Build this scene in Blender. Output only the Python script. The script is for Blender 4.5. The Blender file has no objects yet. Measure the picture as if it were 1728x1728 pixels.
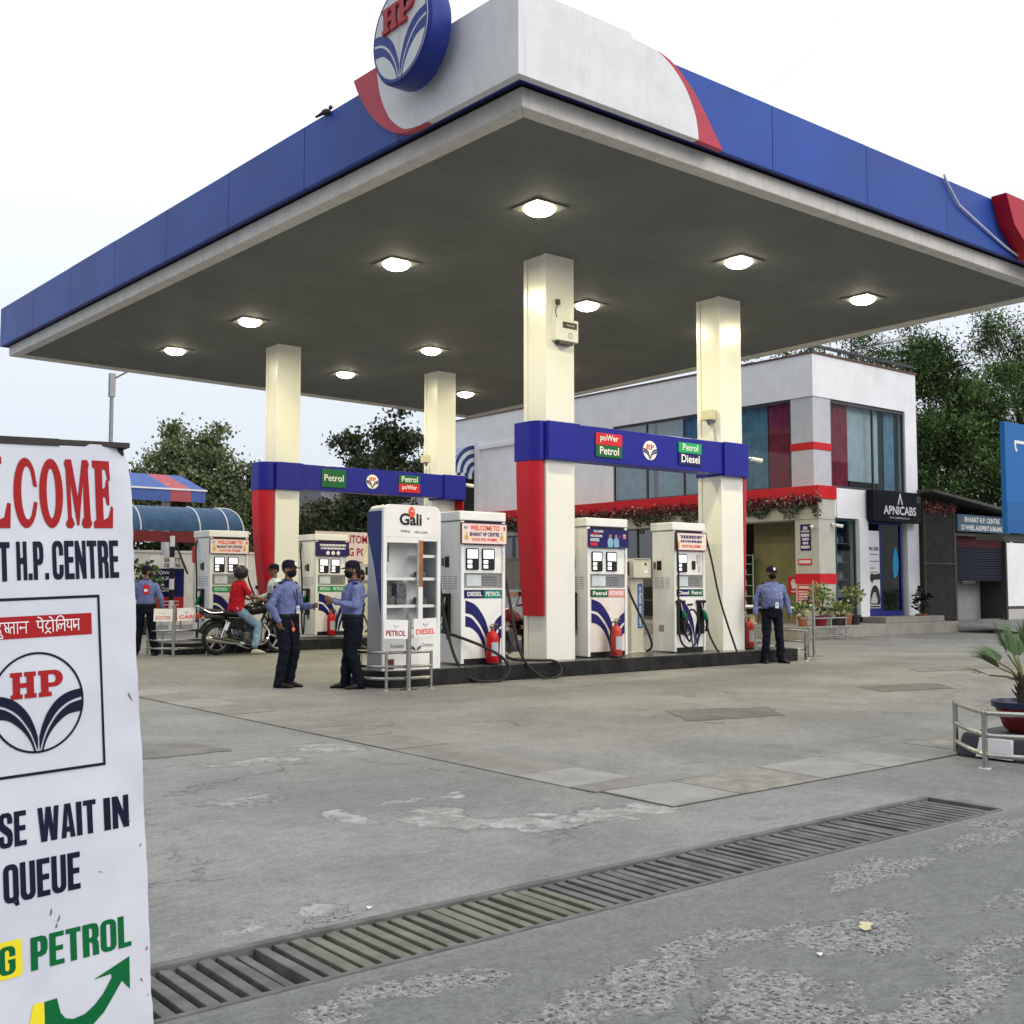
import bpy, bmesh, math, random
from mathutils import Vector, Matrix, noise as mnoise
import numpy as np
random.seed(7); np.random.seed(7)
sc = bpy.context.scene
col = sc.collection
R = math.radians
# ------------------------------------------------------------------ camera, sky, sun, exposure
AZ = R(51.0); PITCH = math.atan(124.0 / 1884.0)
cam_d = bpy.data.cameras.new('camera'); cam = bpy.data.objects.new('camera', cam_d); col.objects.link(cam)
cam.location = (0, 0, 1.40); cam.rotation_euler = (R(90) + PITCH, 0, AZ - R(90))
cam_d.sensor_fit = 'HORIZONTAL'; cam_d.angle = 2 * math.atan(864.0 / 1884.0)
cam_d.clip_start = 0.05; cam_d.clip_end = 800
sc.camera = cam
SUN_EL, SUN_AZ = R(26), R(-78)          # azimuth counted from +X
world = bpy.data.worlds.new('World'); sc.world = world; world.use_nodes = True
wt = world.node_tree; wt.nodes.clear()
wo = wt.nodes.new('ShaderNodeOutputWorld'); wb = wt.nodes.new('ShaderNodeBackground')
sky = wt.nodes.new('ShaderNodeTexSky'); sky.sky_type = 'NISHITA'; sky.sun_disc = False
sky.sun_elevation = SUN_EL; sky.sun_rotation = R(90) - SUN_AZ
tc = wt.nodes.new('ShaderNodeTexCoord'); sx = wt.nodes.new('ShaderNodeSeparateXYZ')
ramp = wt.nodes.new('ShaderNodeValToRGB')
ramp.color_ramp.elements[0].position = 0.0; ramp.color_ramp.elements[0].color = (6.6, 7.1, 8.1, 1)
ramp.color_ramp.elements[1].position = 0.75; ramp.color_ramp.elements[1].color = (15.0, 15.2, 15.6, 1)
e_ = ramp.color_ramp.elements.new(0.18); e_.color = (8.2, 8.7, 9.4, 1)
mixw = wt.nodes.new('ShaderNodeMix'); mixw.data_type = 'RGBA'; mixw.inputs[0].default_value = 0.90
wt.links.new(tc.outputs['Generated'], sx.inputs[0]); wt.links.new(sx.outputs['Z'], ramp.inputs[0])
wt.links.new(sky.outputs[0], mixw.inputs[6]); wt.links.new(ramp.outputs[0], mixw.inputs[7])
# the overcast is darker on the side away from the evening glow
dk = wt.nodes.new('ShaderNodeMapRange'); dk.interpolation_type = 'SMOOTHSTEP'
dk.inputs[1].default_value = -0.9; dk.inputs[2].default_value = 0.25; dk.inputs[3].default_value = 0.64; dk.inputs[4].default_value = 1.0
mulw = wt.nodes.new('ShaderNodeVectorMath'); mulw.operation = 'SCALE'
wt.links.new(sx.outputs['X'], dk.inputs[0]); wt.links.new(mixw.outputs[2], mulw.inputs[0]); wt.links.new(dk.outputs[0], mulw.inputs['Scale'])
wt.links.new(mulw.outputs[0], wb.inputs[0]); wb.inputs[1].default_value = 0.11
wt.links.new(wb.outputs[0], wo.inputs[0])
sl = bpy.data.lights.new('sun', 'SUN'); so = bpy.data.objects.new('sun', sl); col.objects.link(so)
sl.energy = 1.35; sl.angle = R(35); sl.color = (1.0, 0.90, 0.83)
sd = Vector((math.cos(SUN_AZ) * math.cos(SUN_EL), math.sin(SUN_AZ) * math.cos(SUN_EL), math.sin(SUN_EL)))
so.rotation_euler = sd.to_track_quat('Z', 'Y').to_euler()
sc.view_settings.view_transform = 'Standard'; sc.view_settings.look = 'None'
sc.view_settings.exposure = 0.0; sc.view_settings.gamma = 1.0
sc.cycles.max_bounces = 6; sc.cycles.transparent_max_bounces = 8

# ------------------------------------------------------------------ material helpers
MATS = {}
class NT:
    """tiny node-tree writer"""
    def __init__(s, name):
        s.m = bpy.data.materials.new(name); s.m.use_nodes = True; s.t = s.m.node_tree; s.t.nodes.clear()
        s.o = s.t.nodes.new('ShaderNodeOutputMaterial'); s.b = s.t.nodes.new('ShaderNodeBsdfPrincipled')
        s.t.links.new(s.b.outputs[0], s.o.inputs[0])
    def n(s, ty, **props):
        nd = s.t.nodes.new('ShaderNode' + ty)
        for k, v in props.items(): setattr(nd, k, v)
        return nd
    def put(s, sock, v):
        if hasattr(v, 'is_output'): s.t.links.new(v, sock)
        else: sock.default_value = v
    def math(s, op, a, b=0.0, c=0.0, clamp=False):
        nd = s.n('Math', operation=op, use_clamp=clamp)
        s.put(nd.inputs[0], a); s.put(nd.inputs[1], b)
        if len(nd.inputs) > 2: s.put(nd.inputs[2], c)
        return nd.outputs[0]
    def vm(s, op, a, b=(0, 0, 0)):
        nd = s.n('VectorMath', operation=op); s.put(nd.inputs[0], a); s.put(nd.inputs[1], b)
        return nd.outputs['Value'] if op in ('LENGTH', 'DOT_PRODUCT', 'DISTANCE') else nd.outputs[0]
    def noise(s, vec, scale, detail=4, rough=0.6, dist=0.0, color=False):
        nd = s.n('TexNoise'); s.put(nd.inputs['Vector'], vec); nd.inputs['Scale'].default_value = scale
        nd.inputs['Detail'].default_value = detail; nd.inputs['Roughness'].default_value = rough
        nd.inputs['Distortion'].default_value = dist
        return nd.outputs[1 if color else 0]
    def ss(s, v, lo, hi):
        nd = s.n('MapRange', interpolation_type='SMOOTHSTEP'); s.put(nd.inputs[0], v)
        nd.inputs[1].default_value = lo; nd.inputs[2].default_value = hi
        return nd.outputs[0]
    def mix(s, f, a, b, mode='MIX'):
        nd = s.n('Mix', data_type='RGBA', blend_type=mode); s.put(nd.inputs[0], f)
        for i, v in ((6, a), (7, b)):
            if isinstance(v, tuple) and len(v) == 3: v = v + (1,)
            s.put(nd.inputs[i], v)
        return nd.outputs[2]
    def scl(s, vec, v):
        nd = s.n('VectorMath', operation='MULTIPLY'); s.put(nd.inputs[0], vec); nd.inputs[1].default_value = v
        return nd.outputs[0]
    def bump(s, h, strength=0.3, dist=0.01):
        nd = s.n('Bump'); nd.inputs['Strength'].default_value = strength; nd.inputs['Distance'].default_value = dist
        s.put(nd.inputs['Height'], h); s.t.links.new(nd.outputs[0], s.b.inputs['Normal'])
def hexc(r, g, b):
    f = lambda c: ((c / 255 + 0.055) / 1.055) ** 2.4 if c > 10 else c / 255 / 12.92
    return (f(r), f(g), f(b))
def mat(name, c, rough=0.5, metal=0.0, var=0.12, vscale=3.0, streak=0.0, bump=0.0, bscale=40.0, emit=0.0, spec=0.28, dirt=(0.12, 0.11, 0.10)):
    """paint / metal / cloth with slight procedural unevenness, optional run-off streaks and surface bump"""
    if name in MATS: return MATS[name]
    t = NT(name); geo = t.n('NewGeometry'); p = geo.outputs['Position']
    nz = t.noise(p, vscale, 5, 0.65)
    k = t.ss(nz, 0.3, 0.7)
    lo = tuple(max(0, x * (1 - var)) for x in c); hi = tuple(min(1, x * (1 + var * 0.6)) for x in c)
    cc = t.mix(k, lo, hi)
    if streak > 0:
        sv = t.noise(t.scl(p, (9, 9, 0.55)), 1.0, 4, 0.7)
        cc = t.mix(t.math('MULTIPLY', t.ss(sv, 0.52, 0.78), streak), cc, dirt)
    t.put(t.b.inputs['Base Color'], cc)
    rr = t.n('MapRange'); t.put(rr.inputs[0], t.noise(p, vscale * 4, 3)); rr.inputs[3].default_value = max(0.02, rough - 0.08); rr.inputs[4].default_value = min(1, rough + 0.1)
    t.put(t.b.inputs['Roughness'], rr.outputs[0]); t.b.inputs['Metallic'].default_value = metal
    t.b.inputs['Specular IOR Level'].default_value = spec
    if bump > 0: t.bump(t.noise(p, bscale, 4, 0.6), bump, 0.01)
    if emit > 0:
        t.b.inputs['Emission Color'].default_value = c + (1,); t.b.inputs['Emission Strength'].default_value = emit
    MATS[name] = t.m
    return t.m
def glass(name, tint=(0.55, 0.62, 0.62), alpha=0.35, rough=0.03):
    if name in MATS: return MATS[name]
    t = NT(name); tr = t.n('BsdfTransparent'); tr.inputs[0].default_value = tint + (1,)
    gl = t.n('BsdfGlossy'); gl.inputs['Roughness'].default_value = rough; gl.inputs[0].default_value = (1, 1, 1, 1)
    fr = t.n('Fresnel'); fr.inputs[0].default_value = 1.5
    nz = t.n('NewGeometry'); f2 = t.math('MULTIPLY_ADD', fr.outputs[0], 0.20, alpha * 0.04)
    ms = t.n('MixShader'); t.put(ms.inputs[0], f2); t.t.links.new(tr.outputs[0], ms.inputs[1]); t.t.links.new(gl.outputs[0], ms.inputs[2])
    t.t.links.new(ms.outputs[0], t.o.inputs[0]); MATS[name] = t.m
    return t.m

# ------------------------------------------------------------------ mesh helpers
class MB:
    def __init__(s): s.v = []; s.f = []; s.mi = []; s.T = None
    def add(s, vs, fs, mi=0):
        o = len(s.v)
        if s.T is not None: vs = [s.T @ Vector(q) for q in vs]
        s.v.extend([tuple(q) for q in vs]); s.f.extend([tuple(i + o for i in f) for f in fs]); s.mi.extend([mi] * len(fs))
        return s
    def box(s, x0, x1, y0, y1, z0, z1, mi=0):
        v = [(x, y, z) for z in (z0, z1) for y in (y0, y1) for x in (x0, x1)]
        return s.add(v, [(0, 2, 3, 1), (4, 5, 7, 6), (0, 1, 5, 4), (2, 6, 7, 3), (0, 4, 6, 2), (1, 3, 7, 5)], mi)
    def hexa(s, b, t, mi=0):
        """b, t: four points each, counter-clockwise from above"""
        return s.add(list(b) + list(t), [(3, 2, 1, 0), (4, 5, 6, 7), (0, 1, 5, 4), (1, 2, 6, 5), (2, 3, 7, 6), (3, 0, 4, 7)], mi)
    def tube(s, pts, r, n=10, mi=0, closed=False, flat=None):
        pts = [Vector(p) for p in pts]; m = len(pts)
        rs = r if isinstance(r, (list, tuple)) else [r] * m
        vs = []; up = None
        for i, p in enumerate(pts):
            if closed: d = pts[(i + 1) % m] - pts[i - 1]
            else: d = pts[min(i + 1, m - 1)] - pts[max(i - 1, 0)]
            d.normalize()
            if up is None:
                a = Vector((0, 0, 1)) if abs(d.z) < 0.9 else Vector((1, 0, 0))
                up = (a - d * a.dot(d)).normalized()
            else: up = (up - d * up.dot(d)).normalized()
            sd_ = d.cross(up)
            for k in range(n):
                an = 2 * math.pi * k / n
                vs.append(p + (up * math.cos(an) + sd_ * math.sin(an) * (flat or 1.0)) * rs[i])
        fs = []
        for i in range(m if closed else m - 1):
            j = (i + 1) % m
            for k in range(n):
                fs.append((i * n + k, j * n + k, j * n + (k + 1) % n, i * n + (k + 1) % n))
        if not closed:
            fs.append(tuple(range(n))); fs.append(tuple((m - 1) * n + k for k in reversed(range(n))))
        return s.add(vs, fs, mi)
    def cyl(s, a, b, r0, r1=None, n=14, mi=0): return s.tube([a, b], [r0, r0 if r1 is None else r1], n, mi)
    def lathe(s, prof, c=(0, 0, 0), n=24, mi=0, axis='Z', sy=1.0):
        vs = []
        for (r, z) in prof:
            for k in range(n):
                an = 2 * math.pi * k / n; a, b = r * math.cos(an), r * math.sin(an) * sy
                q = {'Z': (a, b, z), 'X': (z, a, b), 'Y': (a, z, b)}[axis]
                vs.append((c[0] + q[0], c[1] + q[1], c[2] + q[2]))
        fs = [(i * n + k, i * n + (k + 1) % n, (i + 1) * n + (k + 1) % n, (i + 1) * n + k) for i in range(len(prof) - 1) for k in range(n)]
        if prof[0][0] > 1e-5: fs.append(tuple(reversed(range(n))))
        if prof[-1][0] > 1e-5: fs.append(tuple((len(prof) - 1) * n + k for k in range(n)))
        return s.add(vs, fs, mi)
    def ell(s, c, r, nu=14, nv=9, mi=0, rot=None):
        if not isinstance(r, (tuple, list)): r = (r, r, r)
        vs = []
        for j in range(nv + 1):
            th = math.pi * j / nv
            for i in range(nu):
                ph = 2 * math.pi * i / nu
                q = Vector((r[0] * math.sin(th) * math.cos(ph), r[1] * math.sin(th) * math.sin(ph), -r[2] * math.cos(th)))
                if rot is not None: q = rot @ q
                vs.append(q + Vector(c))
        fs = [(j * nu + i, j * nu + (i + 1) % nu, (j + 1) * nu + (i + 1) % nu, (j + 1) * nu + i) for j in range(nv) for i in range(nu)]
        return s.add(vs, fs, mi)
    def loft(s, rings, mi=0):
        n = len(rings[0]); vs = [p for r_ in rings for p in r_]
        fs = [(i * n + k, i * n + (k + 1) % n, (i + 1) * n + (k + 1) % n, (i + 1) * n + k) for i in range(len(rings) - 1) for k in range(n)]
        fs.append(tuple(reversed(range(n)))); fs.append(tuple((len(rings) - 1) * n + k for k in range(n)))
        return s.add(vs, fs, mi)
    def prism(s, poly, O, U, V, d, mi=0):
        """outline in the (U,V) plane at O, thickness d along U x V"""
        O, U, V = Vector(O), Vector(U), Vector(V); N = U.cross(V).normalized()
        n = len(poly)
        a = [O + U * p[0] + V * p[1] for p in poly]; b = [q + N * d for q in a]
        fs = [tuple(reversed(range(n))), tuple(range(n, 2 * n))] + [(i, (i + 1) % n, n + (i + 1) % n, n + i) for i in range(n)]
        return s.add(a + b, fs, mi)
    def geo2(s, g, O, U, V, w, h, mi=0, lift=0.0, keep=False):
        """flat 2D geometry g=(verts, faces, W, H) stretched into the w x h box at O"""
        O, U, V = Vector(O), Vector(U).normalized(), Vector(V).normalized(); N = U.cross(V)
        vs, fs, W, H = g
        kx, ky = w / W, h / H
        if keep:
            kk = min(kx, ky); O = O + U * (w - W * kk) / 2 + V * (h - H * kk) / 2; kx = ky = kk
        return s.add([O + U * (x * kx) + V * (y * ky) + N * lift for x, y in vs], fs, mi)
    def text(s, body, O, U, V, w, h, mi=0, bold=0.0, lift=0.002, keep=False):
        return s.geo2(text_geo(body, bold), O, U, V, w, h, mi, lift, keep)
    def build(s, name, mats, parent=None, smooth=False, bevel=0.0, loc=None, auto=35):
        me = bpy.data.meshes.new(name); me.from_pydata(s.v, [], s.f)
        for m in (mats if isinstance(mats, (list, tuple)) else [mats]): me.materials.append(m)
        me.polygons.foreach_set('material_index', s.mi)
        me.update()
        o = bpy.data.objects.new(name, me); col.objects.link(o)
        if smooth:
            me.polygons.foreach_set('use_smooth', [True] * len(me.polygons))
            me.set_sharp_from_angle(angle=R(auto))
        if bevel > 0:
            b = o.modifiers.new('bevel', 'BEVEL'); b.width = bevel; b.segments = 2; b.limit_method = 'ANGLE'; b.angle_limit = R(40)
        if parent: o.parent = parent
        if loc: o.location = loc
        return o
_TG = {}
def _curve_geo(cu):
    o = bpy.data.objects.new('tmp_curve', cu); col.objects.link(o)
    dg = bpy.context.evaluated_depsgraph_get(); dg.update()
    me = bpy.data.meshes.new_from_object(o.evaluated_get(dg))
    vs = [(v.co.x, v.co.y) for v in me.vertices]; fs = []
    for p in me.polygons:
        idx = tuple(p.vertices)
        fs.append(idx if p.normal.z > 0 else tuple(reversed(idx)))
    bpy.data.objects.remove(o); bpy.data.meshes.remove(me); bpy.data.curves.remove(cu)
    return vs, fs
def _norm(vs, fs):
    x0 = min(v[0] for v in vs); y0 = min(v[1] for v in vs); x1 = max(v[0] for v in vs); y1 = max(v[1] for v in vs)
    return ([(x - x0, y - y0) for x, y in vs], fs, x1 - x0, y1 - y0)
def text_geo(body, bold=0.0):
    k = (body, bold)
    if k not in _TG:
        cu = bpy.data.curves.new('tmp', 'FONT'); cu.body = body; cu.offset = bold; cu.resolution_u = 3; cu.fill_mode = 'FRONT'
        _TG[k] = _norm(*_curve_geo(cu))
    return _TG[k]
def shape_geo(polys, normalise=False):
    cu = bpy.data.curves.new('tmp', 'CURVE'); cu.dimensions = '2D'; cu.fill_mode = 'FRONT'
    for poly in polys:
        sp = cu.splines.new('POLY'); sp.points.add(len(poly) - 1); sp.use_cyclic_u = True
        for i, p in enumerate(poly): sp.points[i].co = (p[0], p[1], 0, 1)
    vs, fs = _curve_geo(cu)
    return _norm(vs, fs) if normalise else (vs, fs, 1.0, 1.0)
def cat(pts, n=6, closed=False):
    """Catmull-Rom through 2D/3D points"""
    P = [Vector(p) for p in pts]; out = []; m = len(P)
    for i in range(m if closed else m - 1):
        p0 = P[i - 1] if (closed or i > 0) else P[0]; p1 = P[i]; p2 = P[(i + 1) % m]
        p3 = P[(i + 2) % m] if (closed or i + 2 < m) else P[-1]
        for k in range(n):
            t = k / n
            out.append(0.5 * ((2 * p1) + (p2 - p0) * t + (2 * p0 - 5 * p1 + 4 * p2 - p3) * t * t + (3 * p1 - p0 - 3 * p2 + p3) * t ** 3))
    if not closed: out.append(P[-1])
    return out
def arc(cx, cy, rx, ry, a0, a1, n=24):
    return [(cx + rx * math.cos(R(a0 + (a1 - a0) * i / n)), cy + ry * math.sin(R(a0 + (a1 - a0) * i / n))) for i in range(n + 1)]
def tag(o, label=None, cat_=None, group=None, kind=None):
    if label: o['label'] = label
    if cat_: o['category'] = cat_
    if group: o['group'] = group
    if kind: o['kind'] = kind
    return o
def thing(name, label, cat_, loc=(0, 0, 0), rz=0.0, group=None):
    o = bpy.data.objects.new(name, None); col.objects.link(o); o.empty_display_size = 0.2
    o.location = loc; o.rotation_euler = (0, 0, rz)
    return tag(o, label, cat_, group)
def kids(o): return [c for c in list(col.objects) if c.parent == o]
def dup(root, loc=None, rz=None, label=None):
    r = root.copy(); col.objects.link(r)
    if loc is not None: r.location = loc
    if rz is not None: r.rotation_euler = (0, 0, rz)
    if label: r['label'] = label
    def rec(src, dst):
        for ch in kids(src):
            c = ch.copy(); col.objects.link(c); c.parent = dst; rec(ch, c)
    rec(root, r)
    return r
def fuse(mb, voxel, smooth=4, fold=0.0, fscale=9.0, fstretch=(1, 1, 1)):
    """voxel-merge closed overlapping solids into one continuous surface; returns (verts, faces)"""
    me = bpy.data.meshes.new('tmp_f'); me.from_pydata(mb.v, [], mb.f); me.update()
    o = bpy.data.objects.new('tmp_f', me); col.objects.link(o)
    rm = o.modifiers.new('r', 'REMESH'); rm.mode = 'VOXEL'; rm.voxel_size = voxel
    if smooth:
        sm = o.modifiers.new('s', 'SMOOTH'); sm.factor = 0.5; sm.iterations = smooth
    dg = bpy.context.evaluated_depsgraph_get(); dg.update()
    m2 = bpy.data.meshes.new_from_object(o.evaluated_get(dg))
    if fold > 0:
        co = [v.co + v.normal * fold * (mnoise.noise(Vector((v.co.x * fscale * fstretch[0], v.co.y * fscale * fstretch[1], v.co.z * fscale * fstretch[2]))) +
              0.5 * mnoise.noise(v.co * fscale * 2.3)) for v in m2.vertices]
    else: co = [v.co.copy() for v in m2.vertices]
    fs = [tuple(p.vertices) for p in m2.polygons]
    bpy.data.objects.remove(o); bpy.data.meshes.remove(me); bpy.data.meshes.remove(m2)
    out = MB(); out.add(co, fs)
    return out
XP, YP, ZP = (1, 0, 0), (0, 1, 0), (0, 0, 1); XN, YN = (-1, 0, 0), (0, -1, 0)

# ------------------------------------------------------------------ shared paints
WHITE = mat('white_powder_coat', (0.78, 0.78, 0.77), 0.3, var=0.05, streak=0.11, spec=.5)
PANELW = mat('white_cladding', (0.74, 0.745, 0.76), 0.42, var=0.07, streak=0.16)
COLW = mat('column_white_paint', (0.76, 0.755, 0.70), 0.22, var=0.03, vscale=1.2, streak=0.0, spec=.5)
BLUE = mat('fascia_blue', hexc(40, 76, 160), 0.42, var=0.16, vscale=0.7, streak=0.16, bump=0.25, bscale=1.6, dirt=(0.05, 0.06, 0.12))
BEAMB = mat('beam_blue', hexc(24, 30, 138), 0.33, var=0.07)
NAVY = mat('navy_vinyl', hexc(24, 22, 92), 0.4, var=0.05)
RED = mat('red_panel', hexc(176, 22, 40), 0.38, var=0.08)
FRED = mat('faded_red_stripe', hexc(184, 66, 82), 0.45, var=0.1, streak=0.15)
VRED = mat('red_vinyl', hexc(198, 34, 44), 0.4, var=0.05)
GREEN = mat('green_vinyl', hexc(18, 96, 52), 0.4, var=0.05)
LGREEN = mat('bright_green_vinyl', hexc(20, 160, 92), 0.4, var=0.05)
BLACK = mat('black_plastic', (0.012, 0.012, 0.013), 0.4, var=0.2)
DGREY = mat('dark_grey_metal', (0.05, 0.05, 0.052), 0.45, var=0.2)
MGREY = mat('grey_metal', (0.28, 0.29, 0.30), 0.45, metal=0.3, var=0.15)
LGREY = mat('light_grey_panel', (0.5, 0.51, 0.52), 0.45, var=0.08)
STEEL = mat('stainless_steel', (0.47, 0.46, 0.43), 0.24, metal=1.0, var=0.12, vscale=12)
CHROME = mat('chrome', (0.75, 0.75, 0.76), 0.1, metal=1.0, var=0.05)
SIGNB = mat('sign_black', (0.008, 0.009, 0.012), 0.45, var=0.1, spec=.08)
RUBBER = mat('black_rubber', (0.018, 0.018, 0.019), 0.6, var=0.25, bump=0.1, bscale=60)
SIGNW = mat('sign_white', (0.78, 0.78, 0.78), 0.45, var=0.04)
PINKW = mat('sign_pale_pink', (0.80, 0.66, 0.62), 0.45, var=0.05)
LCD = mat('lit_display', (0.92, 0.96, 1.0), 0.3, var=0.0, emit=0.85)
EXTR = mat('extinguisher_red', hexc(190, 24, 28), 0.3, var=0.1)
EXTF = mat('faded_extinguisher_red', hexc(186, 62, 50), 0.4, var=0.12)
CARD = mat('printed_label_grey', (0.42, 0.45, 0.52), 0.5, var=0.2, vscale=60)
GOLD = mat('mustard_yellow', (0.62, 0.40, 0.08), 0.5, var=0.1)
ORANGE = mat('orange_red_print', hexc(226, 78, 52), 0.5, var=0.05)
INK = mat('dark_navy_ink', hexc(18, 24, 48), 0.5, var=0.05)
INKR = mat('dark_red_ink', hexc(158, 30, 34), 0.5, var=0.06)
INKG = mat('green_ink', hexc(8, 98, 52), 0.5, var=0.06)
YEL = mat('yellow_ink', hexc(232, 216, 50), 0.5, var=0.05)

# ------------------------------------------------------------------ emblem: white disc, red slab letters, two pairs of dark blue leaves
_up = [(1.0, .21), (.69, .16), (.43, .03), (.21, -.21), (.08, -.48), (.015, -.70)]
_lo = [(.02, -.97), (.13, -.65), (.24, -.45), (.43, -.21), (.69, -.04), (1.0, .04)]
_up2 = [(1.0, -.02), (.70, -.09), (.45, -.26), (.27, -.48), (.14, -.72), (.06, -.97)]
_lo2 = [(.10, -.97), (.16, -.80), (.27, -.62), (.43, -.45), (.66, -.30), (.95, -.26)]
def _clipc(poly): return [((x, y) if x * x + y * y <= 1 else (x / math.hypot(x, y), y / math.hypot(x, y))) for x, y in poly]
def _band(u, l): return _clipc([tuple(p)[:2] for p in cat([q + (0,) for q in u], 4)] + [tuple(p)[:2] for p in cat([q + (0,) for q in l], 4)])
def mir(poly): return [(-x, y) for x, y in reversed(poly)]
LEAVES = [_band(_up, _lo), _band(_up2, _lo2)]
LEAVES = LEAVES + [mir(p) for p in LEAVES]
GL_H = [(0, 0), (.46, 0), (.46, .17), (.37, .17), (.37, .41), (.63, .41), (.63, .17), (.54, .17), (.54, 0), (1, 0), (1, .17), (.91, .17), (.91, .83), (1, .83), (1, 1), (.54, 1), (.54, .83), (.63, .83), (.63, .59), (.37, .59), (.37, .83), (.46, .83), (.46, 1), (0, 1), (0, .83), (.09, .83), (.09, .17), (0, .17)]
GL_P = [[(0, 0), (.52, 0), (.52, .17), (.40, .17), (.40, .36), (.64, .36)] + [(.64 + .36 * math.sin(R(a)), .68 - .32 * math.cos(R(a))) for a in range(0, 181, 15)] + [(0, 1), (0, .83), (.1, .83), (.1, .17), (0, .17)],
        [(.40, .52), (.40, .84), (.58, .84)] + [(.58 + .13 * math.sin(R(a)), .68 + .16 * math.cos(R(a))) for a in range(0, 181, 30)]]
def place(poly, x, y, w, h): return [(x + px * w, y + py * h) for px, py in poly]
G_HP = shape_geo([place(GL_H, -.56, .10, .54, .52)] + [place(q, .03, .10, .53, .52) for q in GL_P])
G_LEAF = None
def emblem(O, U, V, r, parent, ring=None, disc=True, lift=0.004, red=None, blue=None, white=None, letters_raise=0.0):
    """emblem parts at centre O in the (U,V) plane"""
    N = Vector(U).cross(Vector(V)).normalized(); O = Vector(O)
    out = []
    if disc:
        m = MB(); m.prism(arc(0, 0, r, r, 0, 360, 40)[:-1], O, U, V, lift)
        out.append(m.build('emblem_disc', white or SIGNW, parent))
    m = MB()
    for g in G_LEAVES: m.geo2(g, O, U, V, r * .985, r * .985, 0, lift + 0.002)
    if ring: m.geo2(ring, O, U, V, r, r, 0, lift + 0.0016)
    out.append(m.build('emblem_leaves', blue or NAVY, parent))
    m = MB(); m.geo2(G_HP, O, U, V, r, r, 0, lift + 0.002)
    if letters_raise:
        for poly in [place(GL_H, -.56, .10, .54, .52), place(GL_P[0], .03, .10, .53, .52)]:
            n = len(poly); a = [O + (Vector(U) * x + Vector(V) * y) * r + N * 0.002 for x, y in poly]; b = [q + N * letters_raise for q in a]
            m.add(a + b, [(i, (i + 1) % n, n + (i + 1) % n, n + i) for i in range(n)])
        m.geo2(G_HP, O, U, V, r, r, 0, letters_raise)
    out.append(m.build('emblem_letters', red or VRED, parent))
    return out
G_LEAVES = [shape_geo([p]) for p in LEAVES]
G_RING = shape_geo([arc(0, 0, 1, 1, 0, 360, 60)[:-1], arc(0, 0, .955, .955, 0, 360, 60)[:-1]])
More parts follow.
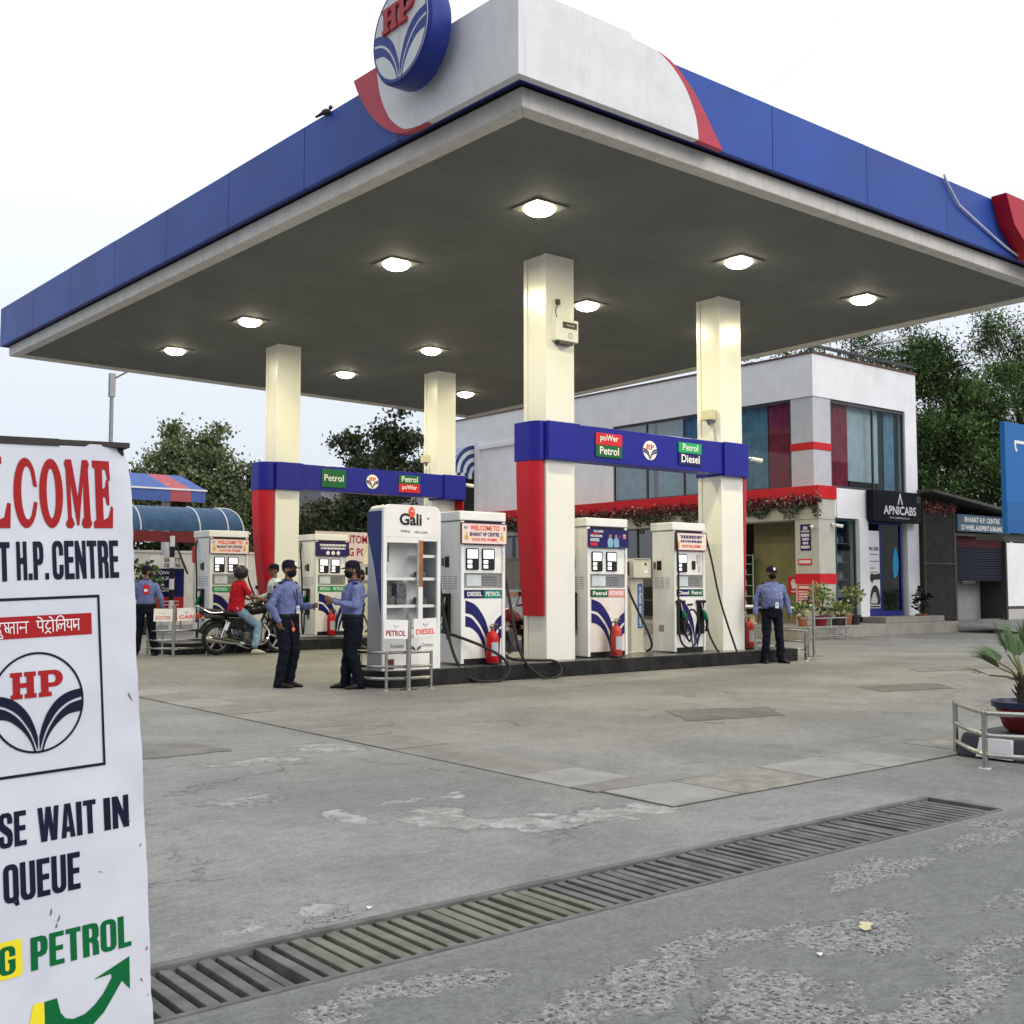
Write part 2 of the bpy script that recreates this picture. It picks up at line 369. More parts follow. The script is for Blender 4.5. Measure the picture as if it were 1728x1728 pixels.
# ================================================================== GROUND
def ground_material():
    t = NT('weathered_concrete'); P = t.n('NewGeometry').outputs['Position']
    sep = t.n('SeparateXYZ'); t.put(sep.inputs[0], P); X, Y = sep.outputs[0], sep.outputs[1]
    n1 = t.noise(P, 0.55, 6, 0.62, 0.4); n2 = t.noise(P, 3.2, 6, 0.65); n3 = t.noise(P, 38, 4, 0.7); n4 = t.noise(P, 160, 2, 0.6)
    cold = t.mix(t.ss(n1, .3, .7), (0.166, 0.174, 0.180), (0.246, 0.250, 0.249))
    warm = t.mix(t.ss(n1, .3, .7), (0.162, 0.162, 0.155), (0.244, 0.242, 0.230))  # lamp-lit warmth under the canopy, put into the ground colour
    far = t.math('MULTIPLY', t.ss(t.math('MULTIPLY_ADD', n2, 2.2, X), 4.6, 8.6), t.ss(t.math('MULTIPLY_ADD', n2, 2.4, Y), 5.0, 10.0))
    c = t.mix(far, cold, warm)
    # near side of the drain is a slightly darker, bluer pour
    near = t.math('SUBTRACT', 1.0, t.ss(Y, 3.5, 3.6))
    c = t.mix(t.math('MULTIPLY', near, 0.8), c, t.mix(t.ss(n2, .3, .7), (0.124, 0.133, 0.138), (0.166, 0.174, 0.178)))
    c = t.mix(t.math('MULTIPLY', t.ss(n2, .45, .8), 0.35), c, (0.13, 0.13, 0.125))
    # tyre-polished dark lanes beside the pumps
    lane = t.math('MULTIPLY', t.math('SUBTRACT', 1.0, t.ss(t.math('ABSOLUTE', t.math('SUBTRACT', t.math('MULTIPLY_ADD', n1, 1.6, Y), 12.3)), 0.1, 1.0)), t.ss(X, 8.0, 9.5))
    c = t.mix(t.math('MULTIPLY', lane, 0.30), c, (0.105, 0.10, 0.09))
    spots = t.ss(t.noise(P, 1.7, 3, 0.5), 0.66, 0.74)
    c = t.mix(t.math('MULTIPLY', spots, 0.35), c, (0.09, 0.088, 0.08))
    tyre = t.ss(t.noise(t.scl(P, (.22, 1.9, 1)), 1.25, 5, .62, .5), .56, .74)
    c = t.mix(t.math('MULTIPLY', tyre, 0.30), c, (0.095, 0.093, 0.088))
    oil = t.ss(t.noise(P, 4.6, 2, .5, .3), .70, .76)
    c = t.mix(t.math('MULTIPLY', t.math('MULTIPLY', oil, t.ss(Y, 7.0, 10.0)), 0.45), c, (0.06, 0.058, 0.052))
    wv = t.vm('ADD', P, t.scl(t.vm('SUBTRACT', t.noise(P, 2.1, 8, 0.72, 0.6, color=True), (0.5, 0.5, 0.5)), (1.25, 1.0, 0)))
    def blobs(lst):
        best = None
        for (cx, cy, rx, ry) in lst:
            d = t.vm('LENGTH', t.vm('MULTIPLY', t.vm('SUBTRACT', wv, (cx, cy, 0)), (1 / rx, 1 / ry, 0)))
            best = d if best is None else t.math('MINIMUM', best, d)
        return best
    # scaled, pale patches where the top coat has peeled
    pd = blobs([(3.62, 5.95, .14, .30), (3.98, 5.50, .26, .36), (4.30, 5.18, .30, .28), (4.75, 5.08, .34, .20), (3.25, 6.85, .30, .16), (4.2, 6.15, .45, .07), (2.40, 4.28, .17, .13), (2.05, 4.32, .1, .1), (5.2, 5.0, .25, .22), (4.9, 8.6, .35, .3), (4.1, 8.3, .4, .2)])
    peel = t.math('SUBTRACT', 1.0, t.ss(t.math('MULTIPLY_ADD', t.math('SUBTRACT', n3, .5), .35, pd), .76, .92))
    peel = t.math('MULTIPLY', peel, t.ss(t.noise(P, 7, 5, .7), .36, .52))
    rim = t.math('SUBTRACT', t.math('SUBTRACT', 1.0, t.ss(pd, .93, 1.0)), t.math('SUBTRACT', 1.0, t.ss(pd, .82, .88)))
    peelc = t.mix(t.ss(n2, .42, .6), (0.25, 0.25, 0.247), (0.40, 0.405, 0.405))
    c = t.mix(t.math('MULTIPLY', peel, 0.85), c, peelc)
    c = t.mix(t.math('MULTIPLY', rim, 0.45), c, (0.08, 0.08, 0.08))
    # exposed aggregate near the camera
    ad = blobs([(3.35, 2.95, .55, .10), (2.75, 2.80, .45, .16), (4.05, 2.72, .42, .20), (3.15, 2.42, .22, .22), (3.6, 2.1, .55, .12), (4.25, 2.3, .4, .12), (4.9, 3.2, .6, .12), (2.95, 2.5, .10, .10), (4.5, 1.8, .5, .2), (6.3, 3.3, .7, .12), (3.3, 6.75, .3, .12), (2.2, 3.25, .5, .12), (2.42, 4.15, .2, .08), (5.2, 2.5, .5, .1)])
    agg = t.math('SUBTRACT', 1.0, t.ss(t.math('MULTIPLY_ADD', t.math('SUBTRACT', n3, .5), .5, ad), .86, 1.0))
    vor = t.n('TexVoronoi', feature='F1'); t.put(vor.inputs['Vector'], P); vor.inputs['Scale'].default_value = 44; vor.inputs['Randomness'].default_value = 1.0
    rc = t.n('SeparateColor'); t.put(rc.inputs[0], vor.outputs['Color'])
    lim = t.math('MULTIPLY_ADD', rc.outputs[0], 0.34, 0.16)
    dd = t.math('SUBTRACT', t.math('MULTIPLY_ADD', n3, 0.42, t.math('MULTIPLY_ADD', n4, 0.2, vor.outputs['Distance'])), 0.28)
    stone = t.math('SUBTRACT', 1.0, t.ss(t.math('SUBTRACT', dd, lim), -0.03, 0.06))
    vor2 = t.n('TexVoronoi', feature='F1'); t.put(vor2.inputs['Vector'], P); vor2.inputs['Scale'].default_value = 105
    rc2 = t.n('SeparateColor'); t.put(rc2.inputs[0], vor2.outputs['Color'])
    st2 = t.math('MULTIPLY', t.math('SUBTRACT', 1.0, t.ss(t.math('MULTIPLY_ADD', n4, .3, vor2.outputs['Distance']), .36, .5)), t.ss(rc2.outputs[0], .35, .4))
    stone = t.math('MAXIMUM', stone, t.math('MULTIPLY', st2, .7))
    aggc = t.mix(stone, t.mix(t.ss(n3, .35, .65), (0.17, 0.175, 0.18), (0.29, 0.295, 0.30)), t.mix(rc.outputs[1], (0.035, 0.037, 0.039), (0.12, 0.12, 0.118)))
    c = t.mix(t.math('MULTIPLY', agg, 0.9), c, aggc)
    # hairline cracks
    vc = t.n('TexVoronoi', feature='DISTANCE_TO_EDGE'); t.put(vc.inputs['Vector'], wv); vc.inputs['Scale'].default_value = 0.33
    crack = t.math('MULTIPLY', t.math('SUBTRACT', 1.0, t.ss(vc.outputs['Distance'], 0.0, 0.0045)), t.ss(t.noise(P, 0.8, 2), 0.46, 0.58))
    c = t.mix(t.math('MULTIPLY', crack, 0.75), c, (0.05, 0.05, 0.05))
    # fine grit
    n5 = t.noise(t.scl(P, (1, 1.6, 1)), 9, 5, .72)
    c = t.mix(1.0, c, t.mix(t.ss(n5, .3, .7), (.86, .86, .86), (1.12, 1.12, 1.11)), 'MULTIPLY')
    c = t.mix(1.0, c, t.mix(t.ss(n3, .32, .68), (0.84, 0.84, 0.84), (1.14, 1.14, 1.14)), 'MULTIPLY')
    c = t.mix(1.0, c, t.mix(t.ss(n4, .3, .7), (0.80, 0.80, 0.80), (1.18, 1.18, 1.18)), 'MULTIPLY')
    dust = t.math('MULTIPLY', t.ss(t.noise(t.scl(P, (.7, 2.2, 1)), 1.4, 6, .7, .6), .55, .75), .30)
    c = t.mix(dust, c, (.30, .295, .28))
    speck = t.ss(t.noise(P, 55, 1), 0.735, 0.76)
    c = t.mix(t.math('MULTIPLY', speck, 0.6), c, (0.07, 0.07, 0.07))
    t.put(t.b.inputs['Base Color'], c); t.b.inputs['Specular IOR Level'].default_value = .22
    t.put(t.b.inputs['Roughness'], t.math('MULTIPLY_ADD', n2, 0.25, 0.62))
    h = t.math('ADD', t.math('MULTIPLY', n3, 0.35), t.math('MULTIPLY', peel, -0.8))
    h = t.math('ADD', h, t.math('MULTIPLY', agg, t.math('MULTIPLY_ADD', stone, 0.8, -1.0)))
    h = t.math('ADD', h, t.math('MULTIPLY', n2, 0.5))
    h = t.math('ADD', h, t.math('MULTIPLY', crack, -0.6))
    t.bump(h, 0.55, 0.008)
    return t.m
GROUND = ground_material()
DX0, DX1, DY0, DY1 = 0.6, 6.84, 3.57, 4.11       # the drain trench
m = MB()
B = 320
def flat(x0, x1, y0, y1, z=0.0): m.add([(x0, y0, z), (x1, y0, z), (x1, y1, z), (x0, y1, z)], [(0, 1, 2, 3)])
flat(-B, B, -B, DY0); flat(-B, B, DY1, B); flat(-B, DX0, DY0, DY1); flat(DX1, B, DY0, DY1)
tag(m.build('ground', GROUND), kind='structure')
# paving slabs: one strip along Y, one along X, laid 6 mm proud with open joints
SLABS = [mat('paving_slab_a', (0.215, 0.213, 0.204), 0.75, var=0.18, vscale=2.5, bump=0.25, bscale=60), mat('paving_slab_b', (0.195, 0.192, 0.180), 0.75, var=0.22, vscale=2.5, bump=0.25, bscale=60), mat('paving_slab_c', (0.262, 0.260, 0.250), 0.75, var=0.2, vscale=3, bump=0.25, bscale=60), mat('paving_slab_worn_yellow', (0.236, 0.228, 0.204), 0.75, var=0.3, vscale=6, bump=0.25, bscale=60)]
JOINT = mat('joint_dirt', (0.055, 0.053, 0.05), 0.9, var=0.3)
m = MB(); rng = random.Random(3)
def slab(x0, x1, y0, y1, mi):
    g = 0.010; tl = [rng.uniform(0.004, 0.012) for _ in range(4)]
    b = [(x0 + g, y0 + g, -.02), (x1 - g, y0 + g, -.02), (x1 - g, y1 - g, -.02), (x0 + g, y1 - g, -.02)]
    m.hexa(b, [(p[0], p[1], tl[i]) for i, p in enumerate(b)], mi)
y = 5.85
while y < 21.0:
    L = rng.uniform(0.5, 0.95)
    slab(5.24, 5.86, y, min(y + L, 21.0), rng.choice([0, 0, 1, 1, 2]))
    y += L
x = 5.30; k = 0
while x < 12.5:
    L = rng.uniform(0.48, 0.95)
    slab(x, min(x + L, 12.5), 4.93 + 0.004 * (x - 5), 5.58 + 0.004 * (x - 5), [2, 3, 2, 2, 0, 3, 1, 0, 1, 3, 0, 1, 2][k % 13]); k += 1
    x += L
slab(5.24, 5.86, 5.58, 5.85, 1)
tag(m.build('paving_slabs', SLABS, bevel=0.003), kind='structure')
m = MB()
m.add([(5.245, 5.6, .002), (5.858, 5.6, .002), (5.858, 21, .002), (5.245, 21, .002)], [(0, 1, 2, 3)])
m.add([(5.29, 4.92, .0021), (12.5, 4.95, .0021), (12.5, 5.62, .0021), (5.29, 5.59, .0021)], [(0, 1, 2, 3)])
tag(m.build('slab_joints', JOINT), kind='structure')
# repaired rectangles let into the forecourt
PATCH = [mat('dark_cement_patch', (0.128, 0.124, 0.113), 0.8, var=0.3, vscale=3, bump=0.3, bscale=50), mat('grey_cement_patch', (0.172, 0.169, 0.158), 0.8, var=0.25, vscale=3, bump=0.3, bscale=50)]
m = MB()
for q, mi in (([(13.56, 9.19), (13.1, 8.45), (14.31, 8.12), (14.95, 8.75)], 0), ([(9.24, 8.72), (8.75, 7.9), (9.95, 7.62), (10.5, 8.25)], 0), ([(2.7, 9.6), (2.9, 8.9), (4.2, 8.95), (4.1, 9.7)], 1), ([(17.2, 10.6), (16.6, 10.0), (18.4, 9.6), (19.0, 10.2)], 1)):
    pts = []
    for i in range(4):
        a, b = Vector(q[i]), Vector(q[(i + 1) % 4])
        for s_ in range(8):
            p = a.lerp(b, s_ / 8); pts.append((p.x + rng.uniform(-.03, .03), p.y + rng.uniform(-.03, .03), 0.004))
    m.add(pts, [tuple(range(len(pts)))], mi)
tag(m.build('concrete_patches', PATCH), kind='structure')

# ================================================================== DRAIN
CONC_BAR = mat('drain_bar_concrete', (0.132, 0.134, 0.130), 0.8, var=0.35, vscale=5, bump=0.3, bscale=70)
CONC_BARY = mat('drain_bar_yellowed', (0.160, 0.157, 0.128), 0.8, var=0.3, vscale=5, bump=0.3, bscale=70)
TRENCH = mat('drain_trench_dark', (0.012, 0.012, 0.011), 0.9, var=0.4)
t_ = thing('drain_grate', 'long concrete slatted drain grate crossing the forecourt entrance', 'drain', (0, DY0, 0))
W_ = DY1 - DY0
m = MB()
m.add([(DX0, 0, 0), (DX1, 0, 0), (DX1, W_, 0), (DX0, W_, 0), (DX0, 0, -.7), (DX1, 0, -.7), (DX1, W_, -.7), (DX0, W_, -.7)], [(4, 5, 6, 7), (0, 4, 7, 3), (1, 2, 6, 5), (0, 1, 5, 4), (3, 7, 6, 2)])
m.build('trench', TRENCH, t_)
m = MB()
m.box(DX0, DX1, 0.0, 0.022, -.06, .008); m.box(DX0, DX1, W_ - .045, W_, -.06, .010); m.box(DX1 - .03, DX1, .022, W_ - .045, -.06, .012)
m.build('drain_frame', CONC_BAR, t_, bevel=0.004)
x = DX0 + .02; i = 0
while x < DX1 - .085:
    w = rng.uniform(.045, .052); tw = rng.uniform(-.003, .003); z = rng.uniform(-.006, .001)
    tgt = MB(); yel_ = 2.15 < x < 3.4
    drop = -.012 if i in (17,) else 0
    if drop: w *= .8
    tgt.hexa([(x, .026, z - .11 + drop), (x + w, .026, z - .11 + drop), (x + w + tw, W_ - .05, z - .11 + drop), (x + tw, W_ - .05, z - .11 + drop)],
             [(x, .026, z + drop), (x + w, .026, z + drop), (x + w + tw, W_ - .05, z + rng.uniform(-.006, .006) + drop), (x + tw, W_ - .05, z + drop)])
    o = tgt.build('slat', CONC_BARY if yel_ else CONC_BAR, t_, bevel=.004)
    if yel_: o['label'] = 'yellow stained drain slat'
    x += .077; i += 1

# ================================================================== CANOPY
SZ = 6.70
SOFF = NT('canopy_soffit_strips')
p_ = SOFF.n('NewGeometry').outputs['Position']; wv_ = SOFF.n('TexWave', wave_type='BANDS', bands_direction='X'); SOFF.put(wv_.inputs['Vector'], p_); wv_.inputs['Scale'].default_value = 1.6; wv_.inputs['Distortion'].default_value = 0
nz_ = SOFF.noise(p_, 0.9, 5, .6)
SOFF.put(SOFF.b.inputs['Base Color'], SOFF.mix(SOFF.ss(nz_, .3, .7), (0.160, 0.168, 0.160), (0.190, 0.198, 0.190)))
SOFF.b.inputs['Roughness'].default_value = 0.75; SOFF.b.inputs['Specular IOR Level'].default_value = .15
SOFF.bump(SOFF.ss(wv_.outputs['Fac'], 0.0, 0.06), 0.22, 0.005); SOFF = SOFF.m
TRIM = mat('trim_cream_metal', (0.66, 0.64, 0.60), 0.45, var=0.1, streak=0.3)
can = thing('canopy', 'large flat forecourt canopy with deep blue fascia and white corner on four columns', 'canopy', (0, 0, 0))
TA, TB, TC, TD = Vector((7.60, 9.22)), Vector((6.98, 27.0)), Vector((20.95, 28.0)), Vector((20.25, 9.18))
def inset(d):
    """the canopy outline moved out (d>0) or in"""
    P = [TA, TD, TC, TB]; out = []
    for i in range(4):
        a, b, c = P[i - 1], P[i], P[(i + 1) % 4]
        e1 = (b - a).normalized(); e2 = (c - b).normalized()
        n1 = Vector((e1.y, -e1.x)); n2 = Vector((e2.y, -e2.x))
        bis = (n1 + n2).normalized(); out.append(b + bis * d / bis.dot(n1))
    return out          # A, D, C, B
m = MB()
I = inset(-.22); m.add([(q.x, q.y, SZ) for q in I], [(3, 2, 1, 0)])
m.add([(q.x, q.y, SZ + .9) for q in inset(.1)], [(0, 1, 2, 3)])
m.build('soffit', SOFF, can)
def ringwall(name, d0, d1, z0, z1, mats, sides=range(4), bev=0.0):
    """box-section ring between offsets d0 (inner) and d1 (outer)"""
    Ii, Oo = inset(d0), inset(d1); mm = MB()
    for s_ in sides:
        j = (s_ + 1) % 4
        q = [Oo[s_], Oo[j], Ii[j], Ii[s_]]
        mm.hexa([(a.x, a.y, z0) for a in q], [(a.x, a.y, z1) for a in q])
    return mm.build(name, mats, can, bevel=bev)
ringwall('soffit_trim', -.22, 0.0, 6.655, 6.885, TRIM, bev=.012)
ringwall('added_shade_recess', -.22, -.03, 6.884, 6.95, mat('shade_black', (.02, .02, .02), .8))  # ring added and coloured black to give the shade band under the fascia
ringwall('shadow_gap', -.16, .14, 6.93, 6.952, DGREY)
def fascia_panels(z0, z1, d0, d1):
    Ii, Oo = inset(d0), inset(d1)
    for s_ in range(4):
        j = (s_ + 1) % 4; L = (Oo[j] - Oo[s_]).length
        n = max(1, round(L / 2.25))
        for k in range(n):
            f0, f1 = k / n + .005 / L, (k + 1) / n - .005 / L
            q = [Oo[s_].lerp(Oo[j], f0), Oo[s_].lerp(Oo[j], f1), Ii[s_].lerp(Ii[j], f1), Ii[s_].lerp(Ii[j], f0)]
            dz = rng.uniform(-.004, .004)
            mm.hexa([(a.x, a.y, z0) for a in q], [(a.x, a.y, z1 + dz) for a in q])
mm = MB(); fascia_panels(6.88, 7.76, .10, .16); mm.build('fascia', BLUE, can, bevel=.004)
ringwall('fascia_backing', .02, .098, 6.90, 7.74, NAVY)
# white corner cladding, curved red stripes (outlines in the plane of each fascia, swept corner = A)
oA = inset(.17)[0]
def corner_sheets(Udir, zs, flip):
    """outline u = metres from the corner along the fascia"""
    return Udir
uX = (TD - TA).normalized(); uY = (TB - TA).normalized()
N_X = Vector((0, -1, 0))
def sheet(name, poly, U, off, thick, m_):
    """extruded plate on a fascia; U 2D unit direction from the corner, thickness outwards"""
    U3 = Vector((U.x, U.y, 0)); out = Vector((U.y, -U.x, 0)) if U is uX else Vector((-U.y, U.x, 0))
    O = Vector((oA.x, oA.y, 0)) + out * off
    mm = MB()
    if U is uX: mm.prism(poly, O, U3, (0, 0, 1), thick)
    else: mm.prism([(-a, b) for a, b in reversed(poly)], O, -U3, (0, 0, 1), thick)
    return mm.build(name, m_, can, bevel=.004)
wz0, wz1 = 6.85, 7.84
sm2 = lambda pts: [tuple(p)[:2] for p in cat([q + (0,) for q in pts], 5)]
curve = sm2([(2.05, 7.76), (2.30, 7.64), (2.52, 7.45), (2.68, 7.2), (2.74, 6.98), (2.75, wz0)])
sheet('corner_cladding', [(-.10, wz0)] + [(1.0, wz0)] + list(reversed(curve)) + [(1.62, 7.78), (1.6, wz1), (-.10, wz1)], uX, 0.0, .10, PANELW)
sheet('corner_stripe', sm2([(3.22, wz0 - .012), (3.0, 7.1), (2.72, 7.42), (2.36, 7.68), (2.07, 7.772)]) + curve[1:], uX, 0.004, .085, FRED)
lc = sm2([(2.60, 7.86), (2.52, 7.5), (2.32, 7.15), (2.05, 6.93), (1.85, 6.87), (1.72, 6.86)])
o = sheet('corner_cladding', [(-.0005, wz0), (1.72, wz0)] + [(a, b) for a, b in reversed(lc[:-1])] + [(-.0005, 7.86)], uY, 0.0, .10, PANELW)
sheet('corner_stripe', [(3.14, 7.90), (2.60, 7.90)] + [(a, b) for a, b in lc] + sm2([(1.55, 6.845), (1.9, 6.845), (2.26, 6.95), (2.66, 7.24), (2.98, 7.62), (3.14, 7.90)])[:-1], uY, 0.004, .09, FRED)
m = MB(); cm = MB()
for k, (a, b) in enumerate(((-.10, .98), (.985, 2.72))):
    pass
# second cladding at the far right end of the same face
L_ = (TD - TA).length
sheet('corner_cladding', [(L_ - 1.0, 6.86), (L_ + .27, 6.86), (L_ + .27, 7.79), (L_ - 2.05, 7.79), (L_ - 1.9, 7.4), (L_ - 1.5, 7.0)], uX, 0.0, .16, PANELW)
sheet('corner_stripe', [(L_ - 1.05, 6.8), (L_ - 1.0, 6.86), (L_ - 1.5, 7.0), (L_ - 1.9, 7.4), (L_ - 2.05, 7.78), (L_ - 2.65, 7.78), (L_ - 2.4, 7.3), (L_ - 1.8, 6.88)], uX, 0.0, .26, RED)
# grey run of conduit hanging over the fascia
m = MB(); fo = inset(.20)
def fx(u, z): q = fo[0] + uX * u; return (q.x, q.y, z)
m.tube([Vector(p) for p in cat([fx(8.55, 7.80), fx(8.62, 7.70), fx(8.95, 7.42), fx(9.05, 7.38), fx(9.9, 7.14), fx(10.6, 6.97), fx(11.3, 6.9), fx(12.6, 6.88)], 5)], .018, 8)
m.build('conduit', mat('pale_conduit', (0.55, 0.57, 0.68), 0.5), can, smooth=True)
# columns
COLS = [(11.45, 13.28, .60, .56), (15.66, 13.30, .60, .56), (11.25, 22.06, .57, .56), (15.76, 22.40, .57, .56)]
for (x0, y0, w, d) in COLS:
    m = MB()
    m.box(x0, x0 + w, y0, y0 + .10, .0, SZ + .02)                       # front casing
    m.box(x0 + .012, x0 + w - .012, y0 + .104, y0 + d - .10, .0, SZ + .02)
    m.box(x0, x0 + w, y0 + d - .096, y0 + d, .0, SZ + .02)
    m.build('column', COLW, can, bevel=.006)
# lamps in the soffit
LAMPW = mat('lamp_lens_lit', (1.0, 0.90, 0.62), 0.3, var=0.0, emit=34.0)
FRAME = mat('lamp_frame_grey', (0.20, 0.20, 0.185), 0.4, var=0.05)
lamp0 = thing('ceiling_lamp', 'lit square soffit lamp', 'lamp', (0, 0, SZ - .004), 0, 'lit lamps in the canopy soffit')
m = MB(); m.box(-.29, .29, -.29, .29, -.018, .0); m.build('lamp_frame', FRAME, lamp0, bevel=.004)
m = MB(); m.ell((0, 0, -.012), (.225, .225, .105), 24, 12); m.build('lamp_lens', LAMPW, lamp0, smooth=True)
ld = bpy.data.lights.new('lamp_light', 'AREA'); ld.shape = 'DISK'; ld.size = .42; ld.energy = 110; ld.color = (1.0, 0.91, 0.58)
lo_ = bpy.data.objects.new('lamp_light', ld); col.objects.link(lo_); lo_.parent = lamp0; lo_.location = (0, 0, -.125)
LX = [(9.97, 9.90, 9.82, 9.75), (14.18, 14.20, 14.22, 14.17), (17.83, 17.9, 18.1, 18.23)]
LY = [(11.70, 15.25, 20.48, 24.10), (11.62, 15.28, 20.45, 24.12), (11.72, 15.3, 20.5, 24.55)]
rown = ['left row', 'middle row', 'right row']; depn = ['nearest the open front corner side', 'second from the front', 'third from the front', 'farthest at the back edge']
for i in range(3):
    for j in range(4):
        lb = 'lit soffit lamp, %s of the %s' % (depn[j].replace('nearest the open front corner side', 'nearest the camera'), rown[i])
        if i == 0 and j == 0: lamp0.location = (LX[0][0], LY[0][0], SZ - .004); lamp0['label'] = lb
        else: dup(lamp0, (LX[i][j], LY[i][j], SZ - .004), 0, lb)
# round emblem sign on the left fascia
t_ = thing('round_sign', 'big round white and blue emblem sign standing proud of the canopy corner', 'sign', (7.16, 10.52, 7.78)); t_.scale = (1, .965, .965)
m = MB(); m.lathe([(.56, 0), (.615, .0), (.63, .04), (.63, .27), (.60, .30), (.05, .30)], (-.30 + .30, 0, 0), 48, axis='X')
for v in range(len(m.v)): m.v[v] = (-m.v[v][0], m.v[v][1], m.v[v][2])
m.f = [tuple(reversed(f)) for f in m.f]
m.build('drum', mat('drum_blue', hexc(26, 46, 128), 0.4, var=0.1, streak=0.2), t_, smooth=True)
FW = mat('faded_disc_white', (0.66, 0.68, 0.70), 0.45, var=0.08, streak=0.3)
emblem((-.298, 0, 0), YN, ZP, .585, t_, ring=G_RING, lift=.012, red=mat('faded_letter_red', hexc(176, 60, 68), 0.5, var=.12), blue=mat('drum_leaf_blue', hexc(34, 62, 140), 0.45, var=0.1), white=FW, letters_raise=.05)
m = MB(); m.box(-.01, .12, -.25, .25, -.3, .3); m.build('mounting_box', DGREY, t_)
# bird on the canopy edge
t_ = MB(); t_.ell((0, 0, .09), (.06, .10, .06), 12, 8); t_.ell((0, -.09, .16), .038, 10, 7); t_.cyl((0, -.12, .16), (0, -.165, .155), .012, .002, 8); t_.cyl((0, .07, .08), (0, .22, .03), .035, .02, 8); t_.cyl((.015, 0, .05), (.015, 0, 0), .006, .006, 6); t_.cyl((-.015, 0, .05), (-.015, 0, 0), .006, .006, 6)
o = t_.build('pigeon', mat('pigeon_dark_grey', (0.03, 0.03, 0.035), 0.6, var=.2), smooth=True, loc=(7.27, 12.95, 7.69)); o.rotation_euler = (0, 0, .5); o.scale = (.75, .75, .75)
tag(o, 'dark pigeon perched on the blue canopy edge', 'bird')

# ================================================================== ISLANDS
KERB = mat('kerb_black_paint', (0.020, 0.020, 0.021), 0.5, spec=.12, var=0.5, vscale=4, bump=0.2, bscale=25, dirt=(0.15, 0.14, 0.13), streak=0.12)
KTOP = mat('island_top_stone', (0.10, 0.105, 0.10), 0.25, var=0.3, vscale=2)
def island(x0, x1, y0, y1, label):
    r = (y1 - y0) / 2
    t_ = thing('pump_island', label, 'kerb', (x0, y0, 0))
    o2 = arc(.32, 2 * r - .32, .32, .32, 90, 180, 7) + arc(.32, .32, .32, .32, 180, 270, 7) + [(x1 - x0, 0), (x1 - x0, 2 * r)]
    m = MB(); m.prism(o2, (0, 0, 0), XP, YP, .225); m.build('kerb', KERB, t_, bevel=.012)
    c_ = Vector(((x1 - x0) / 2, r)); 
    o3 = [tuple(c_ + (Vector(q) - c_) * .985) for q in o2]
    m = MB(); m.prism(o3, (0, 0, .227), XP, YP, .004); m.build('island_top', KTOP, t_)
island(8.22, 17.35, 12.94, 14.15, 'near black painted pump island under the three front pumps')
island(8.9, 16.9, 21.75, 23.0, 'far black painted pump island behind the standing attendants')

# ================================================================== OVERHEAD SIGN BEAMS
def sign_panel(t, x, z, w, h, parts, y=0.0):
    """small board made of stacked coloured strips [(material, text, frac0, frac1, bold, text box)]"""
    for (mm_, body, f0, f1, bold) in parts:
        m = MB(); m.box(x, x + w, y - .02, y, z + h * f0, z + h * f1 - .003); o = m.build('sign_panel', mm_, t, bevel=.003)
        m = MB(); hh = h * (f1 - f0); tw = w * .80
        g = text_geo(body, bold); k = min(tw / g[2], hh * .66 / g[3])
        m.text(body, (x + w / 2 - g[2] * k / 2, y - .023, z + h * f0 + hh / 2 - g[3] * k / 2 + .008), XP, ZP, g[2] * k, g[3] * k, 0, bold)
        m.build('lettering', SIGNW, o)
def beam(y0, xs, x0, x1, z0, z1, label, panels, emb_x, redl, redr):
    t = thing('overhead_sign_beam', label, 'sign beam', (0, y0, 0))
    m = MB()
    (cx0, w0), (cx1, w1) = xs
    m.box(cx0 + w0 + .04, cx1 - .04, -.02, .36, z0 + .03, z1 - .01)                # beam between the columns
    m.build('beam', BEAMB, t, bevel=.01)
    for (cx, w) in xs:                                                             # collars round the columns
        m = MB(); m.box(cx - .035, cx + w + .035, -.065, .64, z0, z1); m.build('collar', BEAMB, t, bevel=.012)
    # rounded wings at both ends, with tapering red shields below
    def wing(xa, xb, flip):
        n = 10; out = []
        for k in range(n + 1):
            a = R(90 * k / n); u = math.sin(a); out.append((xa + (xb - xa) * u, .62 - 0 if False else .05 + .22 * (1 - math.cos(a))))
        poly = out + [(xb, .60), (xa, .60)]
        if xb < xa: poly = list(reversed(poly))
        return poly
    wl = wing(cx0 - .04, x0, 1); wr = wing(cx1 + w1 + .04, x1, 0)
    for w in (wl, wr):
        m = MB(); m.prism(w, (0, 0, z0 - .005), XP, YP, z1 - z0 + .005); m.build('wing', BEAMB, t, smooth=True)
    def shield(xa, xb, zt, zb, keep):
        m = MB(); rings = []
        for k in range(9):
            f = k / 8; z = zt + (zb - zt) * f
            cut = (f ** 1.8) * keep
            xe = xb + (xa - xb) * cut
            pts = []
            for q in range(9):
                a = R(90 * q / 8); pts.append((xa + (xe - xa) * math.sin(a), .07 + .20 * (1 - math.cos(a)), z))
            pts += [(xe, .56, z), (xa, .56, z)]
            if xb > xa: pts = list(reversed(pts))
            rings.append(pts)
        m.loft(rings); return m.build('shield', RED, t, smooth=True, auto=50)
    shield(cx0 - .02, x0 + .005, z0 - .012, redl, .80); shield(cx1 + w1 + .02, x1 - .005, z0 - .012, redr, .62)
    for p in panels: sign_panel(t, *p, y=-.022)
    emblem((emb_x, -.022, (z0 + z1) / 2 + .0), XP, ZP, .165, t, lift=.012, blue=NAVY)
    return t
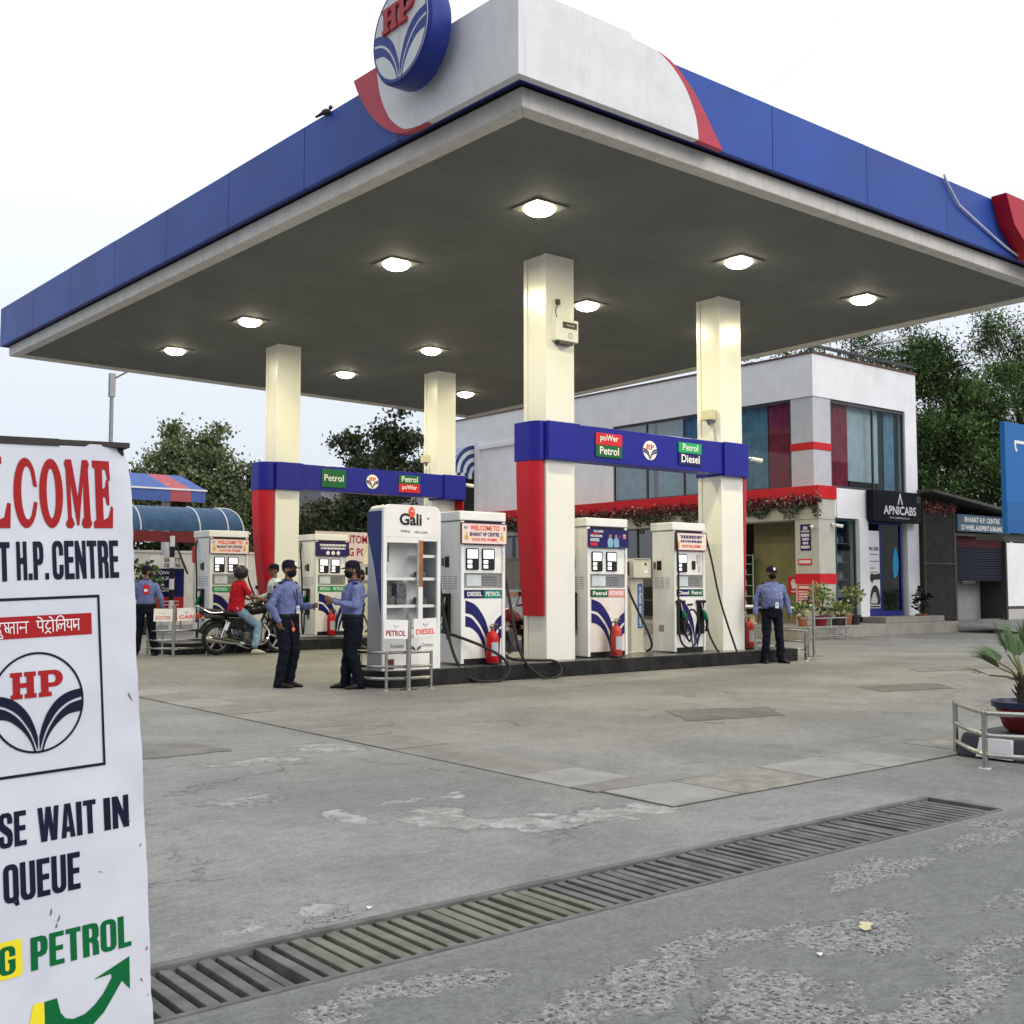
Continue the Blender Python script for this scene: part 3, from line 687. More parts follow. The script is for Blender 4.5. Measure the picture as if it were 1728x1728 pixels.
beam(13.24, [(11.45, .60), (15.66, .60)], 11.255, 16.52, 3.385, 4.0, 'near blue beam over the front pumps reading power petrol and petrol diesel',
     [(12.45, 3.50, .60, .40, [(VRED, 'poWer', .5, 1, .018), (GREEN, 'Petrol', 0, .5, .018)]), (14.43, 3.50, .59, .40, [(LGREEN, 'Petrol', .55, 1, .012), (NAVY, 'Diesel', 0, .55, .02)])], 13.72, .92, .92)
beam(22.02, [(11.25, .57), (15.72, .57)], 10.93, 16.45, 3.49, 4.09, 'far blue beam over the back pumps reading petrol and petrol power',
     [(12.33, 3.60, .62, .41, [(GREEN, 'Petrol', 0, 1, .012)]), (14.38, 3.59, .60, .41, [(GREEN, 'Petrol', .5, 1, .012), (VRED, 'poWer', 0, .5, .018)])], 13.66, .95, .95)

# boxes and cameras fixed to the columns
t_ = thing('wall_cabinet', 'white meter cabinet with black strip fixed high on near column', 'cabinet', (11.80, 13.28, 5.30))
m = MB(); m.box(-.24, .24, -.12, -.002, 0, .36); m.build('cabinet_body', COLW, t_, bevel=.012)
m = MB(); m.box(-.10, .20, -.126, -.121, .21, .31); m.build('label_strip', BLACK, t_)
m = MB(); m.text('MICROTEK', (-.02, -.128, .245), XP, ZP, .17, .025); m.build('lettering', SIGNW, t_)
m = MB(); m.tube([Vector((.06 + .04 * math.cos(R(a)), -.122, .10 + .04 * math.sin(R(a)))) for a in range(0, 360, 20)], .006, 6, closed=True); m.build('knob_ring', MGREY, t_)
m = MB(); m.tube(cat([(-.16, -.05, .36), (-.17, -.03, .5), (-.12, -.03, .62)], 6), .008, 6); m.box(-.15, -.09, -.05, -.002, .6, .68); m.build('cable', DGREY, t_)
m = MB(); m.box(-.16, .14, -.11, -.02, -.05, -.002); m.build('bracket', DGREY, t_)
for (x, y, z, lb) in ((15.30, 13.62, 4.42, 'small beige junction box on the far front column above the beam'), (15.22, 22.6, 4.40, 'small beige junction box on the back right column')):
    t_ = thing('junction_box', lb, 'box', (x + .20, y - .1, z), 0, 'junction boxes on the columns')
    m = MB(); m.box(0, .155, -.12, .12, 0, .19); m.build('box_body', mat('beige_plastic', (0.62, 0.58, 0.42), .5), t_, bevel=.012)
    m = MB(); m.cyl((.09, 0, .0), (.09, 0, -.09), .05, .012); m.tube(cat([(.09, -.02, -.05), (.12, -.09, -.1), (.152, -.1, -.4)], 5), .008, 6); m.build('cable_gland', MGREY, t_, smooth=True)
def cctv(loc, rz, lb):
    t = thing('security_camera', lb, 'camera', loc, rz, 'security cameras')
    m = MB(); m.cyl((0, 0, 0), (.03, 0, 0), .05); m.tube([(0, 0, 0), (.12, 0, .0), (.16, 0, -.03)], .018, 8); m.build('arm', SIGNW, t, smooth=True)
    m = MB(); m.cyl((.10, 0, -.02), (.30, 0, -.06), .042, .048); m.build('housing', SIGNW, t, smooth=True)
    m = MB(); m.cyl((.28, 0, -.055), (.312, 0, -.062), .043, .043); m.build('lens', BLACK, t, smooth=True)
    return t
cctv((16.62, 13.5, 3.80), R(-35), 'white security camera on the right end of the near beam')
cctv((16.45, 22.3, 3.92), R(-35), 'white security camera on the right end of the far beam')
# ================================================================== FOREGROUND STANDEE
SO = Vector((1.1489, 3.1623, 1.80)); SU = Vector((.99789, .05474, .03481)); SV = Vector((-.0385, .06779, .99696)); SN = SU.cross(SV)
def flex_material():
    t = NT('flex_banner'); p = t.n('NewGeometry').outputs['Position']
    n1 = t.noise(p, 4, 5, .6); n2 = t.noise(t.scl(p, (3, 3, 14)), 3.0, 5, .7)
    c = t.mix(t.ss(n1, .3, .7), (0.54, 0.57, 0.645), (0.615, 0.64, 0.695))
    c = t.mix(t.math('MULTIPLY', t.ss(n2, .62, .8), .25), c, (0.45, 0.46, 0.48))
    t.put(t.b.inputs['Base Color'], c); t.b.inputs['Roughness'].default_value = .38; t.b.inputs['Specular IOR Level'].default_value = .3
    t.bump(t.noise(p, 5, 3, .5), .12, .02)
    return t.m
FLEX = flex_material()
for q_ in (INK, INKR, INKG, YEL): q_.node_tree.nodes['Principled BSDF'].inputs['Specular IOR Level'].default_value = .12
W, Hh = .575, 1.80
def wrinkle(u, v):
    """depth of the vinyl at (u, v): puckers along the right edge and the dented top corner"""
    e = max(0.0, 1 - (-u) / .085)
    d = .0045 * e * math.sin(v * 19 + 1.2 * math.sin(v * 7)) * e
    d += .004 * e * mnoise.noise(Vector((u * 14, v * 9, 0)))
    c = max(0.0, 1 - math.hypot(u / .11, v / .11)); d -= .045 * c * c
    d += .004 * mnoise.noise(Vector((u * 5, v * 4, 3)))
    return d
def edge_in(v):
    return .003 * mnoise.noise(Vector((v * 6, 1, 0))) + .0022 * mnoise.noise(Vector((v * 30, 5, 0))) - .001 - .006 * math.exp(-((v + .62) / .12) ** 2)
def sp(u, v, off=0.0): return SO + SU * u + SV * v + SN * (wrinkle(u, v) + off)
std = thing('standee_banner', 'tall white welcome standee banner asking to wait in queue, cut by the left edge', 'banner', (0, 0, 0))
m = MB(); nu, nv = 40, 120; vs = []
for j in range(nv + 1):
    for i in range(nu + 1):
        u = -W + W * i / nu; v = -Hh * j / nv
        if i == nu: u += edge_in(v)
        if j == 0: v -= .010 if u < -.12 else .002 + .018 * max(0, 1 - abs(u) / .03)
        vs.append(sp(u, v, .004))
fs = [(j * (nu + 1) + i, (j + 1) * (nu + 1) + i, (j + 1) * (nu + 1) + i + 1, j * (nu + 1) + i + 1) for j in range(nv) for i in range(nu)]
m.add(vs, fs); m.build('banner_sheet', FLEX, std, smooth=True, auto=80)
FRAME_D = mat('rusty_dark_frame', (0.035, 0.03, 0.028), .6, var=.4, vscale=14, dirt=(.12, .06, .03), streak=.2)
m = MB()
def bar(u0, u1, v0, v1, d0, d1):
    q = [(u0, v0), (u1, v0), (u1, v1), (u0, v1)]
    m.hexa([SO + SU * a + SV * b + SN * d0 for a, b in q], [SO + SU * a + SV * b + SN * d1 for a, b in q])
bar(-W - .006, .002, -.006, .008, -.05, .0); bar(-W - .006, -.20, -.012, .008, .001, .008)
bar(-.034, -.007, -1.80, -.007, -.06, -.024); bar(-W - .006, -W + .02, -1.80, -.007, -.05, -.004); bar(-W + .021, -.023, -1.8, -1.775, -.05, -.004); bar(-W + .021, -.023, -.9, -.875, -.05, -.012)
m.build('frame', FRAME_D, std)
m = MB()
for u in (-W + .02, -.02): m.cyl(SO + SU * u + SV * -.15 - SN * .03, Vector(((SO + SU * u).x + .02, (SO + SU * u).y + .72, 0.0)), .012, .012, 8)
m.build('rear_strut', FRAME_D, std)
def put(geo, u, v, w, h, mat_, name, lift=.0062):
    """2D geometry into the (u,v,w,h) box of the banner, following its wrinkles"""
    vs, fs, W_, H_ = geo
    mm = MB(); mm.add([sp(u + x * w / W_, v + y * h / H_, lift) for x, y in vs], fs); return mm.build(name, mat_, std)
G = {}
G['E'] = [(0, 0), (.95, 0), (1, .30), (.9, .33), (.75, .16), (.50, .12), (.50, .46), (.62, .46), (.7, .34), (.82, .34), (.82, .72), (.7, .72), (.62, .6), (.50, .58), (.50, .88), (.68, .86), (.78, .68), (.90, .70), (.90, 1.0), (0, 1), (0, .9), (.13, .88), (.13, .12), (0, .1)]
G['L'] = [(0, 0), (.95, 0), (1, .34), (.86, .36), (.72, .15), (.52, .12), (.52, .88), (.66, .9), (.66, 1), (0, 1), (0, .9), (.12, .88), (.12, .12), (0, .1)]
G['M'] = [(0, .06), (.08, 0), (.26, 0), (.34, .06), (.28, .13), (.24, .16), (.22, .68), (.43, .04), (.51, .04), (.70, .70), (.70, .16), (.64, .13), (.60, .06), (.68, 0), (.92, 0), (1, .06), (.95, .14), (.90, .86), (.95, .94), (.88, 1), (.68, 1), (.49, .45), (.28, 1), (.06, 1), (0, .94), (.06, .86), (.10, .14)]
G['W'] = [(x, 1 - y) for x, y in reversed(G['M'])]
G['C'] = arc(.5, .5, .5, .5, 38, 322, 40) + [(.98, .36), (.84, .38)] + arc(.57, .5, .25, .38, 312, 48, 30) + [(.82, .60), (.98, .58)]
O_out = arc(.5, .5, .5, .5, 0, 360, 48)[:-1]; O_in = arc(.5, .5, .19, .36, 0, 360, 40)[:-1]
for ch, u0, u1 in (('W', -.545, -.470), ('E', -.462, -.405), ('L', -.395, -.332), ('C', -.3245, -.2615), ('O', -.2575, -.1945), ('M', -.190, -.1165), ('E', -.1115, -.056)):
    polys = [O_out, O_in] if ch == 'O' else [G[ch]]
    vs, fs, _, _ = shape_geo(polys)
    put((vs, fs, 1, 1), u0, -.238, u1 - u0, .190, INKR, 'lettering')
# heavy condensed block capitals
S_ = .37; B_ = .15
def rrect(x0, x1, y0, y1, rx, ry, n=5): return arc(x1 - rx, y0 + ry, rx, ry, -90, 0, n) + arc(x1 - rx, y1 - ry, rx, ry, 0, 90, n) + arc(x0 + rx, y1 - ry, rx, ry, 90, 180, n) + arc(x0 + rx, y0 + ry, rx, ry, 180, 270, n)
_slot = lambda y0=.14, y1=.86: list(reversed(rrect(S_, 1 - S_, y0, y1, .12, .05)))
_O = rrect(0, 1, 0, 1, .38, .20)
_Cp = [(1, .62)] + arc(.62, .80, .38, .20, 0, 90, 5) + arc(.38, .80, .38, .20, 90, 180, 5) + arc(.38, .20, .38, .20, 180, 270, 5) + arc(.62, .20, .38, .20, 270, 360, 5)
_Ci = [(1 - S_, .20), (.55, .14), (.45, .14), (S_, .20), (S_, .80), (.45, .86), (.55, .86), (1 - S_, .80), (1 - S_, .62)]
BLK = {'I': [[(0, 0), (1, 0), (1, 1), (0, 1)]], 'L': [[(0, 0), (1, 0), (1, B_), (.45, B_), (.45, 1), (0, 1)]],
       'E': [[(0, 0), (1, 0), (1, B_), (.43, B_), (.43, .43), (.93, .43), (.93, .58), (.43, .58), (.43, 1 - B_), (1, 1 - B_), (1, 1), (0, 1)]],
       'T': [[(.29, 0), (.71, 0), (.71, 1 - B_), (1, 1 - B_), (1, 1), (0, 1), (0, 1 - B_), (.29, 1 - B_)]],
       'H': [[(0, 0), (S_, 0), (S_, .42), (1 - S_, .42), (1 - S_, 0), (1, 0), (1, 1), (1 - S_, 1), (1 - S_, .58), (S_, .58), (S_, 1), (0, 1)]],
       'N': [[(0, 0), (.33, 0), (.33, .52), (.66, 0), (1, 0), (1, 1), (.67, 1), (.67, .50), (.34, 1), (0, 1)]],
       'A': [[(0, 0), (.35, 0), (.385, .17), (.615, .17), (.65, 0), (1, 0), (.72, 1), (.28, 1)], [(.415, .32), (.5, .78), (.585, .32)]],
       'W': [[(.13, 0), (.41, 0), (.5, .46), (.59, 0), (.87, 0), (1, 1), (.77, 1), (.71, .42), (.62, 1), (.38, 1), (.29, .42), (.23, 1), (0, 1)]],
       'O': [_O, _slot()], 'Q': [_O[:3] + [(.70, .02), (.80, -.10), (1.02, -.08), (.96, .08)] + _O[4:], _slot()], 'C': [_Cp + [(1, .38), (1 - S_, .38)] + _Ci], 'G': [_Cp + [(1, .52), (.55, .52), (.55, .40), (1 - S_, .40)] + _Ci],
       'U': [[(0, 1)] + arc(.38, .20, .38, .20, 180, 270, 5) + arc(.62, .20, .38, .20, 270, 360, 5) + [(1, 1), (1 - S_, 1), (1 - S_, .20), (.55, .14), (.45, .14), (S_, .20), (S_, 1)]],
       'S': [[(0, .34), (0, .2), (.08, .06), (.28, 0), (.72, 0), (.92, .06), (1, .2), (1, .38), (.90, .50), (.44, .67), (.37, .73), (.38, .84), (.46, .87), (.54, .87), (.63, .84), (.63, .68), (1, .68), (1, .80), (.92, .94), (.72, 1), (.28, 1), (.08, .94), (0, .80), (0, .64), (.10, .52), (.56, .35), (.63, .29), (.62, .16), (.54, .13), (.46, .13), (.37, .16), (.37, .34)]],
       'P': [[(0, 0), (.41, 0), (.41, .38), (.66, .38), (.90, .43), (1, .56), (1, .82), (.90, .95), (.66, 1), (0, 1)], [(.41, .53), (.41, .86), (.56, .84), (.60, .78), (.60, .60), (.56, .54)]],
       'R': [[(0, 0), (.40, 0), (.40, .42), (.52, .42), (.60, .36), (.61, 0), (1, 0), (.98, .38), (.88, .48), (1, .58), (1, .84), (.90, .96), (.68, 1), (0, 1)], [(.40, .56), (.40, .86), (.54, .85), (.60, .80), (.60, .62), (.54, .57)]],
       'B': [[(0, 0), (.68, 0), (.90, .05), (1, .17), (1, .40), (.88, .52), (1, .62), (1, .84), (.90, .96), (.68, 1), (0, 1)], [(.40, .13), (.40, .44), (.56, .43), (.60, .36), (.60, .20), (.56, .14)], [(.40, .59), (.40, .86), (.54, .85), (.59, .80), (.59, .65), (.54, .60)]],
       '.': [[(0, 0), (1, 0), (1, .17), (0, .17)]]}
def blk(word):
    x = 0.0; V = []; F = []
    for ch in word:
        w = {'I': .40, 'W': 1.5, '.': .38, 'N': 1.02, 'L': .85, 'E': .88, 'T': .92}.get(ch, 1.0)
        vs, fs, _, _ = shape_geo(BLK[ch]); o = len(V)
        V += [(x + p[0] * w, p[1]) for p in vs]; F += [tuple(i + o for i in f) for f in fs]; x += w + .115
    return V, F, x - .115, 1.0
put(blk('BHARAT'), -.545, -.379, .206, .104, INK, 'lettering')
put(blk('H.P.'), -.3225, -.377, .083, .103, INK, 'lettering')
put(blk('CENTRE'), -.2295, -.378, .183, .105, INK, 'lettering')
fr_ = shape_geo([[(0, 0), (1, 0), (1, 1), (0, 1)], [(.018, .016), (.982, .016), (.982, .984), (.018, .984)]])
put(fr_, -.455, -.887, .350, .464, INK, 'border_line')
vs = [(x / 12, y / 3) for y in range(4) for x in range(13)]; fs = [(y * 13 + x, y * 13 + x + 1, (y + 1) * 13 + x + 1, (y + 1) * 13 + x) for y in range(3) for x in range(12)]
put((vs, fs, 1, 1), -.43, -.530, .301, .058, INKR, 'red_strip', .0055)
# "hindustan petroleum" in Devanagari strokes, in units of the letter height
DV = []
def stroke(*pts): DV.append(cat([p + (0,) for p in pts], 5))
def line(a, b): DV.append([Vector((a[0], a[1], 0)), Vector((b[0], b[1], 0))])
# right word: pe tro li ya m   (x in units; headline y=1)
x0 = 4.55
line((x0 - .05, 1), (x0 + 4.15, 1))
line((x0 + .55, 1), (x0 + .55, 0)); stroke((x0 + .12, 1), (x0 + .10, .62), (x0 + .22, .42), (x0 + .55, .46)); stroke((x0 + .55, 1), (x0 + .40, 1.25), (x0 + .12, 1.38))      # pe
stroke((x0 + 1.08, 1), (x0 + 1.08, .85), (x0 + .90, .68), (x0 + .88, .42), (x0 + 1.08, .24), (x0 + 1.3, .34)); stroke((x0 + .78, -.14), (x0 + 1.05, .06), (x0 + 1.32, -.14))  # tra
line((x0 + 1.55, 1), (x0 + 1.55, 0)); stroke((x0 + 1.55, 1), (x0 + 1.42, 1.25), (x0 + 1.2, 1.38))                                                          # o
stroke((x0 + 1.92, 0), (x0 + 1.92, 1), (x0 + 2.1, 1.34), (x0 + 2.45, 1.36), (x0 + 2.66, 1.02))                                                              # i
stroke((x0 + 2.12, .2), (x0 + 2.05, .5), (x0 + 2.22, .66), (x0 + 2.36, .5), (x0 + 2.32, .2)); stroke((x0 + 2.36, .52), (x0 + 2.5, .66), (x0 + 2.68, .58)); line((x0 + 2.68, 1), (x0 + 2.68, 0))  # la
stroke((x0 + 2.88, 1), (x0 + 3.02, .74), (x0 + 2.94, .52), (x0 + 2.98, .36), (x0 + 3.14, .3), (x0 + 3.34, .42)); line((x0 + 3.34, 1), (x0 + 3.34, 0))           # ya
line((x0 + 3.58, 1), (x0 + 3.58, .38)); stroke((x0 + 3.58, .38), (x0 + 3.66, .26), (x0 + 3.76, .36), (x0 + 3.62, .46)); line((x0 + 3.6, .5), (x0 + 4.05, .5)); line((x0 + 4.05, 1), (x0 + 4.05, 0))  # ma
# left word: (h i n d) u s t a n
line((-.35, 1), (3.25, 1))
stroke((.05, -.02), (.22, -.12), (.3, -.3), (.14, -.38), (.0, -.28)); stroke((.0, .7), (-.18, .5), (.05, .36), (.12, .1)); line((.05, 1), (.05, .7))
stroke((.55, 1), (.55, .8), (.72, .62), (.58, .46), (.78, .14)); line((.66, .5), (.98, .5)); line((.98, 1), (.98, .12))
stroke((1.16, .06), (1.14, .4), (1.3, .58), (1.56, .56)); line((1.58, 1), (1.58, 0)); line((1.98, 1), (1.98, 0))
stroke((2.34, .36), (2.26, .5), (2.36, .58), (2.46, .48), (2.62, .5), (2.95, .5)); line((2.95, 1), (2.95, 0))
stroke((-.75, 1), (-.72, .7), (-.9, .5), (-.7, .2)); line((-1.2, 1), (-1.2, 0)); line((-1.6, 1), (-.5, 1))
mm = MB(); Sv = .029; ov = -.5165
def du(x): return -.276 + (x - 4.55) * .0272 if x > 4.0 else -.297 + (x - 3.25) * .0225
for pl in DV:
    for i in range(len(pl) - 1):
        a, b = pl[i], pl[i + 1]; d = (b - a)
        if d.length < 1e-6: continue
        n_ = Vector((-d.y, d.x, 0)).normalized() * .052; e = d.normalized() * .03
        q = [a - e - n_, b + e - n_, b + e + n_, a - e + n_]
        mm.add([sp(du(p.x), ov + p.y * Sv, .0068 + .00001 * (len(mm.v) % 40)) for p in q], [(0, 1, 2, 3)])
mm.build('lettering', SIGNW, std)
# emblem on the banner
ecx, ecy, ex, ey = -.280, -.700, .121, .132
ring = shape_geo([arc(0, 0, 1, 1, 0, 360, 60)[:-1], arc(0, 0, .955, .955, 0, 360, 60)[:-1]])
for gname, gg, mt, lf in (('emblem_ring', ring, INK, .0064), ('emblem_letters', G_HP, INKR, .0064)): put(gg, ecx, ecy, ex, ey, mt, gname, lf)
for g in G_LEAVES: put(g, ecx, ecy, ex * .985, ey * .985, INK, 'emblem_leaf', .0067)
put(blk('PLEASE'), -.53, -1.060, .212, .088, INK, 'lettering'); put(blk('WAIT'), -.289, -1.061, .152, .088, INK, 'lettering'); put(blk('IN'), -.116, -1.061, .070, .086, INK, 'lettering')
put(blk('QUEUE'), -.379, -1.198, .194, .096, INK, 'lettering')
put(blk('PETROL'), -.317, -1.378, .264, .083, INKG, 'lettering')
rr = []
for (cx, cy, a0) in ((.94, .14, -90), (.94, .86, 0), (.06, .86, 90), (.06, .14, 180)): rr += arc(cx, cy, .06, .13, a0, a0 + 90, 6)
put(shape_geo([rr]), -.50, -1.383, .162, .094, YEL, 'yellow_plate', .0058)
put(blk('CNG'), -.485, -1.372, .13, .070, INKG, 'lettering', .0068)
gpoly = [(-.287, -1.462), (-.255, -1.461), (-.247, -1.50), (-.235, -1.517), (-.215, -1.524), (-.185, -1.520), (-.160, -1.505), (-.135, -1.482), (-.110, -1.446), (-.112, -1.437), (-.160, -1.440), (-.060, -1.404), (-.062, -1.489), (-.083, -1.462), (-.105, -1.492), (-.135, -1.53), (-.165, -1.553), (-.20, -1.565), (-.235, -1.563), (-.27, -1.545), (-.287, -1.52)]
put(shape_geo([gpoly]), 0, 0, 1, 1, INKG, 'arrow')
ypoly = [(-.315, -1.461), (-.2875, -1.462), (-.2875, -1.56), (-.335, -1.60), (-.36, -1.60), (-.33, -1.53)]
put(shape_geo([ypoly]), 0, 0, 1, 1, YEL, 'arrow', .0060)
sc_m = MB()          # scuffs and little tears in the vinyl
for (u, v, l, a) in ((-.247, -1.27, .02, 70), (-.252, -1.285, .014, 80), (-.135, -1.165, .014, -20), (-.05, -1.04, .012, -50), (-.02, -1.12, .01, 60), (-.265, -1.25, .02, 84), (-.03, -1.47, .014, -60), (-.015, -1.52, .01, 20), (-.035, -.70, .03, -62), (-.012, -1.40, .012, 75)):
    d = Vector((math.cos(R(a)), math.sin(R(a)))) * l; n_ = Vector((-d.y, d.x)).normalized() * .0016
    sc_m.add([sp(u - n_.x, v - n_.y, .0071), sp(u + d.x, v + d.y, .0071), sp(u + n_.x, v + n_.y, .0071), sp(u + d.x * .4 - n_.x * 2, v + d.y * .4, .0071)], [(0, 3, 1, 2)])
sc_m.build('scuffs', mat('scuff_dark', (.12, .11, .12), .8), std)

# ================================================================== SHOWROOM BUILDING
WALLW = mat('whitewashed_wall', (0.82, 0.83, 0.85), .75, var=.06, vscale=1.4, streak=.28, bump=.1, bscale=14, dirt=(.38, .38, .38))
BEIGE = mat('beige_render', (0.47, 0.465, 0.42), .7, var=.08, streak=.1)
GREYB = mat('grey_cladding_panel', (0.50, 0.52, 0.55), .4, var=.07)
BANDR = mat('band_red', hexc(196, 24, 34), .4, var=.08)
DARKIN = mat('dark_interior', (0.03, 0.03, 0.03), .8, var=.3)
OLIVE = mat('olive_wall', (0.22, 0.20, 0.10), .7, var=.15)
PLINTH = mat('plinth_stone', (0.27, 0.255, 0.225), .6, var=.2, vscale=2, streak=.15)
CURB = mat('blue_curtain', (0.22, 0.40, 0.50), .8, var=.25); CURR = mat('red_curtain', (0.42, 0.05, 0.08), .8, var=.25); CURG = mat('grey_green_blind', (0.66, 0.75, 0.73), .7, var=.12); CURD = mat('dark_teal_curtain', (0.03, 0.06, 0.08), .8, var=.2)
ALU = mat('window_frame_dark', (0.06, 0.065, 0.07), .4, var=.1)
GLS = glass('window_glass', (.62, .70, .74), .55)
GLD = glass('door_glass', (.50, .55, .50), .5)
bld = thing('showroom_building', 'white two-storey showroom with red band and curtained upstairs corner windows', 'building', (26, 18.75, 0))
BX, BY = 26.0, 18.75
def bb(name, boxes, mt, parent=None, bevel=0.0, **k):
    mm = MB()
    for b in boxes: mm.box(b[0] - BX, b[1] - BX, b[2] - BY, b[3] - BY, b[4], b[5])
    return mm.build(name, mt, parent or bld, bevel=bevel, **k)
X0, X1, Y0, Y1 = 26.0, 31.25, 18.75, 36.2
bb('wall', [(X0, X0 + .25, Y0, Y1, 6.70, 7.90), (X0 + .25, X1, Y0, Y0 + .25, 6.70, 7.90), (X0, X0 + .25, 26.75, 34.0, 4.05, 6.70), (X0, X0 + .25, 35.95, Y1, 0, 6.7), (X0, X0 + .25, 34.0, 35.95, 5.9, 6.7),
            (30.62, X1, Y0, Y0 + .25, .5, 6.7), (X1 - .25, X1, Y0 + .25, Y1, 0, 7.9), (27.08, 30.62, Y0 + .02, Y0 + .25, 3.32, 4.17), (X0 + .25, X1 - .25, Y1 - .25, Y1, 0, 7.9)], WALLW)
bb('wall', [(28.08, 28.52, Y0 - .03, Y0 + .3, .5, 3.32), (26.45, 27.1, Y0 + .06, Y0 + .25, 3.35, 4.15)], WALLW)
bb('pilaster', [(X0 - .10, X0, 34.0, 34.3, 4.1, 6.9), (X0 - .10, X0, 31.6, 34.0, 6.62, 6.75), (X0 - .10, X0, 31.3, 31.6, 4.1, 6.75)], WALLW)
bb('roof', [(X0 + .25, X1 - .25, Y0 + .25, Y1 - .25, 7.55, 7.68)], MGREY)
bb('coping', [(X0 - .04, X1 + .04, Y0 - .04, Y0 + .28, 7.903, 7.96), (X0 - .04, X0 + .28, Y0 + .28, Y1, 7.903, 7.95)], mat('rusty_coping', (.12, .07, .05), .7, var=.3))
m = MB(); rail_pts = [(X0 + .1, Y0 + .1), (X1 - .05, Y0 + .1)]
for k in range(9):
    xx = X0 + .1 + (X1 - X0 - .15) * k / 8; m.cyl((xx - BX, .1, 7.96), (xx - BX, .1, 8.12), .02, .02, 6)
m.box(.05, X1 - BX, .06, .14, 8.12, 8.20); m.build('parapet_rail', DGREY, bld)
# corner pier between the two upstairs windows
bb('corner_pier', [(X0 + .03, X0 + .86, Y0 + .03, Y0 + .78, 4.15, 5.20), (X0 + .03, X0 + .86, Y0 + .03, Y0 + .78, 5.41, 6.70)], GREYB, bevel=.008)
bb('pier_band', [(X0 + .015, X0 + .875, Y0 + .015, Y0 + .795, 5.203, 5.407)], BANDR, bevel=.006)
# upstairs windows with curtains behind glass
def curtain(name, mt, axis, a0, a1, fixed, z0, z1, amp=.05, n=4):
    mm = MB(); k = max(4, int(n * abs(a1 - a0)) * 4)
    pts = []
    for i in range(k + 1):
        a = a0 + (a1 - a0) * i / k; d = fixed + amp * math.sin(i * math.pi / 2 + .6 * mnoise.noise(Vector((a * 3, 0, 0))))
        pts.append((d, a) if axis == 'Y' else (a, d))
    vs = [(p[0] - BX, p[1] - BY, z) for z in (z0, z1) for p in pts]
    mm.add(vs, [(i, i + 1, k + 2 + i, k + 1 + i) for i in range(k)])
    return mm.build(name, mt, WIN, smooth=True, auto=80)
WIN = bb('window', [(X0 + .05, X0 + .11, 19.53, 26.75, 6.62, 6.70), (X0 + .05, X0 + .11, 19.53, 26.75, 4.15, 4.22)] + [(X0 + .05, X0 + .11, y, y + .05, 4.22, 6.62) for y in (19.53, 21.6, 23.6, 25.2, 26.7)], ALU)
WIN['label'] = 'long upstairs window with blue and red curtains'
m = MB(); m.add([(.08, .78, 4.2), (.08, 8.0, 4.2), (.08, 8.0, 6.65), (.08, .78, 6.65)], [(0, 1, 2, 3)]); m.build('pane', GLS, WIN)
curtain('curtain', CURR, 'Y', 19.55, 20.45, X0 + .22, 4.15, 6.68); curtain('curtain', CURB, 'Y', 20.5, 22.6, X0 + .24, 4.15, 6.68); curtain('curtain', CURB, 'Y', 22.9, 24.9, X0 + .24, 4.15, 6.68); curtain('curtain', CURG, 'Y', 24.0, 24.7, X0 + .3, 4.15, 6.68, .01); curtain('curtain', CURB, 'Y', 25.1, 26.72, X0 + .24, 4.15, 6.68)
WIN = bb('window', [(26.87, 30.60, Y0 + .05, Y0 + .11, 6.60, 6.70), (26.87, 30.60, Y0 + .05, Y0 + .11, 4.17, 4.24), (26.87, 26.92, Y0 + .05, Y0 + .11, 4.24, 6.6), (30.55, 30.60, Y0 + .05, Y0 + .11, 4.24, 6.6), (28.95, 29.0, Y0 + .05, Y0 + .11, 4.24, 6.6)], ALU)
WIN['label'] = 'upstairs side window with pale blind and red and blue curtains'
m = MB(); m.add([(.88, .08, 4.2), (4.58, .08, 4.2), (4.58, .08, 6.65), (.88, .08, 6.65)], [(0, 1, 2, 3)]); m.build('pane', GLS, WIN)
curtain('curtain', CURR, 'X', 26.9, 27.95, Y0 + .24, 4.15, 6.68); curtain('curtain', CURG, 'X', 27.9, 29.6, Y0 + .3, 4.45, 6.68, .004); curtain('curtain', CURD, 'X', 29.55, 29.9, Y0 + .3, 4.15, 6.68); curtain('curtain', CURB, 'X', 29.8, 30.35, Y0 + .24, 4.15, 6.68); curtain('curtain', CURD, 'X', 30.3, 30.6, Y0 + .3, 4.15, 6.68)
bb('interior', [(X0 + .6, X1 - .3, Y0 + .9, Y0 + .95, 4.1, 7.5), (X0 + 1.4, X0 + 1.45, Y0 + .95, 34, 4.1, 7.5), (X0 + .02, X1 - .26, Y0 + .28, Y1 - .3, 4.0, 4.06)], DARKIN)
# projecting red band, lintel and ground-floor corner pier
bb('red_band', [(25.55, 26.40, 18.30, 36.2, 3.78, 4.14)], BANDR, bevel=.008)
bb('lintel', [(25.60, 26.36, 18.34, 36.2, 3.22, 3.777)], BEIGE, bevel=.006)
bb('ground_pier', [(25.63, 26.38, 18.36, 19.15, .33, 1.44), (25.63, 26.38, 18.36, 19.15, 1.72, 3.217)], BEIGE, bevel=.008)
bb('pier_band', [(25.615, 26.395, 18.345, 19.165, 1.443, 1.717)], BANDR, bevel=.006)
bb('plinth', [(23.8, 31.6, 17.72, 36.2, 0, .33)], PLINTH, bevel=.012); bb('door_step', [(28.2, 31.3, 18.0, 18.78, .334, .50)], PLINTH, bevel=.01)
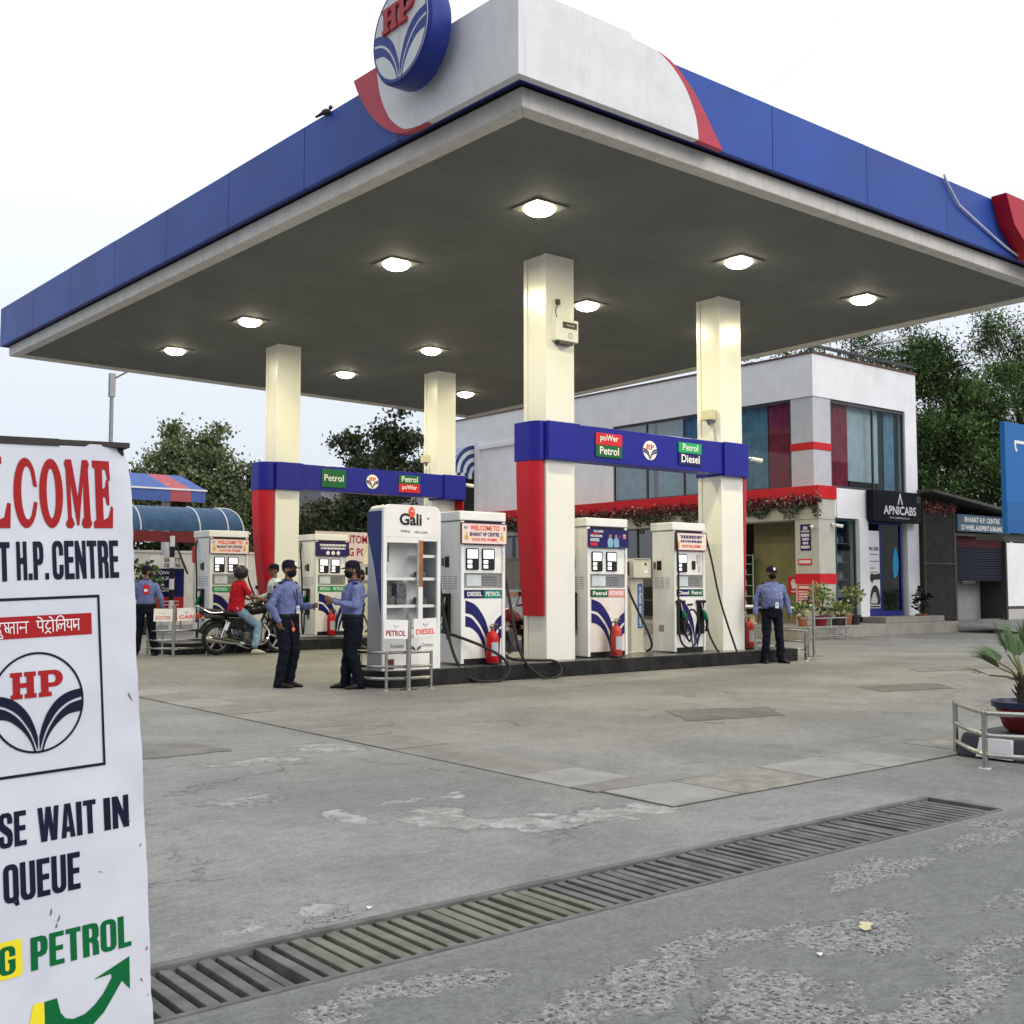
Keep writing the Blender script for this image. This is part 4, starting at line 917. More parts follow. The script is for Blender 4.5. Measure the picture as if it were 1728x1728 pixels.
# open shop front under the band: floor-to-lintel glazing bays, dark room, olive side wall
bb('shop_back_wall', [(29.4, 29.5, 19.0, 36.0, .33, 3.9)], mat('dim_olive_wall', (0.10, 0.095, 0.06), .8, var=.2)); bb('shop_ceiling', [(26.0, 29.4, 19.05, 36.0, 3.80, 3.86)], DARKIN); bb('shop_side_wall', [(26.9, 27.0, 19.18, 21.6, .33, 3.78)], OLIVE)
bb('glazing_bar', [(26.0, 26.06, y, y + .06, .33, 3.22) for y in (19.17, 21.7, 23.6, 25.6, 27.6, 29.6, 31.6, 33.6)] + [(26.0, 26.06, 23.66, 36, .9, .97)], ALU)
m = MB(); m.add([(.03, 4.9, .35), (.03, 17, .35), (.03, 17, 3.2), (.03, 4.9, 3.2)], [(0, 1, 2, 3)]); m.build('shop_glass', GLD, bld)
bb('low_wall_panel', [(25.9, 26.0, 27.2, 34.0, .33, 1.25)], mat('pale_counter_panel', (.45, .47, .48), .5)); bb('low_wall_stripe', [(25.88, 25.899, 27.2, 34.0, 1.0, 1.16)], mat('salmon_stripe', (.50, .22, .15), .6))
# narrow shop window with stocked shelves beside the glass door
SH = bb('shop_window', [(27.1, 27.15, Y0 + .1, Y0 + .16, .5, 3.3), (28.03, 28.08, Y0 + .1, Y0 + .16, .5, 3.3), (27.15, 28.03, Y0 + .1, Y0 + .16, 3.25, 3.3)], mat('teal_frame', (.03, .09, .09), .4))
m = MB(); m.add([(1.12, .13, .5), (2.06, .13, .5), (2.06, .13, 3.28), (1.12, .13, 3.28)], [(0, 1, 2, 3)]); m.build('pane', GLS, SH)
bb('shelf', [(27.1, 28.1, Y0 + .35, Y0 + .75, z, z + .03) for z in (.55, 1.05, 1.55, 2.05, 2.6)], MGREY, SH); bb('shelf_back', [(27.05, 28.4, Y0 + .8, Y0 + .83, .5, 3.3)], mat('dim_shelf_back', (.07, .08, .08), .7), SH)
m = MB(); r2 = random.Random(5)
for z in (.58, 1.08, 1.58, 2.08, 2.63):
    for k in range(8):
        xx = 1.16 + k * .115; hh = r2.uniform(.2, .32); m.lathe([(.04, 0), (.042, hh * .65), (.015, hh * .8), (.015, hh)], (xx, .5, z), 8, mi=r2.choice([0, 0, 1, 2]))
m.build('bottles', [mat('bottle_white', (.5, .52, .52), .4), mat('bottle_grey', (.2, .23, .25), .4), mat('bottle_dark', (.06, .08, .10), .4)], SH)
# blue framed glass door with poster
DOORB = mat('door_frame_blue', hexc(20, 36, 120), .4)
DR = bb('door', [(28.52, 28.60, Y0 + .02, Y0 + .10, .5, 3.3), (29.12, 29.24, Y0 + .02, Y0 + .10, .5, 3.3), (30.26, 30.36, Y0 + .02, Y0 + .10, .5, 3.3), (28.6, 29.12, Y0 + .02, Y0 + .10, .5, .78), (29.24, 30.26, Y0 + .02, Y0 + .10, .5, .66), (29.24, 30.26, Y0 + .02, Y0 + .10, 3.2, 3.3), (28.6, 29.12, Y0 + .02, Y0 + .10, 3.2, 3.3)], DOORB, bevel=.006)
m = MB(); m.add([(3.24, .06, .66), (4.26, .06, .66), (4.26, .06, 3.2), (3.24, .06, 3.2)], [(0, 1, 2, 3)]); m.build('pane', GLD, DR)
bb('office_wall', [(28.6, 30.6, Y0 + 1.6, Y0 + 1.65, .5, 3.3), (28.55, 28.6, Y0 + .3, Y0 + 1.6, .5, 3.3), (30.6, 30.64, Y0 + .3, Y0 + 1.6, .5, 3.3)], mat('office_wall_grey', (.30, .30, .27), .7), DR)
bb('poster', [(28.56, 29.10, Y0 - .002, Y0 + .018, .74, 3.0)], SIGNW, DR)
m = MB(); q = lambda x, z: (x - BX, -.006, z)
m.text('CABS', q(28.75, 2.42), XP, ZP, .30, .11, 0, .02); m.text('APNI', q(28.57, 2.42), XP, ZP, .14, .11, 0, .02)
for z, w in ((2.3, .45), (2.1, .48), (1.9, .25), (1.78, .4)): m.prism([(0, 0), (w, 0), (w, .018), (0, .018)], q(28.6, z), XP, ZP, .001)
m.prism([(0, .1), (.1, .0), (.16, .1), (.5, .12), (.5, .3), (.2, .26), (.08, .3), (0, .24)], q(28.6, 1.46), XP, ZP, .001); m.prism([(0, 0)] + [(.26 + .25 * math.cos(R(a)), .15 + .42 * math.sin(R(a))) for a in range(180, -1, -12)] + [(.5, 0)], q(28.58, .84), XP, ZP, .001)
m.prism([(0, 0), (.5, 0), (.5, .05), (0, .05)], q(28.58, .76), XP, ZP, .001); m.build('poster_print', BLACK, DR)
m = MB(); m.prism([(0, 0), (.3, 0), (.34, .1), (.28, .2), (.24, .32), (.12, .32), (.06, .2), (0, .1)], (28.62 - BX, -.0085, .88), XP, ZP, .001); m.build('poster_car', LGREY, DR)
m = MB(); m.prism([tuple(p)[:2] for p in cat([(0, 0, 0), (.16, .12, 0), (.24, .4, 0), (.18, .75, 0), (.05, .9, 0), (-.05, .6, 0), (-.08, .25, 0)], 5, True)], (29.95 - BX, .052, 1.62), XP, ZP, .002); m.build('blue_sticker', mat('cyan_sticker', hexc(40, 150, 200), .5), DR)
# black fascia sign over the door
t_ = thing('shop_sign', 'black box sign reading APNICABS over the glass door', 'sign', (28.46, 18.62, 3.27))
m = MB(); m.box(0, 2.55, -.12, .11, 0, .92); m.build('sign_box', SIGNB, t_, bevel=.01)
m = MB(); m.text('APNICABS', (.52, -.124, .22), XP, ZP, 1.72, .26, 0, .02); m.text('Online Cab Booking Service', (.82, -.124, .09), XP, ZP, 1.05, .07)
m.prism([(0, 0), (.06, 0), (.14, .24), (.22, 0), (.28, 0), (.14, .36)], (1.26, -.122, .53), XP, ZP, .002); m.build('lettering', SIGNW, t_)
m = MB(); m.box(2.28, 2.5, -.126, -.121, .62, .82); m.build('small_plate', DGREY, t_)
# notices on the ground pier (facing the pumps) and on the olive wall
def notice(lb, Y, z, h, wY, bg, blocks, xf=25.63, nm='notice_board'):
    """board on a wall that faces -X; Y = its near edge, width wY"""
    t = thing(nm, lb, 'notice', (xf, Y, z))
    m = MB(); m.box(-.02, -.003, 0, wY, 0, h); m.build('board', bg, t, bevel=.002)
    by = {}
    for (mt, f0, f1, g0, g1) in blocks: by.setdefault(mt.name, (mt, []))[1].append((f0, f1, g0, g1))
    for k, (mt, L) in enumerate(by.values()):
        m = MB()
        for (f0, f1, g0, g1) in L: m.add([(-.023 - .0012 * k, wY * (1 - f0), h * g0), (-.023 - .0012 * k, wY * (1 - f1), h * g0), (-.023 - .0012 * k, wY * (1 - f1), h * g1), (-.023 - .0012 * k, wY * (1 - f0), h * g1)], [(0, 1, 2, 3)])
        m.build('print', mt, t)
    return t
def scribble(mt, rows, seed=1):
    """rows: (g0, g1, f0, f1) -> short glyph-like blocks of illegible small print"""
    r3 = random.Random(seed); out = []
    for (g0, g1, f0, f1) in rows:
        f = f0
        while f < f1 - .02:
            w = r3.uniform(.02, .055); out.append((mt, f, min(f + w, f1), g0 + r3.uniform(0, .15) * (g1 - g0), g1)); f += w + r3.uniform(.008, .02)
    return out
notice('navy notice with white hindi lines high on the corner pier', 18.62, 2.36, .72, .34, NAVY, scribble(SIGNW, [(.78, .92, .3, .7), (.70, .76, .1, .9), (.52, .64, .1, .9), (.38, .48, .2, .85), (.23, .33, .25, .8), (.07, .18, .1, .9)], 3))
notice('small red no smoking strip below the navy notice on pier', 18.60, 1.96, .17, .44, VRED, scribble(SIGNW, [(.25, .78, .08, .94)], 4))
hand = [(.2, 0), (.7, 0), (.8, .3), (1.0, .5), (.92, .58), (.72, .45), (.72, .9), (.6, .9), (.58, .55), (.52, 1.0), (.4, 1.0), (.4, .55), (.3, .95), (.18, .92), (.22, .5), (.1, .75), (0, .7), (.12, .3)]
t_ = notice('red and navy notice with stop hand at the foot of corner pier', 18.42, .72, .70, .66, VRED, [(NAVY, .45, 1.0, 0.0, .55), (NAVY, .06, .5, 0.0, .16), (VRED, .62, .97, .18, .72)] + scribble(SIGNW, [(.84, .95, .08, .92), (.70, .76, .06, .56), (.60, .66, .06, .56), (.50, .56, .06, .5), (.40, .46, .06, .45), (.30, .36, .06, .4), (.20, .26, .06, .36), (.05, .10, .1, .9), (.22, .28, .66, .92)], 6))
def on_x(poly, t, Yc, z, w, h, mt, lift, nm):
    m = MB(); m.prism([(x * w, y * h) for x, y in poly], (-lift, Yc, z), YN, ZP, .001); return m.build(nm, mt, t)
on_x(hand, t_, .24, .22, .16, .26, SIGNW, .028, 'stop_hand')
t_ = notice('red stop hand plate alone on the olive shop wall', 19.9, 1.15, .50, .46, VRED, scribble(SIGNW, [(.10, .2, .25, .8)], 8), xf=26.9, nm='stop_plate')
on_x(hand, t_, .36, .16, .24, .28, SIGNW, .027, 'stop_hand')
m = MB(); m.box(-.022, -.003, 0, .42, 0, .60); tag(m.build('price_poster', SIGNW, loc=(25.98, 33.4, 1.9)), 'small white poster on dark shop glass left of red column', 'poster')
# white steel rack with bottles just inside the shop
t_ = thing('shelf_rack', 'tall white steel display rack inside the shop doorway', 'rack', (26.25, 21.45, .33))
m = MB()
for yy in (0, .5):
    m.cyl((0, yy, 0), (0, yy, 2.0), .02, .02, 6); m.cyl((.4, yy, 0), (.4, yy, 2.0), .02, .02, 6)
for z in (.1, .42, .74, 1.06, 1.38, 1.70, 1.96): m.box(-.01, .41, -.01, .51, z, z + .02)
m.build('rack_frame', mat('rack_pale_green', (.50, .58, .52), .4), t_)
m = MB()
for z in (.12, .44, .76, 1.08, 1.4, 1.72):
    for k in range(4): m.lathe([(.045, 0), (.045, .14), (.018, .18), (.018, .21)], (.12, .08 + k * .115, z), 8, mi=k % 3)
m.build('bottles', [mat('bottle_white', (.5, .5, .5)), mat('bottle_grey', (.2, .2, .2)), mat('bottle_dark', (.1, .1, .1))], t_)
# posters glimpsed between the two right pumps
t_ = notice('white quality check poster seen between the front pumps', 22.25, .95, 1.25, 1.15, SIGNW, [(VRED, .3, .8, .86, .92), (VRED, .3, .8, .76, .81)] + scribble(INK, [(.08, .18, .1, .9), (.28, .34, .1, .9)], 12), xf=25.9, nm='quality_poster')
on_x([(0, .5), (.4, .6), (.5, .2), (.9, .9), (1, .2), (.5, 0)], t_, .8, .48, .45, .4, BLACK, .028, 'poster_figure')
notice('dark posters pinned high inside the shop window', 22.3, 2.2, .9, 1.5, mat('dark_navy_poster', (.02, .025, .06), .5), [(GOLD, .55, .85, .1, .7), (mat('pale_green_print', (.25, .3, .2), .5), .1, .3, .65, .95), (SIGNW, .06, .3, .05, .4)], xf=26.3, nm='dark_poster')
# hanging flower garland under the red band
def garland(name, lb, y0, y1, x, z):
    r3 = np.random.RandomState(11); n = int((y1 - y0) * 620); V = []; F = []; MI = []
    for i in range(n):
        yy = r3.uniform(y0, y1); top = r3.rand() < .5
        if top: c = np.array([x + r3.normal(0, .07), yy, z + r3.normal(.02, .085)]); s_ = r3.uniform(.03, .06); mi = r3.choice([0, 0, 1, 1, 2, 3])
        else:
            dr = max(0, mnoise.noise(Vector((yy * 1.9, 2, 0))) + .35) * .7
            c = np.array([x - .02 + r3.normal(0, .05), yy, z - .08 - r3.rand() * dr]); s_ = r3.uniform(.025, .05); mi = r3.choice([3, 4, 4])
        a = r3.normal(size=3); a /= np.linalg.norm(a); b = np.cross(a, r3.normal(size=3)); b /= np.linalg.norm(b)
        o = len(V); V += [c - a * s_, c + b * s_ * .7, c + a * s_, c - b * s_ * .7]; F.append((o, o + 1, o + 2, o + 3)); MI.append(mi)
    m = MB(); m.v = [tuple(v) for v in V]; m.f = F; m.mi = MI
    m.cyl((x + .06, y0, z), (x + .06, y1, z), .05, .05, 6, mi=4)
    o = m.build(name, [mat('petal_crimson', (.20, .02, .035), .6), mat('petal_maroon', (.11, .02, .03), .6), mat('petal_pale_pink', (.42, .28, .26), .6), mat('leaf_bronze', (.09, .07, .03), .6), mat('leaf_dark_green', (.03, .06, .03), .6)])
    return tag(o, lb, 'garland')
garland('flower_garland', 'hanging strip of crimson artificial flowers along the red band', 18.22, 36, 25.50, 3.70)
m = MB()   # rounded end of the garland round the corner
# striped awning over the far doorway
t_ = thing('striped_awning', 'blue and white striped barrel awning on the far end of white wall', 'awning', (26.0, 34.35, 0))
AW = NT('blue_white_stripes'); pp = AW.n('NewGeometry').outputs['Position']; w_ = AW.n('TexWave', wave_type='BANDS', bands_direction='Y'); AW.put(w_.inputs['Vector'], pp); w_.inputs['Scale'].default_value = 1.45
AW.put(AW.b.inputs['Base Color'], AW.mix(AW.ss(w_.outputs['Fac'], .45, .55), (0.03, 0.06, 0.20), (0.66, 0.68, 0.72))); AW.b.inputs['Roughness'].default_value = .8; AW = AW.m
m = MB(); vs = []; nA = 12
for j in range(2):
    for i in range(nA + 1):
        a = R(90 * i / nA); vs.append((-1.05 * math.sin(a), j * 1.55, 5.72 + 1.1 * math.cos(a)))
fs = [(i, i + 1, nA + 2 + i, nA + 1 + i) for i in range(nA)]
m.add(vs, fs)
m.add([(-1.05, 0, 5.72), (-1.05, 1.55, 5.72), (-1.06, 1.55, 5.5), (-1.06, 0, 5.5)], [(0, 1, 2, 3)])
m.build('awning_cover', AW, t_, smooth=True)
m = MB()
for k in range(7):                                     # end panel in concentric blue and white bands
    f0, f1 = k / 7, (k + 1) / 7; pv = []
    for i in range(nA + 1):
        a = R(90 * i / nA); pv += [(-1.05 * f0 * math.sin(a), .004, 5.72 + 1.1 * f0 * math.cos(a)), (-1.05 * f1 * math.sin(a), .004, 5.72 + 1.1 * f1 * math.cos(a))]
    m.add(pv, [(2 * i, 2 * i + 1, 2 * i + 3, 2 * i + 2) for i in range(nA)], k % 2)
for k in range(6): m.add([(-1.05 * k / 6, .004, 5.5), (-1.05 * (k + 1) / 6, .004, 5.5), (-1.05 * (k + 1) / 6, .004, 5.719), (-1.05 * k / 6, .004, 5.719)], [(0, 1, 2, 3)], k % 2)
m.build('end_panel', [mat('awning_stripe_blue', (.03, .06, .20), .8), mat('awning_stripe_white', (.66, .68, .72), .8)], t_)
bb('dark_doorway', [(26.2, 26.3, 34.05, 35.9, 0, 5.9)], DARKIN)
# rooftop floodlight arm
t_ = thing('roof_floodlight', 'black rooftop floodlight on an arm above the side wall', 'floodlight', (28.2, 18.95, 7.96))
m = MB(); m.cyl((0, 0, 0), (0, 0, 1.0), .03, .03, 8); m.tube([(0, 0, .35), (.5, -.3, .5), (.9, -.5, .62)], .025, 8); m.build('mast', DGREY, t_)
m = MB(); m.hexa([(.7, -.6, .55), (1.4, -.95, .72), (1.55, -.65, .72), (.85, -.3, .55)], [(.7, -.6, .62), (1.4, -.95, .79), (1.55, -.65, .79), (.85, -.3, .62)]); m.build('lamp_head', LGREY, t_)
cctv((25.62, 18.55, 3.02), R(200), 'small white security camera on the corner pier'); cctv((26.2, 18.34, 3.08), R(-60), 'small white security camera on the pier side face')

# ================================================================== RIGHT-HAND SHED, GATE, HOARDING, WALL
MESH = NT('diamond_mesh'); pq = MESH.n('NewGeometry').outputs['Position']; sq = MESH.n('SeparateXYZ'); MESH.put(sq.inputs[0], pq)
t_ = thing('lattice_gate', 'tall dark diamond lattice gate beside the glass office door', 'gate', (31.3, 18.62, .2))
m = MB(); GW, GH = 1.78, 3.75
m.box(0, .06, -.03, .03, 0, GH); m.box(GW - .06, GW, -.03, .03, 0, GH); m.box(.06, GW - .06, -.03, .03, 0, .06); m.box(.06, GW - .06, -.03, .03, GH - .06, GH); m.box(.06, GW - .06, -.03, .03, 1.85, 1.91)
m.build('gate_frame', mat('gate_grey_brown', (.07, .062, .055), .6, var=.2), t_)
m = MB(); st = .125
k = -GH
while k < GW + GH:
    for sg, k2 in ((1, k), (-1, k + GH)):
        zA = max(0, .06 - k2) if sg > 0 else max(0, k2 - (GW - .06)); zB = min(GH, GW - .06 - k2) if sg > 0 else min(GH, k2 - .06)
        if zB > zA + .03: m.cyl((k2 + sg * zA, .007 * sg, zA), (k2 + sg * zB, .007 * sg, zB), .009, .009, 4)
    k += st
m.build('lattice', mat('lattice_grey', (.16, .15, .14), .5, var=.2), t_)
m = MB()
r3 = np.random.RandomState(4)
for i in range(420):
    c = np.array([r3.uniform(0, 1.7), -.08 + r3.normal(0, .05), 3.62 + r3.normal(0, .09)]); a = r3.normal(size=3); a /= np.linalg.norm(a); b = np.cross(a, r3.normal(size=3)); b /= np.linalg.norm(b)
    m.add([c - a * .05, c + b * .035, c + a * .05, c - b * .035], [(0, 1, 2, 3)], int(r3.choice([0, 1, 1, 2])))
o = m.build('gate_garland', [mat('petal_crimson', (.3, .02, .04)), mat('petal_dusty_rose', (.30, .10, .10), .6), mat('leaf_dark_green', (.03, .06, .03))], loc=(31.3, 18.62, .2)); tag(o, 'short garland of dusty pink flowers on the lattice gate top', 'garland')
t_ = thing('workshop_shed', 'dark wheel alignment shed with blue sign and half rolled shutter', 'shed', (33.1, 18.7, 0))
SHEDW = 3.35
m = MB(); m.box(0, .12, 0, 3, 0, 3.9); m.box(SHEDW, SHEDW + .1, 0, 3, 0, 3.9); m.box(.12, SHEDW, 2.9, 3, 0, 3.9); m.build('shed_wall', mat('shed_dark', (.06, .058, .055), .7), t_)
m = MB(); m.hexa([(-1.9, -.5, 4.25), (SHEDW + .3, -.5, 3.72), (SHEDW + .3, 3, 3.72), (-1.9, 3, 4.25)], [(-1.9, -.5, 4.33), (SHEDW + .3, -.5, 3.80), (SHEDW + .3, 3, 3.80), (-1.9, 3, 4.33)]); m.build('shed_roof', mat('tin_roof_dark', (.08, .075, .07), .6, var=.4), t_)
SHUT = NT('ribbed_shutter'); pp = SHUT.n('NewGeometry').outputs['Position']; w_ = SHUT.n('TexWave', wave_type='BANDS', bands_direction='Z'); SHUT.put(w_.inputs['Vector'], pp); w_.inputs['Scale'].default_value = 4.2
sz_ = SHUT.n('SeparateXYZ'); SHUT.put(sz_.inputs[0], pp)
SHUT.put(SHUT.b.inputs['Base Color'], SHUT.mix(SHUT.ss(sz_.outputs[2], 2.62, 2.66), (0.010, 0.012, 0.026), (0.06, 0.012, 0.013))); SHUT.b.inputs['Roughness'].default_value = .6; SHUT.b.inputs['Specular IOR Level'].default_value = .15; SHUT.bump(w_.outputs['Fac'], .8, .02); SHUT = SHUT.m
m = MB(); m.box(.14, SHEDW - .02, .10, .14, 1.55, 3.1); m.build('shutter', SHUT, t_)
m = MB(); m.box(.0, .12, -.06, -.002, 0.1, 3.1); m.box(.12, SHEDW, -.06, .06, 2.98, 3.08); m.build('shutter_frame', DGREY, t_)
m = MB(); m.box(.13, SHEDW - .05, .9, .95, 0, 1.55); m.build('inner_wall', mat('inner_wall_grey', (.30, .30, .31), .7, streak=.3), t_)
m = MB(); m.box(.5, 1.3, -.02, .02, 1.46, 1.56); m.build('shutter_handle', DGREY, t_)
m = MB(); m.box(.02, SHEDW + .02, -.18, -.08, 3.12, 3.66); o = m.build('sign_panel', mat('slate_blue_sign', hexc(66, 92, 112), .5), t_)
m = MB(); m.text('BHARAT H.P. CENTRE', (.45, -.184, 3.42), XP, ZP, 2.2, .17, 0, .02); m.text('3D WHEEL ALIGMENT & BALANCING', (.22, -.184, 3.17), XP, ZP, 2.95, .16, 0, .02); m.build('lettering', SIGNW, o)
t_ = thing('boundary_wall', 'white blockwork boundary wall at the right edge behind the shed', 'wall', (36.6, 18.9, 0))
m = MB(); m.box(0, 14, 0, .2, 0.62, 2.85); m.build('wall_face', WALLW, t_); m = MB(); m.box(-.05, 14, -.08, .2, 0, .6); m.build('wall_base', BEIGE, t_); m = MB(); m.box(-.02, 14, -.03, -.002, .60, .70); m.box(-.06, .0, -.1, .02, 0, 3.3); m.build('pipe_and_post', DGREY, t_)
m = MB(); m.add([(24, 17.9, .004), (60, 17.9, .004), (60, 19, .30), (24, 19, .30)], [(0, 1, 2, 3)]); m.add([(31.6, 15.5, .003), (60, 15.5, .003), (60, 17.9, .06), (31.6, 17.9, .33)], [(0, 1, 2, 3)])
tag(m.build('concrete_ramp', GROUND), kind='structure')
t_ = thing('hoarding', 'plain bright blue hoarding panel at the right edge on posts', 'hoarding', (28.45, 14.52, 0))
HB = mat('hoarding_blue', hexc(12, 98, 168), .4, var=.05)
m = MB(); m.box(0, 5.5, 0, .14, 2.78, 5.72); m.build('panel', HB, t_, bevel=.01); m = MB(); m.box(.01, 5.5, -.004, -.001, 2.78, 3.6); m.build('lower_panel', mat('hoarding_blue_deep', hexc(8, 88, 152), .4), t_)
m = MB(); m.prism([(0, 0), (.06, -.02), (.10, -.02), (.10, .05), (.05, .06), (.03, .12), (.05, .2), (.5, .2), (.5, .28), (-.03, .28), (-.05, .22), (-.03, .08)], (.53, -.002, 4.98), XP, ZP, .006); m.build('lettering', SIGNW, t_)
m = MB(); m.cyl((2.4, .2, 0), (2.4, .2, 5.6), .06, .06); m.cyl((4.6, .2, 0), (4.6, .2, 5.6), .06, .06); m.box(0.05, 5.5, .15, .9, 2.62, 2.76); m.build('posts', DGREY, t_)

# ================================================================== LEFT BACKGROUND: compressor bay, awnings, wall
t_ = thing('boundary_wall', 'long cream boundary wall behind the far left pumps', 'wall', (-6, 38.5, 0))
m = MB(); m.box(0, 30, 0, .25, 0, 2.55); m.box(0, 30, -.04, .29, 2.553, 2.64); m.build('wall_face', mat('cream_wall', (.60, .57, .50), .75, var=.12, streak=.3), t_)
t_ = thing('barrel_awning', 'long blue barrel vault awning with white ribs and red valance', 'awning', (7.0, 33.0, 0))
m = MB(); vs = []; nA = 14; LA = 8.35
for xx in (0, LA):
    for i in range(nA + 1):
        a = R(90 * i / nA); vs.append((xx, -1.1 * math.sin(a) + 1.1, 3.06 + .82 * math.cos(a)))
m.add(vs, [(i, nA + 1 + i, nA + 2 + i, i + 1) for i in range(nA)])
endv = []
for k in range(8):
    e = R(90 * k / 7)
    for i in range(nA + 1):
        a = R(90 * i / nA); endv.append((LA + .75 * math.sin(e) * math.sin(a) ** .6, (-1.1 * math.sin(a)) * math.cos(e) + 1.1, 3.06 + .82 * math.cos(a)))
m.add(endv, [(k * (nA + 1) + i, (k + 1) * (nA + 1) + i, (k + 1) * (nA + 1) + i + 1, k * (nA + 1) + i + 1) for k in range(7) for i in range(nA)])
m.build('awning_cover', mat('awning_blue_cloth', (.035, .095, .19), .55, var=.25, vscale=2), t_, smooth=True, auto=60)
m = MB()
for xx in (3.4, 5.4, 7.27, 8.2):
    m = MB(); m.tube([(xx, -1.11 * math.sin(R(a)) + 1.1, 3.065 + .83 * math.cos(R(a))) for a in range(0, 91, 9)], .022, 6); m.build('rib', SIGNW, t_, smooth=True)
m = MB(); m.tube([(LA + .45 * math.sin(R(a)) ** .6, -.95 * math.sin(R(a)) + 1.1, 3.07 + .83 * math.cos(R(a))) for a in range(0, 91, 9)], .022, 6)
m.build('rib', SIGNW, t_, smooth=True)
m = MB(); m.box(0, LA + .2, .0, .03, 2.72, 3.05); m.build('valance', mat('valance_red', (.20, .03, .035), .7), t_)
t_ = thing('banded_post', 'black and white banded steel post under the blue awning', 'post', (13.1, 32.3, 0))
for k in range(9):
    m = MB(); m.cyl((0, 0, k * .32), (0, 0, k * .32 + .318), .075, .075, 12); m.build('band', SIGNW if k % 2 == 0 else BLACK, t_, smooth=True)
m = MB(); m.cyl((.1, .1, 2.75), (.62, .3, 1.75), .03, .03, 8); m.cyl((.1, .1, 2.75), (-.1, .1, 2.8), .03, .03, 8); m.build('brace', DGREY, t_)
t_ = thing('striped_canopy', 'flat red and blue striped canopy on a post behind blue awning', 'awning', (7.6, 38.0, 0))
m = MB(); xs = [0, 1.0, 2.0, 3.1, 4.2, 5.3, 6.2, 7.7, 8.45, 9.0]
SB = mat('canopy_cloth_blue', (.06, .12, .36), .6, var=.1); SR_ = mat('canopy_cloth_red', (.42, .09, .11), .6, var=.1)
for k in range(len(xs) - 1):
    mi = k % 2
    m.add([(xs[k], 0, 4.82), (xs[k + 1], 0, 4.82), (xs[k + 1] - .35, 1.4, 5.42), (xs[k] - .35, 1.4, 5.42)], [(0, 1, 2, 3)], mi)
    m.add([(xs[k], -.02, 4.36), (xs[k + 1], -.02, 4.36), (xs[k + 1], -.02, 4.76), (xs[k], -.02, 4.76)], [(0, 1, 2, 3)], mi)
m.build('canopy_cloth', [SB, SR_], t_); m = MB(); m.box(-.05, 9.05, -.06, .02, 4.76, 4.82); m.build('front_rail', SIGNW, t_); m = MB(); m.cyl((7.75, .5, 0), (7.75, .5, 5.0), .14, .14); m.build('support_post', LGREY, t_)
# info boards and older pump beneath the awning
def front_board(nm, lb, x, y, z, w, h, strips, legs=0.0):
    t = thing(nm, lb, 'board', (x, y, z))
    for (mt, f0, f1) in strips:
        m = MB(); m.box(0, w, -.02, .02, h * f0, h * f1 - .002); m.build('board_panel', mt, t)
    if legs:
        m = MB(); m.cyl((.06, .03, -z), (.06, .03, h), .025, .025, 8); m.cyl((w - .06, .03, -z), (w - .06, .03, h), .025, .025, 8); m.build('legs', MGREY, t)
    return t
t_ = front_board('safety_board', 'navy and red safety notice board below the blue awning', 12.55, 32.6, .35, 1.05, 1.95, [(VRED, 0, .36), (NAVY, .36, .80), (SIGNW, .80, 1)], 1)
m = MB()
for k, wd in enumerate(('HOW', 'SAFE', 'IS', 'NGS')): m.text(wd, (.12, -.024, 1.38 - k * .17), XP, ZP, .16 * len(wd), .10, 0, .02)
m.build('lettering', SIGNW, t_)
m = MB(); m.text('SAFETY', (.42, -.024, 1.76), XP, ZP, .5, .12, 0, .02); m.text('CENTRE', (.42, -.024, 1.60), XP, ZP, .5, .11, 0, .02); m.build('lettering', INK, t_)
m = MB()
for k in range(5): m.box(.35, .9, -.024, -.021, .12 + k * .11, .15 + k * .11)
m.build('print_lines', SIGNW, t_)
t_ = front_board('gas_banner', 'white gas notice banner half hidden behind the welcome standee', 10.4, 32.0, .9, .98, 1.65, [(SIGNW, 0, 1)], 1)
m = MB(); m.text('CNG', (.25, -.024, .62), XP, ZP, .66, .34, 0, .03); m.build('lettering', GREEN, t_); m = MB(); m.text('CERTIFICATE', (.05, -.024, 1.18), XP, ZP, .86, .17, 0, .02); m.text('HP', (.72, -.024, 1.42), XP, ZP, .18, .14, 0, .02); m.build('lettering', INK, t_)
t_ = thing('old_pump', 'older cream fuel pump with round red head behind back island', 'fuel pump', (13.75, 31.2, 0))
m = MB(); m.box(-.35, .35, -.25, .25, .1, 2.02); m.build('pump_body', mat('old_pump_cream', (.62, .58, .46), .45, streak=.2), t_, bevel=.03); m = MB(); m.lathe([(.38, 2.03), (.46, 2.1), (.46, 2.5), (.40, 2.56), (.05, 2.58)], (0, 0, 0), 20); m.build('pump_head', VRED, t_, smooth=True)
m = MB(); m.box(-.28, .0, -.28, -.252, 1.35, 1.95); m.box(-.30, .1, -.30, -.252, .9, 1.0); m.build('dial_panel', DGREY, t_); m = MB(); m.tube([Vector(p) for p in cat([(.35, -.1, 2.1), (.2, -.5, 1.6), (-.05, -.6, .9), (-.2, -.55, .3)], 6)], .03, 8); m.build('hose', RUBBER, t_, smooth=True)
m = MB(); m.box(.2, .34, -.27, -.252, .1, 1.2); m.build('red_stripe', VRED, t_)
t_ = front_board('test_banner', 'white banner about automatic fuelling checks behind the far pumps', 16.9, 30.5, 1.78, 2.6, 1.3, [(PINKW, 0.0, 1)], 1)
m = MB(); m.text('AUTOMATIC', (.90, -.024, .94), XP, ZP, 1.55, .26, 0, .02); m.text('FILLING POINT', (.38, -.024, .54), XP, ZP, 1.95, .26, 0, .02); m.build('lettering', INKR, t_)
m = MB(); m.text('OIL CHECK HERE', (.62, -.024, .18), XP, ZP, 1.75, .20, 0, .02); m.build('lettering', INK, t_)
